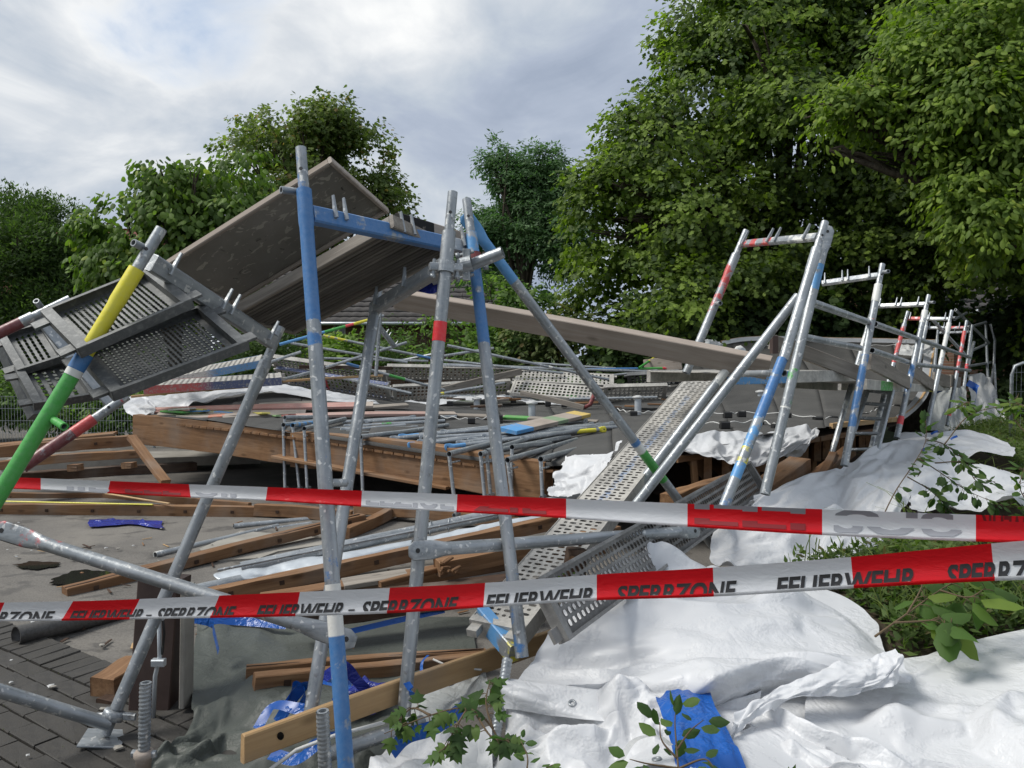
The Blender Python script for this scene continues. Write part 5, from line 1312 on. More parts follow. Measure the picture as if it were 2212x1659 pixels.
# ================================================================== STACKED PARTS ON THE ROOF
def on_roof_tubes():
    g = 'silver tubes stacked flat on the collapsed roof'; rnd = random.Random(9)
    rows = [((806, 946, 7.9), (968, 921, 8.8)), ((900, 960, 7.3), (1330, 918, 8.7)), ((905, 950, 7.5), (1345, 925, 8.5)), ((985, 962, 7.2), (1300, 921, 8.6)), ((860, 948, 7.6), (1140, 917, 8.8)), ((842, 952, 7.5), (1090, 925, 8.5)),
            ((880, 966, 7.2), (1200, 930, 8.3)), ((930, 942, 7.8), (1270, 912, 9.0)), ((950, 938, 7.9), (1180, 915, 8.9)), ((1010, 955, 7.4), (1310, 930, 8.3)), ((960, 970, 7.0), (1230, 936, 8.0)), ((1040, 948, 7.6), (1285, 920, 8.6)),
            ((742, 926, 8.6), (960, 912, 9.2)), ((700, 918, 8.8), (900, 905, 9.4)), ((735, 934, 8.2), (875, 922, 8.8)), ((620, 905, 9.3), (830, 900, 9.7)), ((780, 915, 8.9), (985, 903, 9.6)), ((690, 930, 8.4), (905, 928, 8.7)), ((745, 940, 8.1), (868, 937, 8.3)), ((1125, 952, 7.4), (1350, 917, 8.8))]
    for i, (a, b) in enumerate(rows):
        pa = [(0, .08, SKYB, .9)] if i in (4, 6, 10) else ([(.80, .97, YEL, .9)] if i == 9 else ([(.3, .4, GRN, .8)] if i == 12 else [(.1, .9, WHT, .35)]))
        a2 = (a[0], a[1] - 3, a[2]); b2 = (b[0], b[1] - 3, b[2])
        lab = {9: 'silver tube with yellow far end in the stack on the roof', 12: 'silver tube with a green band in the stack on the roof'}.get(i, 'plain silver tube in the stack on the collapsed roof' if i not in (4, 6, 10) else 'silver tube with blue near end in the stack on the roof')
        ltube(lab, a2, b2, pa, r=.0235, group=g if i not in (9, 12) else None, flat='a' if i % 2 == 0 else 'ab', flatl=.11, seg=10, name='guard_rail')
    # end-on guard rail frames whose legs hang over the edge
    gg = 'grey guard-rail frames hanging over the front edge of the roof'
    fr = [((970, 981, 6.55), (1130, 940, 8.0), (985, 1112, 6.5)), ((1168, 992, 6.25), (1272, 964, 7.6), (1172, 1075, 6.2)), ((1096, 994, 6.35), (1246, 950, 7.9), (1108, 1080, 6.3)), ((1106, 966, 6.7), (1188, 957, 7.6), (1104, 1078, 6.6)),
          ((1038, 981, 6.55), (1230, 943, 8.0), (1047, 1074, 6.5)), ((1051, 976, 6.62), (1182, 935, 8.1), (1060, 1070, 6.6)), ((612, 918, 8.0), (700, 908, 9.0), (616, 1056, 7.9)), ((632, 919, 7.95), (690, 912, 8.7), (647, 1056, 7.85)), ((657, 926, 7.8), (745, 905, 8.9), (664, 1056, 7.7)),
          ((779, 944, 7.4), (908, 929, 8.3), (786, 1116, 7.3)), ((615, 902, 8.5), (722, 901, 9.2), (617, 1000, 8.4))]
    for i, (a, b, l) in enumerate(fr):
        p, q, e = V(P(*a)), V(P(*b)), V(P(*l)); root = empty('guard_rail_stand', e, 'grey guard-rail frame hanging over the front edge of the roof', 'guard rail', gg)
        pa = [(0, 1, SKYB, .75)] if i == 7 else [(0, 1, WHT, .25)]
        if i == 7: root['label'] = 'blue-painted guard-rail frame hanging over the front edge of the roof'; del root['group']
        tube('rail', p, q, .0255, pa, root); u = (e - p).normalized(); tube('leg', p + u * .02, e, .0165, [(0, 1, WHT, .2)], root, seg=10)
        w = (q - p).normalized(); c = p + u * .075; tube('stub', c, c + w * .13 + Vector((.02, 0, 0)), .009, (), root, seg=8)
        q2 = q - w * .05; tube('leg', q2, q2 - Vector((0, 0, .12)), .0165, (), root, seg=8)
        tube('foot_sleeve', e - w * .03, e + w * .05, .021, (), root, seg=10)
on_roof_tubes()
o = beam('marked_board', P(1096, 931, 7.6), P(1258, 894, 9.0), .22, .04, 'board_pale', cols=[(0, .20, SKYB, .95), (.52, .66, srgb(110, 150, 110), .7), (.86, 1, srgb(215, 185, 90), .75)], up=(0, -.25, 1)); tag(o, 'grey board with blue, green and yellow paint marks on top of the stacked tubes', 'board')
for i, (a, b, w, lab, cols, mat) in enumerate([
    ((300, 889, 9.3), (806, 874, 9.7), .20, 'long board with faded red paint lying near the left roof edge', [(.05, .95, RED, .32)], 'board_pale'), ((340, 897, 9.1), (660, 890, 9.4), .14, 'greenish board at the front of the boards on the left roof edge', [(.1, .5, (.35, .42, .2), .6)], 'board_pale'),
    ((640, 899, 9.0), (984, 893, 9.7), .12, 'pale pinkish board right of the boards on the left roof edge', [(0, .8, PINK, .12)], 'board_pale'), ((480, 902, 8.9), (640, 893, 9.3), .12, 'dark chipped board at the roof edge beside the grey leg frames', None, 'timber_grey'),
    ((690, 884, 9.7), (880, 876, 10.2), .12, 'short grey board across the middle of the roof boards', None, 'timber_grey'), ((940, 896, 9.9), (1290, 911, 9.0), .10, 'thin board with green dab lying across the roof', [(.45, .6, GRN, .7)], 'timber_grey'),
    ((560, 876, 10.0), (690, 871, 10.3), .14, 'plain board behind the red board on the roof', None, 'timber_grey'), ((380, 903, 8.85), (520, 897, 9.0), .10, 'narrow board end with orange tip at the left roof corner', [(.5, .75, srgb(220, 110, 60), .5)], 'board_pale')]):
    o = beam('scaffold_board', P(*a), P(*b), w, .035, mat, cols=cols, up=(0, -.22, 1), nx=6, warp=.01, seed=i); tag(o, lab, 'board')
# decks with coloured rims at the left behind the roof
def rimp(c0, c1): return lambda t: ((*c0, .8) if t < .5 else (*c1, .8))
steel_deck([(305, 836), (613, 815), (600, 806), (330, 822)], 9.6, 'steel deck with red and blue side rail lying behind the left part of the roof', None, railpaint=rimp(RED, NAVY), pitch=(.06, .05), rail=.09, W=.6)
steel_deck([(362, 818), (566, 778), (560, 768), (390, 800)], 10.4, 'steel deck with white and blue rim tilted above the red-rimmed one', None, railpaint=rimp(WHT, SKYB), pitch=(.06, .05), rail=.09, W=.6)
# wall of perforated decks at the back
gb = 'steel decks heaped up behind the roof'
bd = dict(group=gb, pitch=(.062, .06), rail=.06)
for c, d, lab, kw in [([(586, 771), (832, 808), (836, 830), (596, 797)], 11.6, 'upper deck of the leftmost pair in the heap behind the roof', dict(style='round')),
      ([(596, 798), (836, 831), (845, 866), (606, 826)], 11.4, 'lower deck of the leftmost pair, with blue rim and a red dab', dict(style='slots', railpaint=lambda t: (*NAVY, .85), paint=lambda t, s: (*PINK, .9) if .42 < t < .46 else (.5, .5, .5, 0))),
      ([(836, 790), (1112, 798), (1109, 822), (839, 820)], 12.6, 'slotted deck standing on edge behind the silver post', dict(style='slots')),
      ([(846, 833), (1106, 825), (1096, 853), (852, 872)], 12.2, 'deck lying below the slotted one, behind the brown plank', dict(style='round')),
      ([(1117, 801), (1326, 806), (1325, 835), (1113, 820)], 12.4, 'slotted deck right of the blue post in the heap', dict(style='slots')),
      ([(1112, 820), (1296, 837), (1290, 863), (1100, 850)], 12.0, 'dirty speckled deck in the middle of the heap', dict(style='round')),
      ([(1297, 837), (1450, 832), (1428, 865), (1310, 867)], 11.8, 'pale deck left of the sloping walkway', dict(style='round')),
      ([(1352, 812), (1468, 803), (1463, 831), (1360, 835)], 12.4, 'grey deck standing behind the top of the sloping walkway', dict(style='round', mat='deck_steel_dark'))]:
    k = dict(bd); k.update(kw); k['W'] = .30 if c[0][0] < 900 else .32; steel_deck(c, d, lab, **k)
o = beam('plywood_sheet', P(1392, 792, 13.4), P(1472, 782, 13.0), .03, .24, 'board_pale', up=(.3, -.3, 1)); tag(o, 'pale grey board sheet poking up behind the top of the walkway', 'board')
# loose rails criss-crossing in the background
bk = 'thin rails criss-crossing behind the roof'
for a, b, pa, lab in [((604, 744, 10.6), (829, 682, 11.2), [(0, .42, SKYB, .95), (.42, .62, GRN, 1.), (.62, .70, PINK, .9), (.70, .88, YEL, 1.)], 'rail striped blue, green, red and yellow rising behind the blue post'),
      ((698, 725, 12), (932, 774, 12.3), [(0, .22, YEL, .8), (.86, 1, BLUE, .8)], 'rail with yellow start and blue end behind the silver posts'), ((628, 741, 11.6), (880, 783, 12), (), None), ((703, 794, 10.2), (878, 740, 10.9), (), None), ((700, 774, 12.4), (925, 780, 12.8), (), None),
      ((748, 785, 10.6), (961, 843, 11.2), [(0, .12, BLUE, .9), (.42, .58, GRN, .95)], 'thin rail with blue and green stretches falling to the right behind the posts'), ((740, 816, 10.8), (889, 850, 10.6), (), None), ((613, 819, 10), (669, 805, 10.4), (), None),
      ((966, 746, 11), (1315, 820, 11.4), [(.62, .64, WHT, .9)], None), ((958, 769, 11.6), (1066, 752, 12), (), None), ((959, 778, 12.4), (1217, 806, 12.4), (), None), ((957, 787, 12.9), (1262, 798, 13), (), None),
      ((1262, 798, 13.0), (1473, 795, 13.2), [(0, .55, BLUE, .9), (.55, .80, GRN, .95), (.80, .86, PINK, .9), (.86, 1, YEL, 1.)], 'rail striped blue, green, pink and yellow left of the walkway top'), ((958, 790, 12.5), (1400, 802, 12.7), (), None),
      ((950, 851, 11), (1090, 827, 11.4), [(0, .3, WHT, .5), (0, .06, YEL, .8)], 'pale rail with yellow tip lying along the brown plank'), ((1380, 795, 13), (1422, 767, 13.6), [(0, .5, GRN, .9), (.5, 1, YEL, 1.)], 'short green and yellow rail sticking up left of the walkway'), ((950, 855, 12), (1277, 858, 12.2), [(.75, .9, GRN, .8)], 'dark rail with a green stretch at the back edge of the roof'),
      ((1130, 783, 13.4), (1330, 796, 13.2), (), None), ((860, 780, 13), (960, 760, 12.6), (), None), ((1310, 812, 12.8), (1420, 800, 12.8), (), None), ((1230, 862, 11.6), (1420, 858, 11.4), (), None), ((560, 790, 10.8), (650, 760, 11), (), None)]:
    ltube(lab or 'plain thin silver rail criss-crossing behind the roof', a, b, pa, r=.0205, group=None if lab else bk, name='guard_rail', seg=8)
for a, b, w, h, mat, lab in [((955, 843, 11.4), (1125, 802, 12.2), .05, .10, 'timber_grey', 'brown weathered plank sloping up in the background right of the silver post'), ((1125, 849, 10.8), (1262, 880, 10.4), .05, .07, 'timber_grey', 'narrow reddish plank lying across the back edge of the roof'),
      ((610, 824, 9.8), (826, 811, 10.6), .05, .03, 'timber_pine', 'thin fresh pine lath in the background behind the blue post'), ((646, 793, 10.6), (847, 795, 11), .06, .05, 'timber_dark', 'dark brown batten lying on the leftmost decks of the heap'), ((283, 857, 9.2), (560, 833, 9.9), .05, .03, 'timber_pine', 'pine lath under the red-rimmed deck at the left')]:
    o = beam('plank', P(*a), P(*b), w, h, mat, nx=4, warp=.01); tag(o, lab, 'plank')
scaffold_frame('bare frame crossbar with pins leaning in front of the round shrub', [(P(822, 676, 10.2), P(812, 812, 10.2), ())], (P(812, 697, 10.2), P(852, 748, 10.5)), pins=(.45, .58, .95), spig=(.019, .1), barh=.06, barw=.05)
o = poly_tube('bracket', [P(1262, 880, 10.4), P(1275, 874, 10.4), P(1284, 850, 10.4)], .03, None, 'red_paint', 6); tag(o, 'red steel bracket at the end of the reddish plank', 'bracket')

# ================================================================== FALLEN TIMBERS
tb = 'timber_brown'
def tim(label, a, b, w, h, mat=tb, nx=6, warp=.012, slots=0, seed=0, name='loose_timber', up=(0, 0, 1), cat='beam', groove=False):
    p, q = V(P(*a)), V(P(*b)); root = empty(name, p, label, cat)
    beam('shaft', p, q, w, h, mat, root, nx=nx, warp=warp, seed=seed, up=up)
    x, y, z = frame_axes(q - p, up); L = (q - p).length; s = -1 if y.y > 0 else 1
    for i in range(slots):
        t = (i + .5) / slots; c = p.lerp(q, t) + y * s * (w / 2 + .0015); me = box_mesh('mortise', .03, .006, .028, .001); link('mortise', me, M_['timber_dark'], root, M=basis(c - x * .015, x, y, z))
    if groove:
        c0 = p + z * (h / 2 + .002); me = box_mesh('groove', L * .985, w * .16, .005, .0005); link('groove', me, M_['timber_dark'], root, M=basis(c0 + y * s * w * .1, x, y, z))
    return root
tim('brown beam at the left edge below the tilted decks, upper of two', (-30, 979, 7.6), (280, 951, 8.2), .10, .115, slots=2)
tim('dark reddish beam at the left edge directly under the upper one', (-30, 1010, 7.5), (300, 977, 8.1), .12, .08, seed=2, warp=.02)
tim('broken board stack behind the upper beam at the left edge', (-30, 965, 8.4), (250, 936, 8.8), .3, .03, seed=3)
tim('short brown strut slanting down to the right from the end of the upper beam', (284, 944, 8.0), (358, 1042, 7.3), .09, .05, warp=0)
for i, x in enumerate((163, 279)):
    o = beam('timber_block', P(x, 1003 - i * 4, 7.7), P(x, 1016 - i * 6, 7.7), .10, .13, tb, up=(0, 1, 0)); tag(o, 'short timber block hanging under the left beams, %s of the two' % ('left' if i == 0 else 'right'), 'block')
tim('very dark beam on the ground below the left beams', (40, 1032, 7.9), (420, 1006, 9.2), .14, .10, 'timber_dark')
slab_ = beam('concrete_ledge', P(20, 1000, 9.6), P(560, 985, 10.6), .7, .12, 'concrete'); tag(slab_, 'pale concrete ledge behind the left beams', 'ledge')
tim('long front beam of the fallen wall frame, across the left foreground', (-40, 1100, 7.4), (556, 1105, 7.2), .07, .105, slots=6, warp=.01)
tim('rear beam of the fallen wall frame, behind the long front beam', (-40, 1072, 8.2), (235, 1078, 8.2), .05, .12, slots=2, seed=4)
tim('inner beam slanting in the fallen wall frame', (225, 1072, 8.2), (540, 1096, 7.5), .05, .10, seed=5)
tim('short beam continuing the fallen wall frame to the right behind the blue post', (552, 1101, 7.2), (760, 1115, 7.0), .07, .11, slots=2, seed=6)
o = beam('yellow_strip', P(-40, 1082, 7.32), P(330, 1090, 7.24), .02, .012, 'galvanised', cols=[(0, 1, YEL, 1.2)]); tag(o, 'thin yellow strip along the top of the long front beam', 'strip')
o = beam('pine_lath', P(228, 1066, 7.6), P(366, 1088, 7.2), .02, .015, 'timber_pine'); tag(o, 'thin pine lath slanting across the fallen wall frame', 'lath')
tim('long grooved beam lying on the asphalt from the lower left to the middle', (140, 1282, 4.86), (782, 1118, 6.65), .10, .075, slots=7, groove=True)
tim('grooved beam joining the long one behind the silver posts', (745, 1152, 6.3), (860, 1100, 7.2), .08, .09, seed=7)
tim('beam on the ground behind the silver posts running to the right', (770, 1098, 7.2), (1120, 1128, 6.6), .09, .09, seed=8)
tim('nail-studded beam under the zinc gutter', (440, 1290, 4.6), (1200, 1128, 5.6), .09, .09, slots=8, seed=9, warp=.02)
tim('brown beam below the nail-studded one behind the post', (560, 1300, 4.4), (1300, 1180, 4.9), .14, .07, seed=10, warp=.02)
tim('splintered beam end pointing at the silver post', (945, 1228, 4.3), (1330, 1150, 4.9), .10, .09, seed=11)
tim('thick dark beam just above the grey tarpaulin', (640, 1330, 3.9), (1120, 1265, 4.3), .14, .12, 'timber_dark', seed=12)
tim('thin splintered lath lying on the brown beams', (820, 1262, 4.15), (1090, 1195, 4.6), .04, .03, seed=13)
tim('pale weathered board among the beams behind the silver post', (740, 1262, 4.5), (1060, 1215, 4.8), .16, .03, 'timber_grey', seed=14)
for i in range(9):
    r_ = random.Random(i); a = (945 + r_.uniform(0, 38), 1225 + r_.uniform(-12, 14), 4.2)
    o = beam('splinter', P(*a), P(a[0] + r_.uniform(8, 26), a[1] + r_.uniform(-14, 6), 4.25), .02, .014, tb, jitter=.006); tag(o, 'short splintered stick at the broken beam end by the silver post', 'splinter', 'splintered sticks at the broken beam end')
tim('upper grooved batten of the pair lying on the grey tarpaulin', (532, 1452, 3.35), (1050, 1412, 3.75), .05, .05, groove=True, slots=0)
tim('lower batten of the pair lying on the grey tarpaulin', (548, 1476, 3.2), (1050, 1428, 3.65), .06, .075, slots=4, seed=3)
o = beam('pine_board', P(524, 1618, 2.28), P(1215, 1372, 3.35), .024, .085, 'timber_pine', jitter=.001, nx=6, warp=.01); tag(o, 'fresh pale pine board with a dark knot slanting across the foreground', 'board')
kx = V(P(606, 1590, 2.345)) ; o2 = link('knot', mesh('knot', [(.011 * math.cos(a) , 0, .013 * math.sin(a)) for a in np.linspace(0, 6.28, 12)[:-1]], [tuple(range(11))]), M_['timber_dark'], o, loc=kx)
for (a, b, w, h, lab) in [((1640, 1070, 5.0), (1728, 1008, 5.7), .16, .13, 'thick broken timber behind the upside-down deck'), ((1745, 1050, 5.3), (1835, 975, 6.2), .10, .07, 'splintered batten beside the thick broken timber'), ((1765, 1040, 5.2), (1800, 985, 6.0), .06, .06, 'dark thin batten among the broken timbers on the right'), ((1440, 1085, 4.9), (1580, 1040, 5.4), .10, .10, 'dark beam under the roof edge behind the walkway')]:
    tim(lab, a, b, w, h, seed=int(a[0]))
# tubes, gutter and downpipe on the asphalt
ltube('open-ended grey tube on the asphalt pointing at the viewer', (335, 1199, 5.75), (600, 1137, 6.8), [(0, .05, WHT, .7)], r=.025)
ltube('second grey tube on the asphalt behind the open-ended one', (505, 1137, 6.7), (790, 1110, 7.4), (), r=.025)
ltube('thin pale tube on the asphalt with an open end near the blue post', (590, 1143, 6.7), (672, 1131, 6.95), [(0, 1, WHT, .5)], r=.02)
def gutter(label, a, b, r, open_=math.pi * 1.05, mat='zinc', tilt=.6, curl=False, name='zinc_gutter'):
    p, q = V(P(*a)), V(P(*b)); x, y, z = frame_axes(q - p); n, m = 24, 12; X = np.zeros((n, m, 3)); L = (q - p).length
    for i in range(n):
        for j in range(m):
            t = i / (n - 1); an = -open_ / 2 + open_ * j / (m - 1) + tilt; rr = r * (1 + .05 * math.sin(t * 9 + j)); 
            if curl and t < .14: an = an * (1 - (.14 - t) * 2.5)
            v = p + x * (L * t) + y * (rr * math.sin(an) * 1.3) - z * (rr * math.cos(an)) * .8; X[i, j] = v
    o = sheet(name, X, mat, None, label, 'gutter'); md = o.modifiers.new('s', 'SOLIDIFY'); md.thickness = .004; return o
def zinc_sheet(label, rows, seed):
    T = control_surface(rows, 26, 90); X = crumple(T, amps=((2, .012), (5, .005)), seed=seed); o = sheet('zinc_gutter', X, 'zinc', None, label, 'gutter'); md = o.modifiers.new('s', 'SOLIDIFY'); md.thickness = .004
zinc_sheet('long zinc gutter sheet with a curled left end, lying over the brown beams', [[(520, 1232, 5.15), (620, 1218, 5.2), (760, 1196, 5.35), (900, 1172, 5.5)], [(462, 1238, 4.95), (600, 1214, 5.1), (750, 1191, 5.2), (890, 1167, 5.35)], [(478, 1256, 4.85), (610, 1234, 4.98), (755, 1212, 5.1), (892, 1190, 5.25)], [(508, 1265, 4.88), (620, 1250, 5.0), (760, 1230, 5.12), (895, 1212, 5.25)]], 3)
zinc_sheet('second zinc gutter sheet to the right of the silver post with the red sticker', [[(905, 1165, 5.55), (1020, 1142, 5.7), (1130, 1122, 5.85), (1250, 1102, 6.0)], [(903, 1162, 5.45), (1020, 1138, 5.6), (1130, 1118, 5.75), (1250, 1098, 5.9)], [(915, 1182, 5.35), (1025, 1162, 5.5), (1135, 1142, 5.65), (1250, 1120, 5.8)], [(930, 1198, 5.35), (1030, 1178, 5.5), (1140, 1156, 5.65), (1250, 1134, 5.8)]], 4)
ltube('grey downpipe with strap clips behind the gutter', (520, 1228, 5.0), (1250, 1072, 6.2), (), r=.042, name='downpipe', cat='pipe')
for i, (x, y, d) in enumerate([(728, 1183, 5.32), (930, 1141, 5.6), (905, 1146, 5.58), (970, 1133, 5.68)]):
    c = V(P(x, y, d)); o = poly_tube('pipe_strap', [c + Vector((.0, -.005, 0)) + Vector((.015 * math.sin(a) * .2, -.048 * math.cos(a), .048 * math.sin(a))) for a in np.linspace(0, 6.1, 14)], .005, None, 'galvanised', 5); tag(o, 'wire strap clip round the grey downpipe', 'strap', 'strap clips on the grey downpipe')
ltube('thin bright rod lying along the gutter', (470, 1232, 4.8), (1180, 1090, 5.7), [(0, 1, WHT, .5)], r=.009, name='metal_rod', cat='rod')
ltube('dark weathered pipe end on the asphalt behind the lower tape', (34, 1374, 3.95), (330, 1305, 4.6), [(0, 1, (.05, .045, .04), 1.2)], r=.05, name='dark_pipe', cat='pipe', flat=None)
ltube('grey plastic pipe on the asphalt behind the dark pipe', (300, 1303, 4.5), (520, 1255, 4.9), (), r=.04, name='grey_pipe', cat='pipe')

# brown steel column stub with conduit
def column():
    root = empty('steel_stanchion', G(330, 1540), 'brown steel column stub with conduit between the silver foot post and the grey tarpaulin', 'column')
    c = G(325, 1545); c[2] = 0
    beam('column_body', c + np.array((0, .05, .02)), c + np.array((.03, .09, .56)), .17, .14, 'rust_paint', root, up=(0, 1, 0)); c = c + np.array((0, -.06, 0))
    f = c + np.array((.06, -.02, 0)); poly_tube('conduit', [f + np.array((-.01, 0, .02)), f + np.array((.0, 0, .2)), f + np.array((.02, 0, .28)), f + np.array((.02, 0, .5))], .009, root, 'zinc', 8)
    for z in (.26, .45): 
        me = box_mesh('conduit_clip', .05, .03, .03, .004); link('conduit_clip', me, M_['zinc'], root, M=Matrix.Translation(V(f + np.array((-.005, -.01, z)))))
    poly_tube('cable', [f + np.array((.03, 0, .5)), f + np.array((.045, -.01, .38)), f + np.array((.03, 0, .29))], .005, root, 'black_plastic', 6)
    me = box_mesh('side_cover', .50, .10, .02, .003); link('side_cover', me, M_['concrete'], root, M=basis(V(c + np.array((.15, .06, .05))), Vector((.03, 0, 1)).normalized(), Vector((0, 1, 0)), Vector((-1, 0, .03)).normalized()))
column()
o = beam('timber_block', G(222, 1520) + np.array((0, 0, .06)), G(300, 1470) + np.array((0, 0, .07)), .12, .10, tb); tag(o, 'short timber block leaning at the foot of the brown column', 'block')
o = beam('timber_block', G(228, 1535) + np.array((0, 0, .02)), G(290, 1500) + np.array((0, 0, .02)), .10, .05, 'timber_dark'); tag(o, 'dark timber offcut under the block at the brown column', 'block')
o = poly_tube('sawn_post', [P(1240, 1262, 3.1), P(1242, 1215, 3.1), P(1245, 1185, 3.1)], [.048, .045, .042], None, 'timber_dark', 10); tag(o, 'dark sawn-off post with a round knot beside the upside-down deck', 'post')
k = poly_tube('knot', [P(1236, 1208, 3.06), P(1236, 1208, 3.045)], .014, o, 'timber_brown', 10)

# threaded jack spindles
def spindle(label, top, bot, r, nut=None):
    p, q = V(top), V(bot); d = q - p; L = d.length; x, y, z = frame_axes(d); root = empty('jack_spindle', q, label, 'base jack')
    n = int(L / .0042); seg = 16; v, f = [], []
    for i in range(n + 1):
        for k in range(seg):
            a = 2 * math.pi * k / seg; ph = (i * .0042 / .0125 - k / seg) % 1.0; rr = r * (1 if ph < .5 else .87); v.append((x * (i * .0042) + y * rr * math.cos(a) + z * rr * math.sin(a)))
    for i in range(n):
        for k in range(seg): f.append((i * seg + k, i * seg + (k + 1) % seg, (i + 1) * seg + (k + 1) % seg, (i + 1) * seg + k))
    me = mesh('threaded_rod', v, f, True, [(.5, .5, .5, 0)] * len(v)); link('threaded_rod', me, M_['galvanised'], root, loc=p)
    tube('rod_mouth', p - x * .001, p + x * .03, r * .9, (), root, seg=16, wall=.006)
    if nut is not None:
        c = p + x * (L * nut); poly_tube('collar_nut', [c, c + x * .006, c + x * .02, c + x * .028, c + x * .07], [r * 1.25, r * 1.6, r * 1.6, r * 1.25, r * 1.1], root, 'board_pale', 12)
        for s in (-1, 1): beam('nut_wing', c + x * .012, c + x * .012 + y * s * r * 2.0, .02, .02, 'galvanised', root)
    me = box_mesh('base_plate', .15, .15, .008, .002); link('base_plate', me, M_['galvanised'], root, M=Matrix.Translation(q - Vector((.075, 0, .002))))
pz = P(315, 1475, 2.36); spindle('threaded jack spindle with collar standing at the lower left on the paving', pz, (pz[0] - .012, pz[1] - .02, .012), .0185, .42)
pz = P(697, 1536, 2.16); spindle('threaded jack spindle standing in front of the fresh pine board', pz, (pz[0] + .01, pz[1] + .02, .012), .019)
pz = P(1096, 1424, 2.6); spindle('tilted threaded jack spindle leaning on the white tarpaulin', pz, P(1050, 1720, 2.35), .0185)

def roof_litter():
    rnd = random.Random(31); g = 'broken battens littering the back edge of the roof'
    for i in range(20):
        x, y = rnd.uniform(960, 1450), rnd.uniform(858, 884); d = 11.9 - (y - 858) * .05; L = rnd.uniform(18, 70); a = rnd.uniform(-9, 9)
        o = beam('broken_batten', P(x, y, d), P(x + L, y + a * .4, d + rnd.uniform(-.3, .3)), rnd.uniform(.03, .08), rnd.uniform(.02, .04), rnd.choice(['timber_grey', 'timber_dark', 'timber_brown', 'black_plastic']), jitter=.01); tag(o, 'short broken batten among the litter along the back edge of the roof', 'batten', g)
    for i in range(14):
        x, y = rnd.uniform(320, 620), rnd.uniform(884, 902); d = 9.2; L = rnd.uniform(14, 50)
        o = beam('board_scrap', P(x, y, d), P(x + L, y + rnd.uniform(-4, 4), d - rnd.uniform(0, .2)), rnd.uniform(.05, .12), .02, rnd.choice(['timber_grey', 'board_pale', 'board_pale']), cols=[(0, 1, rnd.choice([RED, SKYB, GRN, YEL, WHT]), rnd.choice([0, .5, .8]))], jitter=.01); tag(o, 'small board scrap at the left front edge of the roof', 'board', 'board scraps at the left front edge of the roof')
roof_litter()
# ================================================================== TARPAULINS
TARPS = []
EYELETS = {21: [(20, 30), (45, 8), (60, 6), (122, 30), (122, 70), (122, 110)], 13: [(60, 45), (64, 48), (84, 60)], 5: [(100, 20), (100, 70)], 9: [(30, 60)]}
AMP = {21: ((2, .11), (5, .085), (11, .034)), 5: ((3, .10), (5, .09), (11, .034)), 9: ((2, .10), (5, .085), (11, .030)), 11: ((2, .08), (4, .06), (9, .026)), 13: ((2, .15), (5, .10), (11, .036)), 7: ((2, .035), (5, .022), (11, .008)), 41: ((2, .09), (5, .065), (11, .028)), 47: ((2, .012), (4, .010)), 15: ((3, .07), (7, .03)), 17: ((3, .07), (7, .03))}
def bank_floor(off=.03): return lambda X: bank_height(X[..., 0], X[..., 1]) + off
def yard_floor(off=.02): return lambda X: np.full(X.shape[:2], off)
def tarp(label, rows, n, m, mat='tarp_white', slack=1.08, iters=110, amps=((3, .035), (7, .016)), seed=0, pin=.010, bend=.3, floor=None, keep=None, name='tarpaulin', cat='tarpaulin', group=None, aniso=None, grav=.0005):
    amps = AMP.get(seed, amps); T = control_surface(rows, n, m); X = crumple(T, slack, iters, amps, seed, pin, bend, grav, floor=floor, aniso=aniso); TARPS.append(X)
    o = sheet(name, X, mat, None, label, cat, group, keep=keep)
    if seed in EYELETS:
        N = grid_normals(X)
        for (i, j) in EYELETS[seed]:
            c = V(X[i, j]); z = V(N[i, j]); x, y, _ = frame_axes(z); z = z if z.y < .3 else -z; v, f = [], []
            for k in range(14):
                a = 2 * math.pi * k / 14
                for rr, h in ((.006, .0), (.0075, .003), (.012, .003), (.0135, .0)): v.append(y * rr * math.cos(a) + y.cross(z) * rr * math.sin(a) + z * (h + .002))
            for k in range(14):
                for q in range(3): f.append((k * 4 + q, ((k + 1) % 14) * 4 + q, ((k + 1) % 14) * 4 + q + 1, k * 4 + q + 1))
            link('eyelet', mesh('eyelet', v, f, True, [(.5, .5, .5, 0)] * len(v)), M_['galvanised'], o, loc=c)
    return o
bf = bank_floor()
U = control_surface([[(1080, 1440, 2.62), (1400, 1425, 2.66), (1750, 1420, 2.66), (2050, 1400, 2.7), (2400, 1380, 2.75)], [(1070, 1560, 2.3), (1400, 1560, 2.3), (1750, 1560, 2.28), (2050, 1560, 2.26), (2400, 1560, 2.25)], [(1050, 1850, 1.85), (1400, 1850, 1.82), (1750, 1850, 1.8), (2050, 1850, 1.78), (2400, 1850, 1.75)]], 50, 90)
U[..., 2] = np.maximum(bank_height(U[..., 0], U[..., 1]), 0.02) + .012 + .006 * facet_noise(50, 90, (9, 16), np.random.default_rng(3)); TARPS.append(U)
sheet('tarpaulin', U, 'tarp_white', None, 'lowest white tarpaulin layer showing in the gaps of the heap in front', 'tarpaulin')
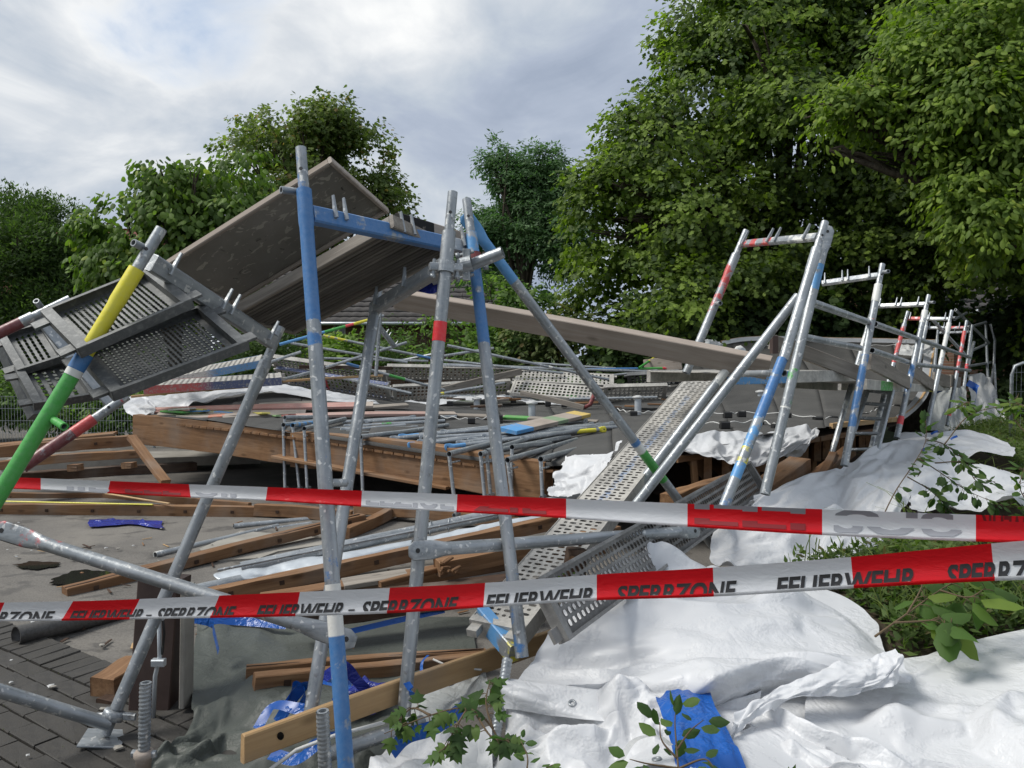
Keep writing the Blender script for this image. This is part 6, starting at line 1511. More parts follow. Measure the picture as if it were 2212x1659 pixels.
tarp('big white tarpaulin heaped in the right foreground with a long hem hanging in front',
     [[(1320, 1195, 3.15), (1420, 1170, 3.25), (1530, 1184, 3.35), (1610, 1215, 3.4), (1720, 1245, 3.4)], [(1250, 1262, 2.95), (1390, 1245, 3.0), (1530, 1255, 3.05), (1700, 1280, 3.1), (1850, 1312, 3.05)],
      [(1200, 1345, 2.8), (1370, 1325, 2.8), (1560, 1322, 2.8), (1760, 1340, 2.8), (1915, 1388, 2.74)], [(1130, 1422, 2.7), (1330, 1405, 2.66), (1540, 1400, 2.6), (1760, 1400, 2.55), (1948, 1408, 2.5)],
      [(1068, 1442, 2.55), (1290, 1440, 2.5), (1490, 1440, 2.44), (1700, 1432, 2.42), (1925, 1422, 2.42)], [(1082, 1520, 2.47), (1290, 1560, 2.39), (1470, 1562, 2.36), (1620, 1510, 2.36), (1790, 1468, 2.38)]],
     130, 160, seed=21, slack=1.11, iters=140, amps=((2, .07), (4, .05), (8, .022), (15, .006)), floor=bf, aniso=(1.7, .7), pin=.012)
tarp('crumpled white tarpaulin at the bottom between the jack spindle and the blue sheet',
     [[(1090, 1450, 2.58), (1250, 1462, 2.5), (1450, 1470, 2.45), (1640, 1462, 2.44)], [(1080, 1580, 2.33), (1250, 1575, 2.28), (1420, 1570, 2.25), (1610, 1570, 2.22)], [(1070, 1650, 2.16), (1240, 1650, 2.10), (1420, 1650, 2.05), (1610, 1650, 2.03)], [(1055, 1760, 2.0), (1240, 1760, 1.93), (1450, 1760, 1.88), (1650, 1760, 1.88)]],
     110, 120, seed=5, slack=1.22, iters=150, amps=((3, .10), (5, .06), (10, .02)), floor=bf, pin=.008)
tarp('white tarpaulin hem turned back in a loop on top of the heap',
     [[(1935, 1398, 2.46), (1870, 1422, 2.42), (1770, 1442, 2.37), (1660, 1490, 2.29), (1590, 1535, 2.2)], [(1955, 1425, 2.40), (1890, 1462, 2.34), (1780, 1470, 2.30), (1665, 1510, 2.24), (1585, 1560, 2.14)], [(1945, 1478, 2.36), (1860, 1492, 2.30), (1760, 1500, 2.26), (1640, 1540, 2.18), (1575, 1600, 2.08)]],
     50, 90, seed=7, slack=1.07, amps=((2, .035), (5, .02)), floor=None, aniso=(1, .7))
tarp('white tarpaulin fold running diagonally into the lower right corner',
     [[(1640, 1500, 2.28), (1760, 1528, 2.16), (1900, 1556, 2.06), (2050, 1592, 1.98), (2212, 1640, 1.88), (2330, 1690, 1.82)], [(1600, 1545, 2.20), (1715, 1572, 2.08), (1850, 1602, 1.98), (2000, 1645, 1.9), (2170, 1690, 1.8), (2300, 1740, 1.75)],
      [(1588, 1610, 2.06), (1690, 1650, 1.96), (1810, 1690, 1.86), (1960, 1740, 1.78), (2120, 1780, 1.72), (2270, 1830, 1.68)], [(1600, 1700, 1.92), (1690, 1760, 1.84), (1800, 1800, 1.76), (1950, 1850, 1.7), (2100, 1880, 1.66), (2250, 1930, 1.62)]],
     90, 140, seed=9, slack=1.14, iters=140, amps=((3, .08), (5, .045), (10, .016)), floor=bf, aniso=(1.8, .6), pin=.014)
tarp('smooth white tarpaulin spread over the bank at the right edge of the foreground',
     [[(1800, 1440, 2.62), (1960, 1412, 2.68), (2080, 1368, 2.8), (2220, 1343, 2.85), (2360, 1330, 2.85)], [(1760, 1500, 2.44), (1920, 1490, 2.46), (2070, 1466, 2.48), (2220, 1446, 2.48), (2380, 1436, 2.48)],
      [(1740, 1560, 2.24), (1920, 1560, 2.22), (2080, 1556, 2.2), (2220, 1552, 2.16), (2380, 1550, 2.12)], [(1740, 1660, 2.02), (1940, 1670, 2.0), (2100, 1690, 1.96), (2240, 1700, 1.92), (2400, 1710, 1.9)], [(1740, 1800, 1.85), (1940, 1800, 1.82), (2100, 1810, 1.8), (2240, 1810, 1.78), (2420, 1810, 1.75)]],
     100, 120, seed=11, slack=1.06, amps=((2, .06), (4, .035), (9, .012), (18, .004)), floor=bf)
tarp('white tarpaulin sliding off the bank in the middle distance on the right',
     [[(1650, 1062, 4.6), (1760, 1015, 5.0), (1850, 980, 5.5), (1930, 938, 6.3), (1995, 925, 6.9)], [(1595, 1095, 4.3), (1720, 1065, 4.55), (1840, 1030, 4.9), (1930, 990, 5.4), (2005, 970, 5.7)], [(1552, 1140, 4.0), (1700, 1120, 4.15), (1820, 1092, 4.35), (1910, 1060, 4.6), (1975, 1035, 4.8)],
      [(1548, 1185, 3.8), (1690, 1175, 3.85), (1800, 1160, 3.9), (1880, 1138, 4.0), (1930, 1105, 4.2)], [(1555, 1228, 3.62), (1690, 1232, 3.6), (1780, 1215, 3.62), (1840, 1195, 3.72), (1895, 1160, 3.85)]],
     110, 100, seed=13, slack=1.13, iters=140, amps=((3, .12), (5, .07), (10, .025)), floor=bf, keep=ragged(3, .03, 'se'))
tarp('far white tarpaulin spread at the foot of the last scaffold frames', [[(1930, 940, 7.8), (2020, 925, 7.8), (2110, 930, 7.8), (2180, 958, 7.5)], [(1950, 955, 7.0), (2040, 950, 7.0), (2120, 955, 7.0), (2192, 968, 6.9)], [(1990, 990, 5.9), (2060, 985, 6.1), (2120, 985, 6.2), (2190, 985, 6.3)]], 60, 70, seed=15, slack=1.08, amps=((3, .05), (7, .02)), floor=bf)
tarp('white tarpaulin lying in the greenery at the right edge of the middle distance', [[(1985, 1005, 5.2), (2060, 988, 5.5), (2130, 1012, 5.3), (2230, 1035, 5.2)], [(1970, 1045, 4.8), (2060, 1050, 4.9), (2150, 1055, 4.9), (2240, 1060, 4.9)], [(1960, 1085, 4.5), (2060, 1092, 4.5), (2150, 1092, 4.5), (2240, 1090, 4.6)]], 60, 80, seed=17, slack=1.1, amps=((3, .06), (7, .02)), floor=bf, keep=ragged(5, .05))
tarp('torn white tarpaulin draped over the roof edge left of the walkway', [[(1218, 985, 6.45), (1280, 972, 6.25), (1350, 950, 6.15)], [(1195, 1025, 6.2), (1250, 1015, 6.05), (1325, 990, 5.95)], [(1180, 1070, 6.1), (1232, 1076, 5.95), (1300, 1060, 5.8)]], 50, 50, seed=19, slack=1.12, amps=((3, .07), (6, .03)), keep=ragged(7, .06))
tarp('white tarpaulin bag drooping over the roof edge right of the walkway', [[(1468, 946, 6.0), (1560, 932, 6.2), (1660, 926, 6.4), (1765, 920, 6.8)], [(1464, 966, 5.85), (1560, 968, 5.85), (1660, 965, 6.0), (1760, 938, 6.5)], [(1470, 973, 5.8), (1560, 992, 5.75), (1640, 1006, 5.8), (1740, 955, 6.3)]], 50, 110, seed=23, slack=1.10, amps=((3, .05), (7, .03)), keep=ragged(9, .05, 's'))
tarp('small crumpled white rag at the right roof edge beside the steep brace', [[(1690, 925, 6.5), (1730, 915, 6.6), (1775, 928, 6.6)], [(1690, 955, 6.3), (1735, 960, 6.3), (1760, 945, 6.4)], [(1690, 985, 6.3), (1715, 990, 6.3), (1735, 975, 6.3)]], 30, 30, seed=25, slack=1.2, amps=((3, .05), (6, .03)))
tarp('long white fleece strip over the left hump of the roof', [[(262, 864, 9.7), (400, 846, 10.4), (560, 828, 11), (700, 842, 11), (815, 868, 11)], [(268, 880, 9.4), (400, 862, 10.0), (560, 838, 10.8), (700, 852, 10.8), (820, 872, 10.8)], [(290, 893, 9.1), (400, 872, 9.7), (560, 845, 10.5), (700, 864, 10.5), (830, 878, 10.5)]], 40, 150, seed=27, slack=1.04, amps=((3, .05), (9, .02)), floor=None)
tarp('crumpled white fleece bunched at the left roof corner', [[(262, 862, 9.4), (300, 856, 9.6), (335, 868, 9.5)], [(268, 880, 9.2), (305, 878, 9.3), (335, 880, 9.3)], [(290, 900, 9.0), (315, 896, 9.0), (330, 892, 9.1)]], 36, 36, seed=29, slack=1.15, amps=((3, .05), (6, .02)))
tarp('white strip of fleece along the back edge of the roof', [[(830, 868, 11.6), (960, 857, 12), (1060, 850, 12.2), (1160, 862, 12.2), (1250, 872, 12)], [(840, 880, 11.2), (960, 868, 11.6), (1060, 862, 11.8), (1160, 870, 11.8), (1250, 880, 11.6)]], 20, 90, seed=31, slack=1.06, amps=((3, .05), (9, .03)), keep=ragged(11, .12))
tarp('torn white sheet hanging on the upper right roof edge', [[(1930, 738, 12.4), (1980, 742, 12.3), (2032, 726, 12.3)], [(1930, 752, 12.3), (1980, 756, 12.2), (2030, 745, 12.2)], [(1932, 768, 12.2), (1980, 768, 12.1), (2018, 762, 12.1)]], 36, 50, mat='tarp_far', seed=33, slack=1.1, amps=((3, .06), (7, .03)), keep=ragged(13, .08))
tarp('torn white rag at the left end of the upper roof edge', [[(1522, 732, 12.8), (1548, 735, 12.8), (1572, 740, 12.8)], [(1515, 750, 12.7), (1545, 752, 12.7), (1570, 752, 12.7)], [(1500, 790, 12.4), (1530, 770, 12.5), (1562, 764, 12.6)]], 36, 36, mat='tarp_white', seed=35, slack=1.15, amps=((3, .07), (7, .03)), keep=ragged(15, .10))
tarp('grey translucent tarpaulin hung behind the far right frames', [[(2016, 838, 11.0), (2060, 834, 11.2), (2090, 832, 11.4)], [(2008, 880, 10.6), (2055, 878, 10.8), (2096, 875, 11.0)], [(2000, 928, 10.2), (2055, 930, 10.4), (2100, 930, 10.6)]], 60, 50, mat='tarp_clear', seed=37, slack=1.10, amps=((3, .10), (7, .04)), aniso=(.5, 1.6))
tarp('pale tarpaulin bundle at the far right end of the scaffold', [[(2090, 815, 12), (2130, 808, 12.3), (2150, 838, 12.3)], [(2095, 870, 11.3), (2140, 862, 11.8), (2164, 882, 11.8)], [(2100, 925, 10.8), (2142, 926, 11.2), (2182, 926, 11.2)]], 60, 50, mat='tarp_far', seed=39, slack=1.12, amps=((3, .10), (7, .05)), aniso=(.5, 1.6))
tarp('grey-green tarpaulin covering the ground in the lower left foreground',
     [[(425, 1346, 4.25), (600, 1338, 4.4), (800, 1342, 4.4), (1020, 1335, 4.4)], [(418, 1430, 3.42), (600, 1412, 3.58), (800, 1410, 3.66), (1030, 1395, 3.75)], [(400, 1510, 2.92), (520, 1505, 3.02), (700, 1510, 3.05), (920, 1490, 3.15)], [(330, 1590, 2.66), (480, 1610, 2.70), (680, 1610, 2.72), (900, 1590, 2.74)], [(245, 1680, 2.45), (450, 1710, 2.42), (680, 1710, 2.42), (900, 1700, 2.42)]],
     130, 130, mat='tarp_grey', seed=41, slack=1.13, amps=((3, .05), (6, .04), (12, .016)), floor=yard_floor(.022))
tarp('white tarpaulin scrap at the bottom under the leafy vine', [[(850, 1585, 2.62), (950, 1560, 2.62), (1065, 1545, 2.58)], [(800, 1645, 2.38), (930, 1622, 2.34), (1065, 1610, 2.34)], [(775, 1730, 2.18), (920, 1730, 2.12), (1060, 1730, 2.12)]], 60, 60, seed=43, slack=1.08, amps=((3, .04), (7, .015)), floor=yard_floor(.05))
tarp('clear plastic sheet scrap under the fresh pine board', [[(880, 1500, 3.0), (980, 1470, 3.0), (1050, 1440, 3.05)], [(860, 1560, 2.75), (980, 1540, 2.75), (1060, 1510, 2.8)]], 40, 50, mat='tarp_clear', seed=45, slack=1.1, amps=((3, .03), (7, .015)), floor=yard_floor(.03))
tarp('folded bright blue plastic sheet on the white tarpaulins at the bottom', [[(1416, 1497, 2.30), (1475, 1484, 2.32), (1532, 1490, 2.32)], [(1440, 1570, 2.08), (1492, 1562, 2.08), (1562, 1560, 2.12)], [(1468, 1690, 1.86), (1545, 1700, 1.84), (1630, 1700, 1.88)]], 70, 50, mat='plastic_blue', seed=47, slack=1.04, amps=((2, .02), (5, .012)), cat='plastic sheet', name='plastic_sheet', aniso=(.5, 2))
tarp('limp navy plastic strip lying on the asphalt at the left', [[(190, 1124, 7.0), (245, 1120, 7.0), (290, 1128, 7.0), (350, 1130, 6.95)], [(193, 1142, 6.7), (245, 1134, 6.75), (290, 1134, 6.8), (352, 1145, 6.6)]], 24, 60, mat='plastic_navy', seed=49, slack=1.18, amps=((3, .05), (6, .03)), cat='plastic sheet', name='plastic_strip', floor=yard_floor(.02))
def ribbon(label, pts, w, mat='plastic_blue', seed=0, up=(0, 0, 1), group=None, name='plastic_strip', tw=.6):
    C = catmull(np.array([P(*p) for p in pts]), 40); n = len(C); rng = np.random.default_rng(seed); X = np.zeros((n, 5, 3)); a0 = rng.uniform(0, 6)
    ph = a0 + np.cumsum(smooth_noise(n, 3, (6, 1), rng)[:, 1]) * .12 * tw
    for i in range(n):
        d = V(C[min(i + 1, n - 1)] - C[max(i - 1, 0)]); x, y, z = frame_axes(d, up); wv = (z * math.cos(ph[i] * tw) + y * math.sin(ph[i] * tw))
        for j in range(5): X[i, j] = C[i] + np.array(wv) * (w * (j / 4 - .5)) + np.array(x) * 0
    return sheet(name, X, mat, None, label, 'plastic strip', group)
ribbon('bright blue tape strip hanging from the top edge of the grey tarpaulin', [(418, 1336, 3.7), (455, 1345, 3.66), (462, 1365, 3.63), (472, 1408, 3.55)], .045, seed=3, tw=.1)
ribbon('blue tape along the top edge of the grey tarpaulin', [(420, 1338, 4.05), (520, 1342, 4.15), (620, 1350, 4.1)], .05, seed=4, tw=.15)
ribbon('blue tape sticking out under the dark beam', [(740, 1368, 3.9), (860, 1340, 4.0), (960, 1318, 4.1)], .03, seed=5, tw=.15)
gbs = 'tangle of blue plastic strips behind the pine board'
for i, p in enumerate([[(600, 1560, 2.95), (640, 1500, 2.98), (680, 1470, 2.95), (760, 1480, 2.9)], [(555, 1575, 2.8), (590, 1525, 2.85), (640, 1530, 2.82), (680, 1540, 2.8)], [(640, 1545, 2.9), (660, 1500, 2.95), (640, 1480, 3.0), (615, 1530, 2.95)], [(690, 1470, 2.95), (740, 1440, 2.9), (770, 1470, 2.9), (800, 1500, 2.9)], [(585, 1628, 2.55), (640, 1640, 2.5), (680, 1610, 2.5), (720, 1580, 2.6)], [(720, 1520, 2.85), (780, 1500, 2.9), (830, 1480, 3.0)], [(730, 1445, 2.95), (742, 1500, 2.9), (700, 1540, 2.85)]]):
    ribbon('crumpled blue plastic strip in the tangle behind the pine board', p, .042, 'plastic_blue' if i not in (3, 5) else 'plastic_navy', 50 + i, group=gbs, tw=.8)
tarp('dark navy plastic bag between the blue post and the silver post', [[(740, 1480, 3.0), (790, 1460, 3.05), (840, 1475, 3.05)], [(730, 1530, 2.85), (790, 1530, 2.85), (840, 1510, 2.9)]], 30, 36, mat='plastic_navy', seed=61, slack=1.2, amps=((3, .05), (6, .03)), cat='plastic sheet', name='plastic_bag', floor=yard_floor(.05))
ribbon('blue strip lying across the white scrap under the vine', [(845, 1625, 2.3), (880, 1590, 2.35), (940, 1570, 2.4), (1010, 1525, 2.5)], .045, seed=71, tw=.3)
ribbon('short blue strip stuck to the foot of the silver post', [(878, 1474, 2.62), (888, 1490, 2.60), (893, 1506, 2.62)], .025, seed=72, tw=.3)
ribbon('thin blue thread tied round the battens on the grey tarpaulin', [(925, 1415, 3.5), (912, 1430, 3.45), (910, 1456, 3.4)], .015, seed=73, tw=.5)
ribbon('pale blue printed strap curling beside the blue sheet', [(1330, 1659, 1.85), (1370, 1600, 1.92), (1420, 1590, 1.95), (1450, 1610, 1.92)], .018, 'tarp_far', 74, tw=.3)
ribbon('bright blue tape on the far right tarpaulin', [(2090, 826, 10.9), (2110, 842, 10.9), (2104, 880, 10.6)], .10, seed=75, tw=.1)
for i, (x, y, d) in enumerate([(2027, 846, 10.3), (2018, 934, 7.4), (2060, 945, 6.9), (1998, 970, 5.7)]):
    ribbon('small blue tape scrap on the tarpaulins at the right', [(x - 7, y + 4, d - .05), (x, y, d - .06), (x + 8, y - 3, d - .05)], .02 + .01 * (d > 9), seed=80 + i, group='blue tape scraps on the right tarpaulins', tw=.1)
o = poly_tube('cable', [P(560, 1680, 2.3), P(640, 1620, 2.35), P(720, 1590, 2.4), P(830, 1560, 2.5)], .006, None, 'white_wire', 6); tag(o, 'pale cable running out from under the pine board', 'cable')
o = poly_tube('cable', [P(935, 1424, 3.0), P(970, 1440, 3.0), P(1040, 1447, 2.95)], .004, None, 'white_wire', 5); tag(o, 'thin pale cable tie on the grey tarpaulin by the walkway foot', 'cable')
def fleck():
    g = 'plaster crumbs scattered on the paving and asphalt'; rnd = random.Random(2)
    for i in range(46):
        x, y = rnd.uniform(0, 560), rnd.uniform(1130, 1640)
        if y > 1420 and x > 260: continue
        p = G(x, y, .03 if y > 1450 else .012); s = rnd.uniform(.006, .016); bm = bmesh.new(); bmesh.ops.create_icosphere(bm, subdivisions=1, radius=s)
        for v in bm.verts: v.co = Vector((v.co.x * rnd.uniform(.7, 1.6), v.co.y * rnd.uniform(.7, 1.3), v.co.z * .45))
        me = bpy.data.meshes.new('plaster_crumb'); bm.to_mesh(me); bm.free(); o = link('plaster_crumb', me, M_['concrete' if rnd.random() < .5 else 'tarp_far'], None, loc=p + np.array((0, 0, .012))); tag(o, 'small pale plaster crumb lying on the ground', 'crumb', g)
fleck()
def chips():
    rnd = random.Random(12); g = 'wood chips scattered over the yard'
    for i in range(70):
        x, y = rnd.uniform(0, 1000), rnd.uniform(1125, 1420); p = G(x, y, .012); a = rnd.uniform(0, 3.14); L = rnd.uniform(.02, .12)
        o = beam('wood_chip', p, p + np.array((math.cos(a) * L, math.sin(a) * L, rnd.uniform(0, .01))), rnd.uniform(.006, .02), .005, rnd.choice(['timber_brown', 'timber_pine', 'timber_dark']), jitter=.004); tag(o, 'small splintered wood chip lying on the asphalt', 'wood chip', g)
chips()

# ================================================================== BARRIER TAPES
def tape(label, pts, blocks, texts, name):
    """pts: (x, y top, y bottom, depth) picture positions; blocks: (x0, colour) starts; texts: (string, x0, x1, f0, f1, crop, material, turned, shear)"""
    xs = np.array([p[0] for p in pts], float); f = lambda k: (lambda x: np.interp(x, xs, [p[k] for p in pts]))
    A = np.array([[p[0], p[1], p[2], p[3]] for p in pts], float); S = catmull(A, 400); 
    yt, yb, dd = (lambda x: np.interp(x, S[:, 0], S[:, 1])), (lambda x: np.interp(x, S[:, 0], S[:, 2])), (lambda x: np.interp(x, S[:, 0], S[:, 3]))
    rng = np.random.default_rng(len(label)); wob = smooth_noise(400, 3, (40, 1), rng)[:, 1]; wv = lambda x, fr: np.interp(x, S[:, 0], wob) * .004 * fr
    def pos(x, fr, off=0.0):
        y = yt(x) + (yb(x) - yt(x)) * fr; d = dd(x) + wv(x, fr) + .008 * math.sin(fr * math.pi) - off
        return P(x, y, d)
    root = empty(name, pos(xs[0], 0), label, 'barrier tape')
    v, fc, c = [], [], []; K = 6
    cols = []
    edges = [b[0] for b in blocks]
    for bi, (x0, col, sl) in enumerate(blocks):
        x1 = blocks[bi + 1][0] if bi + 1 < len(blocks) else xs[-1]; sl1 = blocks[bi + 1][2] if bi + 1 < len(blocks) else 0
        n = max(2, int((x1 - x0) / 18)); base = len(v)
        for i in range(n + 1):
            for j in range(K + 1):
                fr = j / K; xa, xb = x0 + sl * fr, x1 + sl1 * fr; x = xa + (xb - xa) * i / n; v.append(pos(x, fr)); c.append((*col, 1))
        for i in range(n):
            for j in range(K): a = base + i * (K + 1) + j; fc.append((a, a + 1, a + K + 2, a + K + 1))
        # folded lower lip lying in front
    O = pos(xs[0], 0); me = mesh('tape_band', [p - O for p in v], fc, True, c); link('tape_band', me, M_['tape_film'], root, loc=O)
    lip, lc, lf = [], [], []
    for bi, (x0, col, sl) in enumerate(blocks):
        x1 = blocks[bi + 1][0] if bi + 1 < len(blocks) else xs[-1]; sl1 = blocks[bi + 1][2] if bi + 1 < len(blocks) else 0; n = max(2, int((x1 - x0) / 30)); base = len(lip)
        for i in range(n + 1):
            for j, (fr, off) in enumerate(((1.0, .0005), (1.015, .004), (.90, .006))):
                xa, xb = x0 + sl, x1 + sl1; x = xa + (xb - xa) * i / n; lip.append(pos(x, fr, off)); lc.append((*col, 1))
        for i in range(n):
            for j in range(2): a = base + i * 3 + j; lf.append((a, a + 1, a + 4, a + 3))
    me = mesh('folded_lip', [p - O for p in lip], lf, True, lc); link('folded_lip', me, M_['tape_film'], root, loc=O)
    for (s, x0, x1, f0, f1, c0, c1, mat, turned, shear) in texts:
        cu = bpy.data.curves.new('t', 'FONT'); cu.body = s; cu.size = 1; cu.offset = .03; cu.resolution_u = 3; ob = bpy.data.objects.new('t', cu); COL.objects.link(ob)
        dg = bpy.context.evaluated_depsgraph_get(); ev = ob.evaluated_get(dg); tm = bpy.data.meshes.new_from_object(ev); bpy.data.objects.remove(ob)
        bm = bmesh.new(); bm.from_mesh(tm); bpy.data.meshes.remove(tm)
        X = [q.co.x for q in bm.verts]; Y = [q.co.y for q in bm.verts]; w0, w1 = min(X), max(X); h1 = .70
        for q in bm.verts:
            u, h = (q.co.x - w0) / (w1 - w0), q.co.y / h1
            if turned: u, h = 1 - u, 1 - h
            q.co = Vector((u, h, 0))
        for z, nrm in ((c0, (0, -1, 0)), (c1, (0, 1, 0))): bmesh.ops.bisect_plane(bm, geom=bm.verts[:] + bm.edges[:] + bm.faces[:], plane_co=(0, z, 0), plane_no=nrm, clear_outer=True)
        bmesh.ops.triangulate(bm, faces=bm.faces[:]); bmesh.ops.subdivide_edges(bm, edges=[e for e in bm.edges if e.calc_length() > .08], cuts=1, use_grid_fill=False)
        for q in bm.verts:
            k = (q.co.y - c0) / (c1 - c0); fr = f1 + (f0 - f1) * k; x = x0 + (x1 - x0) * q.co.x + shear * k
            q.co = V(pos(x, fr, .0016) - O)
        me = bpy.data.meshes.new('lettering'); bm.to_mesh(me); bm.free(); link('lettering', me, M_[mat], root, loc=O)
    return root
WT = (.72, .73, .75); RD = (.70, .010, .018)
T1 = 'FEUERWEHR'; T2 = 'SPERRZONE'
def lt(s, a, b, sh=0): return (s, a, b, .50, .905, .38, 1.0, 'print_black', False, sh)
tape('lower red and white barrier tape with bold black lettering',
     [(-90, 1303, 1343, 2.30), (145, 1299, 1340, 2.2), (300, 1294, 1337, 2.14), (620, 1280, 1331, 2.02), (840, 1270, 1324, 1.95), (1050, 1259, 1311, 1.88), (1290, 1241, 1296, 1.80), (1540, 1226, 1288, 1.70), (1840, 1203, 1270, 1.60), (2140, 1174, 1254, 1.50), (2300, 1162, 1250, 1.46)],
     [(-90, RD, -18), (10, WT, -18), (158, RD, -25), (302, WT, -22), (474, RD, -20), (648, WT, -10), (842, RD, -6), (1048, WT, -4), (1289, RD, 0), (1540, WT, 2), (1838, RD, 6), (2141, WT, 8)],
     [lt(T2, -78, 112, 8), lt(T1, 150, 308, 9), ('-', 315, 327, .62, .86, .30, .75, 'print_black', False, 2), lt(T2, 337, 503, 9), lt(T1, 554, 742, 8), ('-', 752, 766, .62, .86, .30, .75, 'print_black', False, 2), lt(T2, 780, 985, 7), lt(T1, 1050, 1284, 5), lt(T2, 1332, 1588, 4), lt(T1, 1678, 1980, 3), lt(T2, 2045, 2330, 3)], 'barrier_tape')
def up_(s, a, b, m='print_faint'): return (s, a, b, .0, .22, .76, 1.0, m, True, 0)
def lo_(s, a, b, m='print_faint'): return (s, a, b, .60, .86, .0, .26, m, False, 0)
tape('upper red and white barrier tape with faint folded print',
     [(-90, 1027, 1051, 2.75), (88, 1033, 1058, 2.6), (240, 1039, 1066, 2.48), (405, 1046, 1074, 2.38), (575, 1052, 1081, 2.28), (780, 1060, 1094, 2.15), (990, 1068, 1106, 2.02), (1220, 1077, 1119, 1.90), (1485, 1088, 1137, 1.78), (1775, 1100, 1155, 1.66), (2108, 1112, 1169, 1.54), (2300, 1118, 1174, 1.48)],
     [(-90, RD, 0), (88, WT, 0), (238, RD, -6), (408, WT, 4), (578, RD, -4), (782, WT, -2), (988, RD, -2), (1223, WT, 0), (1485, RD, 0), (1776, WT, 0), (2108, RD, 0)],
     [lo_('LLZJUL', 790, 980), up_('EEI', 1500, 1740), lo_('EEI', 1500, 1740, 'print_faint_red'), up_('SPU', 1800, 2060), lo_('SOU', 1800, 2080), lo_('JJL', 130, 236), lo_('LLL', 270, 390, 'print_faint_red'), lo_('UJI', 420, 510), lo_('ZJL', 1020, 1180, 'print_faint_red'), up_(T1, 2120, 2320, 'print_faint_red')], 'barrier_tape')

# ================================================================== PLANTS AT THE FRONT AND GROUND COVER
LEAFM = {}
def leaf_mesh(kind, tint, k):
    key = (kind, k)
    if key in LEAFM: return LEAFM[key]
    lv, lt_ = leaf_shape(kind); rng = np.random.default_rng(k); lv = lv.copy(); lv[:, 2] += rng.uniform(-.06, .06, len(lv)); lv[:, 1] *= rng.uniform(.85, 1.15)
    cols = np.ones((len(lv), 4)); cols[:, :3] = tint; me = np_mesh('leaf', lv, tris=np.array(lt_), cols=cols, attr='tint'); me.materials.append(M_['leaf']); LEAFM[key] = me; return me
def sprig(label, stems, kind, size, n, tints, seed, spread=1.0, hang=.5, stem_r=.004, name='leafy_sprig', away=.3):
    """stems: lists of (x, y, depth); leaves sit along the outer part of each stem"""
    rng = np.random.default_rng(seed); root = empty(name, P(*stems[0][0]), label, 'plant')
    per = max(1, n // len(stems))
    for si, st in enumerate(stems):
        C = catmull(np.array([P(*p) for p in st]), 16); poly_tube('stem', list(C), [stem_r * (1 - .7 * i / 15) for i in range(16)], root, 'stem', 6)
        for i in range(per):
            t = away + (1 - away) * (i + rng.random()) / per; k = min(14, int(t * 15)); p = C[k] + (C[k + 1] - C[k]) * rng.random()
            d = C[k + 1] - C[k]; d /= np.linalg.norm(d); side = np.array((rng.uniform(-1, 1), rng.uniform(-.9, .5), rng.uniform(-.5, .6))); ax = d * .5 + side * spread; ax[2] -= hang * rng.random(); ax /= np.linalg.norm(ax)
            pt_ = p + ax * size * .35; poly_tube('leaf_stalk', [p, (p + pt_) / 2 + np.array((0, 0, .004)), pt_], stem_r * .35, root, 'stem', 4) if size > .05 else None
            nr = np.array((rng.uniform(-.5, .5), rng.uniform(-1.0, .0), 1.0)); y = np.cross(nr, ax); y /= np.linalg.norm(y); z = np.cross(ax, y); s = size * rng.uniform(.65, 1.25)
            c = rng.integers(0, len(tints) * 2); me = leaf_mesh(kind, tints[c % len(tints)], hash((label, int(c))) % 100000 if False else seed * 100 + int(c))
            o = link('leaf', me, None, root, M=basis(V(pt_), V(ax), V(y), V(z)) @ Matrix.Scale(s, 4))
    return root
GD = [(.045, .105, .020), (.070, .145, .028), (.032, .080, .016), (.105, .18, .035)]; GL = [(.075, .160, .022), (.115, .205, .030), (.160, .235, .030), (.060, .130, .020)]
sprig('ivy-leaved vine sprig hanging in front of the fresh pine board at the bottom', [[(1082, 1640, 2.2), (1065, 1575, 2.25), (1010, 1530, 2.27), (930, 1545, 2.25), (830, 1585, 2.22)], [(1065, 1575, 2.25), (1050, 1520, 2.3), (1058, 1470, 2.35)], [(1010, 1530, 2.27), (985, 1570, 2.22), (960, 1620, 2.18)], [(1030, 1545, 2.25), (1060, 1590, 2.2), (1095, 1600, 2.2)], [(930, 1545, 2.25), (890, 1530, 2.3), (860, 1560, 2.3)]], 'maple', .052, 60, GD, 90, hang=.9)
sprig('small-leaved young shoot in front of the folded blue sheet', [[(1470, 1720, 1.75), (1462, 1620, 1.85), (1458, 1560, 1.92), (1462, 1520, 1.95)], [(1462, 1620, 1.85), (1490, 1580, 1.88), (1520, 1555, 1.9)], [(1464, 1640, 1.83), (1430, 1600, 1.85), (1425, 1560, 1.88)], [(1466, 1660, 1.8), (1400, 1650, 1.8), (1360, 1640, 1.8)], [(1466, 1660, 1.8), (1520, 1640, 1.8), (1545, 1660, 1.78)]], 'oval', .045, 34, GD, 91, hang=.6, stem_r=.003)
sprig('tall maple seedling with small dark leaves in front of the middle white tarpaulin', [[(1905, 1120, 4.1), (1935, 1060, 4.2), (1975, 1000, 4.3), (2000, 950, 4.35), (1998, 890, 4.4)], [(1985, 990, 4.3), (2030, 1020, 4.3), (2090, 1060, 4.25), (2160, 1090, 4.2)], [(2000, 950, 4.35), (2040, 960, 4.4), (2090, 1000, 4.35)], [(1960, 1030, 4.3), (2010, 1060, 4.3), (2050, 1100, 4.3)], [(2020, 1000, 4.3), (2080, 1000, 4.35), (2110, 1040, 4.3), (2150, 1040, 4.3)]], 'oval', .058, 130, GD, 92, hang=.5)
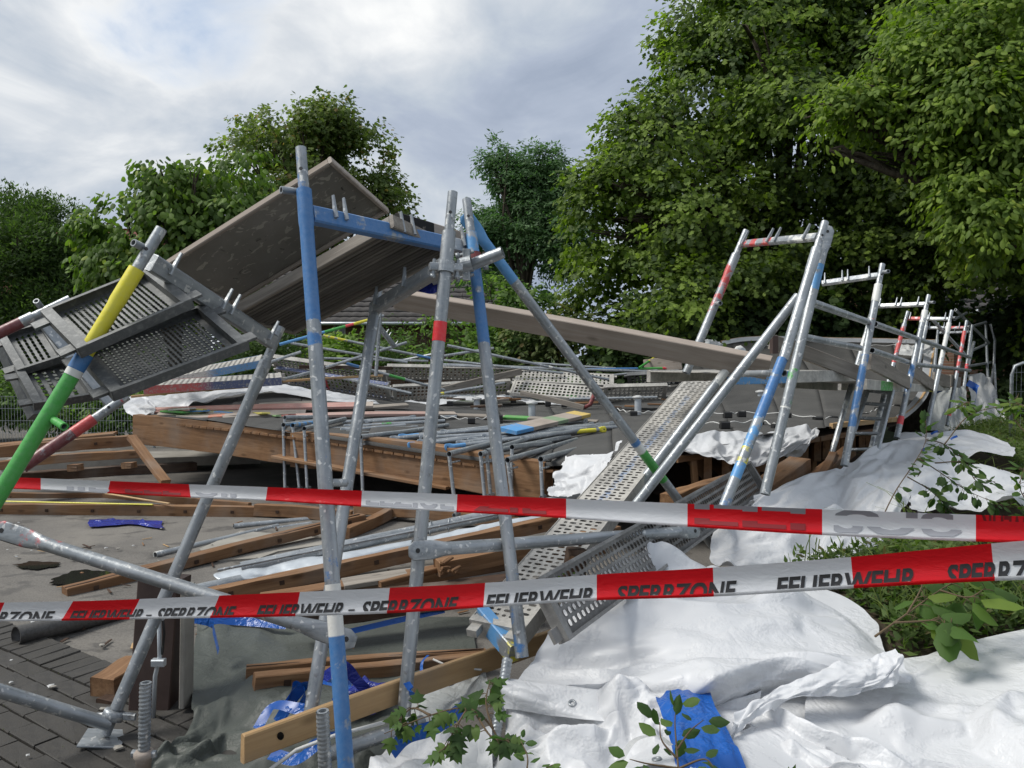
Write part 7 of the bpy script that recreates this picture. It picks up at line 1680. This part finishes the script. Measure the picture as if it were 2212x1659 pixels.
sprig('bright green shoots at the right edge of the middle distance', [[(2040, 960, 4.6), (2090, 900, 4.7), (2150, 880, 4.8), (2200, 880, 4.8)], [(2110, 890, 4.7), (2090, 870, 4.7), (2070, 880, 4.7)], [(2230, 950, 4.6), (2190, 900, 4.7), (2200, 850, 4.8)], [(2240, 930, 4.5), (2215, 880, 4.6), (2180, 870, 4.7)], [(2250, 1180, 4.0), (2220, 1120, 4.1), (2190, 1090, 4.1)], [(2250, 1120, 4.0), (2205, 1060, 4.1), (2212, 1010, 4.2)]], 'oval', .065, 110, GL, 93, hang=.4)
sprig('sapling with large fresh green leaves in front of the bank at the right', [[(1890, 1375, 2.6), (1960, 1325, 2.65), (2030, 1275, 2.7), (2100, 1235, 2.75)], [(1960, 1325, 2.65), (1990, 1270, 2.7), (2000, 1220, 2.75)], [(2030, 1275, 2.7), (2090, 1290, 2.65), (2130, 1270, 2.65)], [(1930, 1345, 2.62), (2010, 1340, 2.6), (2060, 1330, 2.6)]], 'broad', .105, 30, GL, 94, hang=.9)
sprig('tiny sprig beside the dark sawn-off post', [[(1212, 1290, 3.0), (1222, 1262, 3.0), (1226, 1235, 3.0)], [(1215, 1300, 3.0), (1205, 1290, 3.0), (1200, 1275, 3.0)]], 'oval', .045, 10, GL, 95)
sprig('low dark twig at the bottom beside the leaning spindle', [[(1130, 1700, 2.0), (1140, 1640, 2.05), (1125, 1600, 2.1)], [(1130, 1700, 2.0), (1180, 1660, 2.0), (1200, 1650, 2.0)]], 'oval', .03, 20, GD, 96, stem_r=.003)
def ground_cover():
    rng = np.random.default_rng(77); n = 150000; y = 1.6 + 9.9 * rng.random(n) ** 1.5; bb = np.where(y > 6.5, 2.4 + (y - 6.5) * .78, -0.05 + (y - 2.4) * .60)
    x = bb + .1 + (y * .74 + .5 - bb) * rng.random(n)
    b = np.where(y > 6.5, 2.4 + (y - 6.5) * .78, -0.05 + (y - 2.4) * .60); vis = (x > b + .2) & (x > y * .36)
    x, y = x[vis], y[vis]
    occ = set()
    for X in TARPS:
        q = np.floor(X[..., :2].reshape(-1, 2) / .06).astype(int)
        for a, b_ in np.unique(q, axis=0): occ.update(((a, b_),))
    free = np.array([(int(math.floor(a / .06)), int(math.floor(c / .06))) not in occ for a, c in zip(x, y)]); x, y = x[free], y[free]; m = len(x)
    cl = np.sin(x * 5.1 + y * 2.3) * np.sin(y * 4.3 - x * 1.7); hgt = .04 + .17 * np.clip(.5 + .6 * cl, 0, 1)
    z = bank_height(x, y) + rng.random(m) * hgt; pos = np.stack([x, y, z], 1)
    ax = rng.standard_normal((m, 3)); ax[:, 2] = np.abs(ax[:, 2]) * .8 + .1; nr = rng.standard_normal((m, 3)) * .5 + np.array((0, -.2, 1.)); sz = rng.uniform(.024, .06, m)
    f = np.clip(rng.random(m) * .7 + .3 * (cl > .1), 0, 1)[:, None]; tint = np.array((.045, .090, .018)) * (1 - f) + np.array((.150, .225, .045)) * f
    dry = rng.random(m) < .06; tint[dry] = (.16, .13, .06)
    O = np.array((2, 4, .4)); me = leaves_mesh('ground_cover', pos - O, ax, nr, sz, tint, 'small'); o = link('ground_cover', me, M_['leaf'], None, loc=O); tag(o, 'low creeping evergreen ground cover on the bank', 'ground cover', kind='stuff'); print('cover', m)
    # taller grassy stems
    k = 2200; far = np.nonzero(pos[:, 1] > 2.75)[0]; idx = rng.choice(far, k); v, fq = [], []
    for i in idx:
        p = pos[i]; h = rng.uniform(.08, .30); d = rng.standard_normal(2) * h * .6; w = .0022
        c = [p + np.array((d[0] * t * t, d[1] * t * t, h * (t - .35 * t * t))) for t in (0, .35, .7, 1)]; kk = len(v)
        for q in c: v.append(q - O - np.array((w, 0, 0))); v.append(q - O + np.array((w, 0, 0)))
        for j in range(3): fq.append((kk + 2 * j, kk + 2 * j + 1, kk + 2 * j + 3, kk + 2 * j + 2))
    me = np_mesh('grass_stems', np.array(v), np.array(fq), cols=np.tile((.16, .20, .06, 1.), (len(v), 1)), attr='tint'); o = link('grass_stems', me, M_['leaf'], None, loc=O); tag(o, 'thin dry grass stems rising from the ground cover', 'grass', kind='stuff')
ground_cover()

# ================================================================== FENCES AT THE BACK
def mesh_fence(label, x0, x1, d, ztop, n, name='mesh_fence', mat='galvanised'):
    a, b = hx(x0, d), hx(x1, d); root = empty(name, (a, d, 0), label, 'fence'); L = b - a
    k = max(2, int(L / 2) + 1)
    for i in range(k): tube('post', (a + L * i / (k - 1), d, 0), (a + L * i / (k - 1), d, ztop + .05), .025, (), root, seg=8)
    v, f = [], []
    def bar(p, q, w):
        p, q = np.array(p), np.array(q); s = np.array((w, 0, 0)) if abs(q[2] - p[2]) > abs(q[0] - p[0]) else np.array((0, 0, w)); t = np.array((0, w, 0)); kk = len(v)
        for c in (p, q):
            for o_ in (-s - t, s - t, s + t, -s + t): v.append(c + o_ - np.array((a, d, 0)))
        for j in range(4): f.append((kk + j, kk + (j + 1) % 4, kk + 4 + (j + 1) % 4, kk + 4 + j))
    for i in range(int(L / .05)): bar((a + i * .05, d - .03, .05), (a + i * .05, d - .03, ztop), .0025)
    for i in range(int(ztop / .2) + 1): bar((a, d - .034, .05 + i * .2), (b, d - .034, .05 + i * .2), .003)
    o = link('wire_mesh', mesh('wire_mesh', v, f, False, [(.5, .5, .5, 0)] * len(v)), M_[mat], root, loc=(a, d, 0)); o['kind'] = 'stuff'
    return root
mesh_fence('grey wire mesh garden fence at the far left behind the beams', -140, 330, 12.6, .85, 4)
def site_fence():
    d = 9.6; a, b, zt = hx(2186, d), hx(2420, d), 1.42; root = empty('site_fence', (a, d, 0), 'grey metal site fence panel at the right edge of the picture', 'fence')
    poly_tube('frame_tube', [(a, d, 0), (a, d, zt - .15), (a + .03, d, zt - .04), (a + .14, d, zt), (b, d, zt)], .021, root, 'galvanised', 10)
    v, f = [], []
    for i in range(1, int((b - a) / .06)):
        x = a + i * .06; k = len(v); v += [(x - .002 - a, 0, .05), (x + .002 - a, 0, .05), (x + .002 - a, 0, zt), (x - .002 - a, 0, zt)]; f.append((k, k + 1, k + 2, k + 3))
    for i in range(6): z = .1 + i * .24; k = len(v); v += [(0, .004, z), (b - a, .004, z), (b - a, .004, z + .004), (0, .004, z + .004)]; f.append((k, k + 1, k + 2, k + 3))
    o = link('wire_mesh', mesh('wire_mesh', v, f, False, [(.5, .5, .5, 0)] * len(v)), M_['galvanised'], root, loc=(a, d, 0)); o['kind'] = 'stuff'
site_fence()
ltube('thin grey stake between the brick house and the site fence', (2148, 786, 12.5), (2152, 870, 12.5), (), r=.018, name='stake', cat='stake', seg=8)
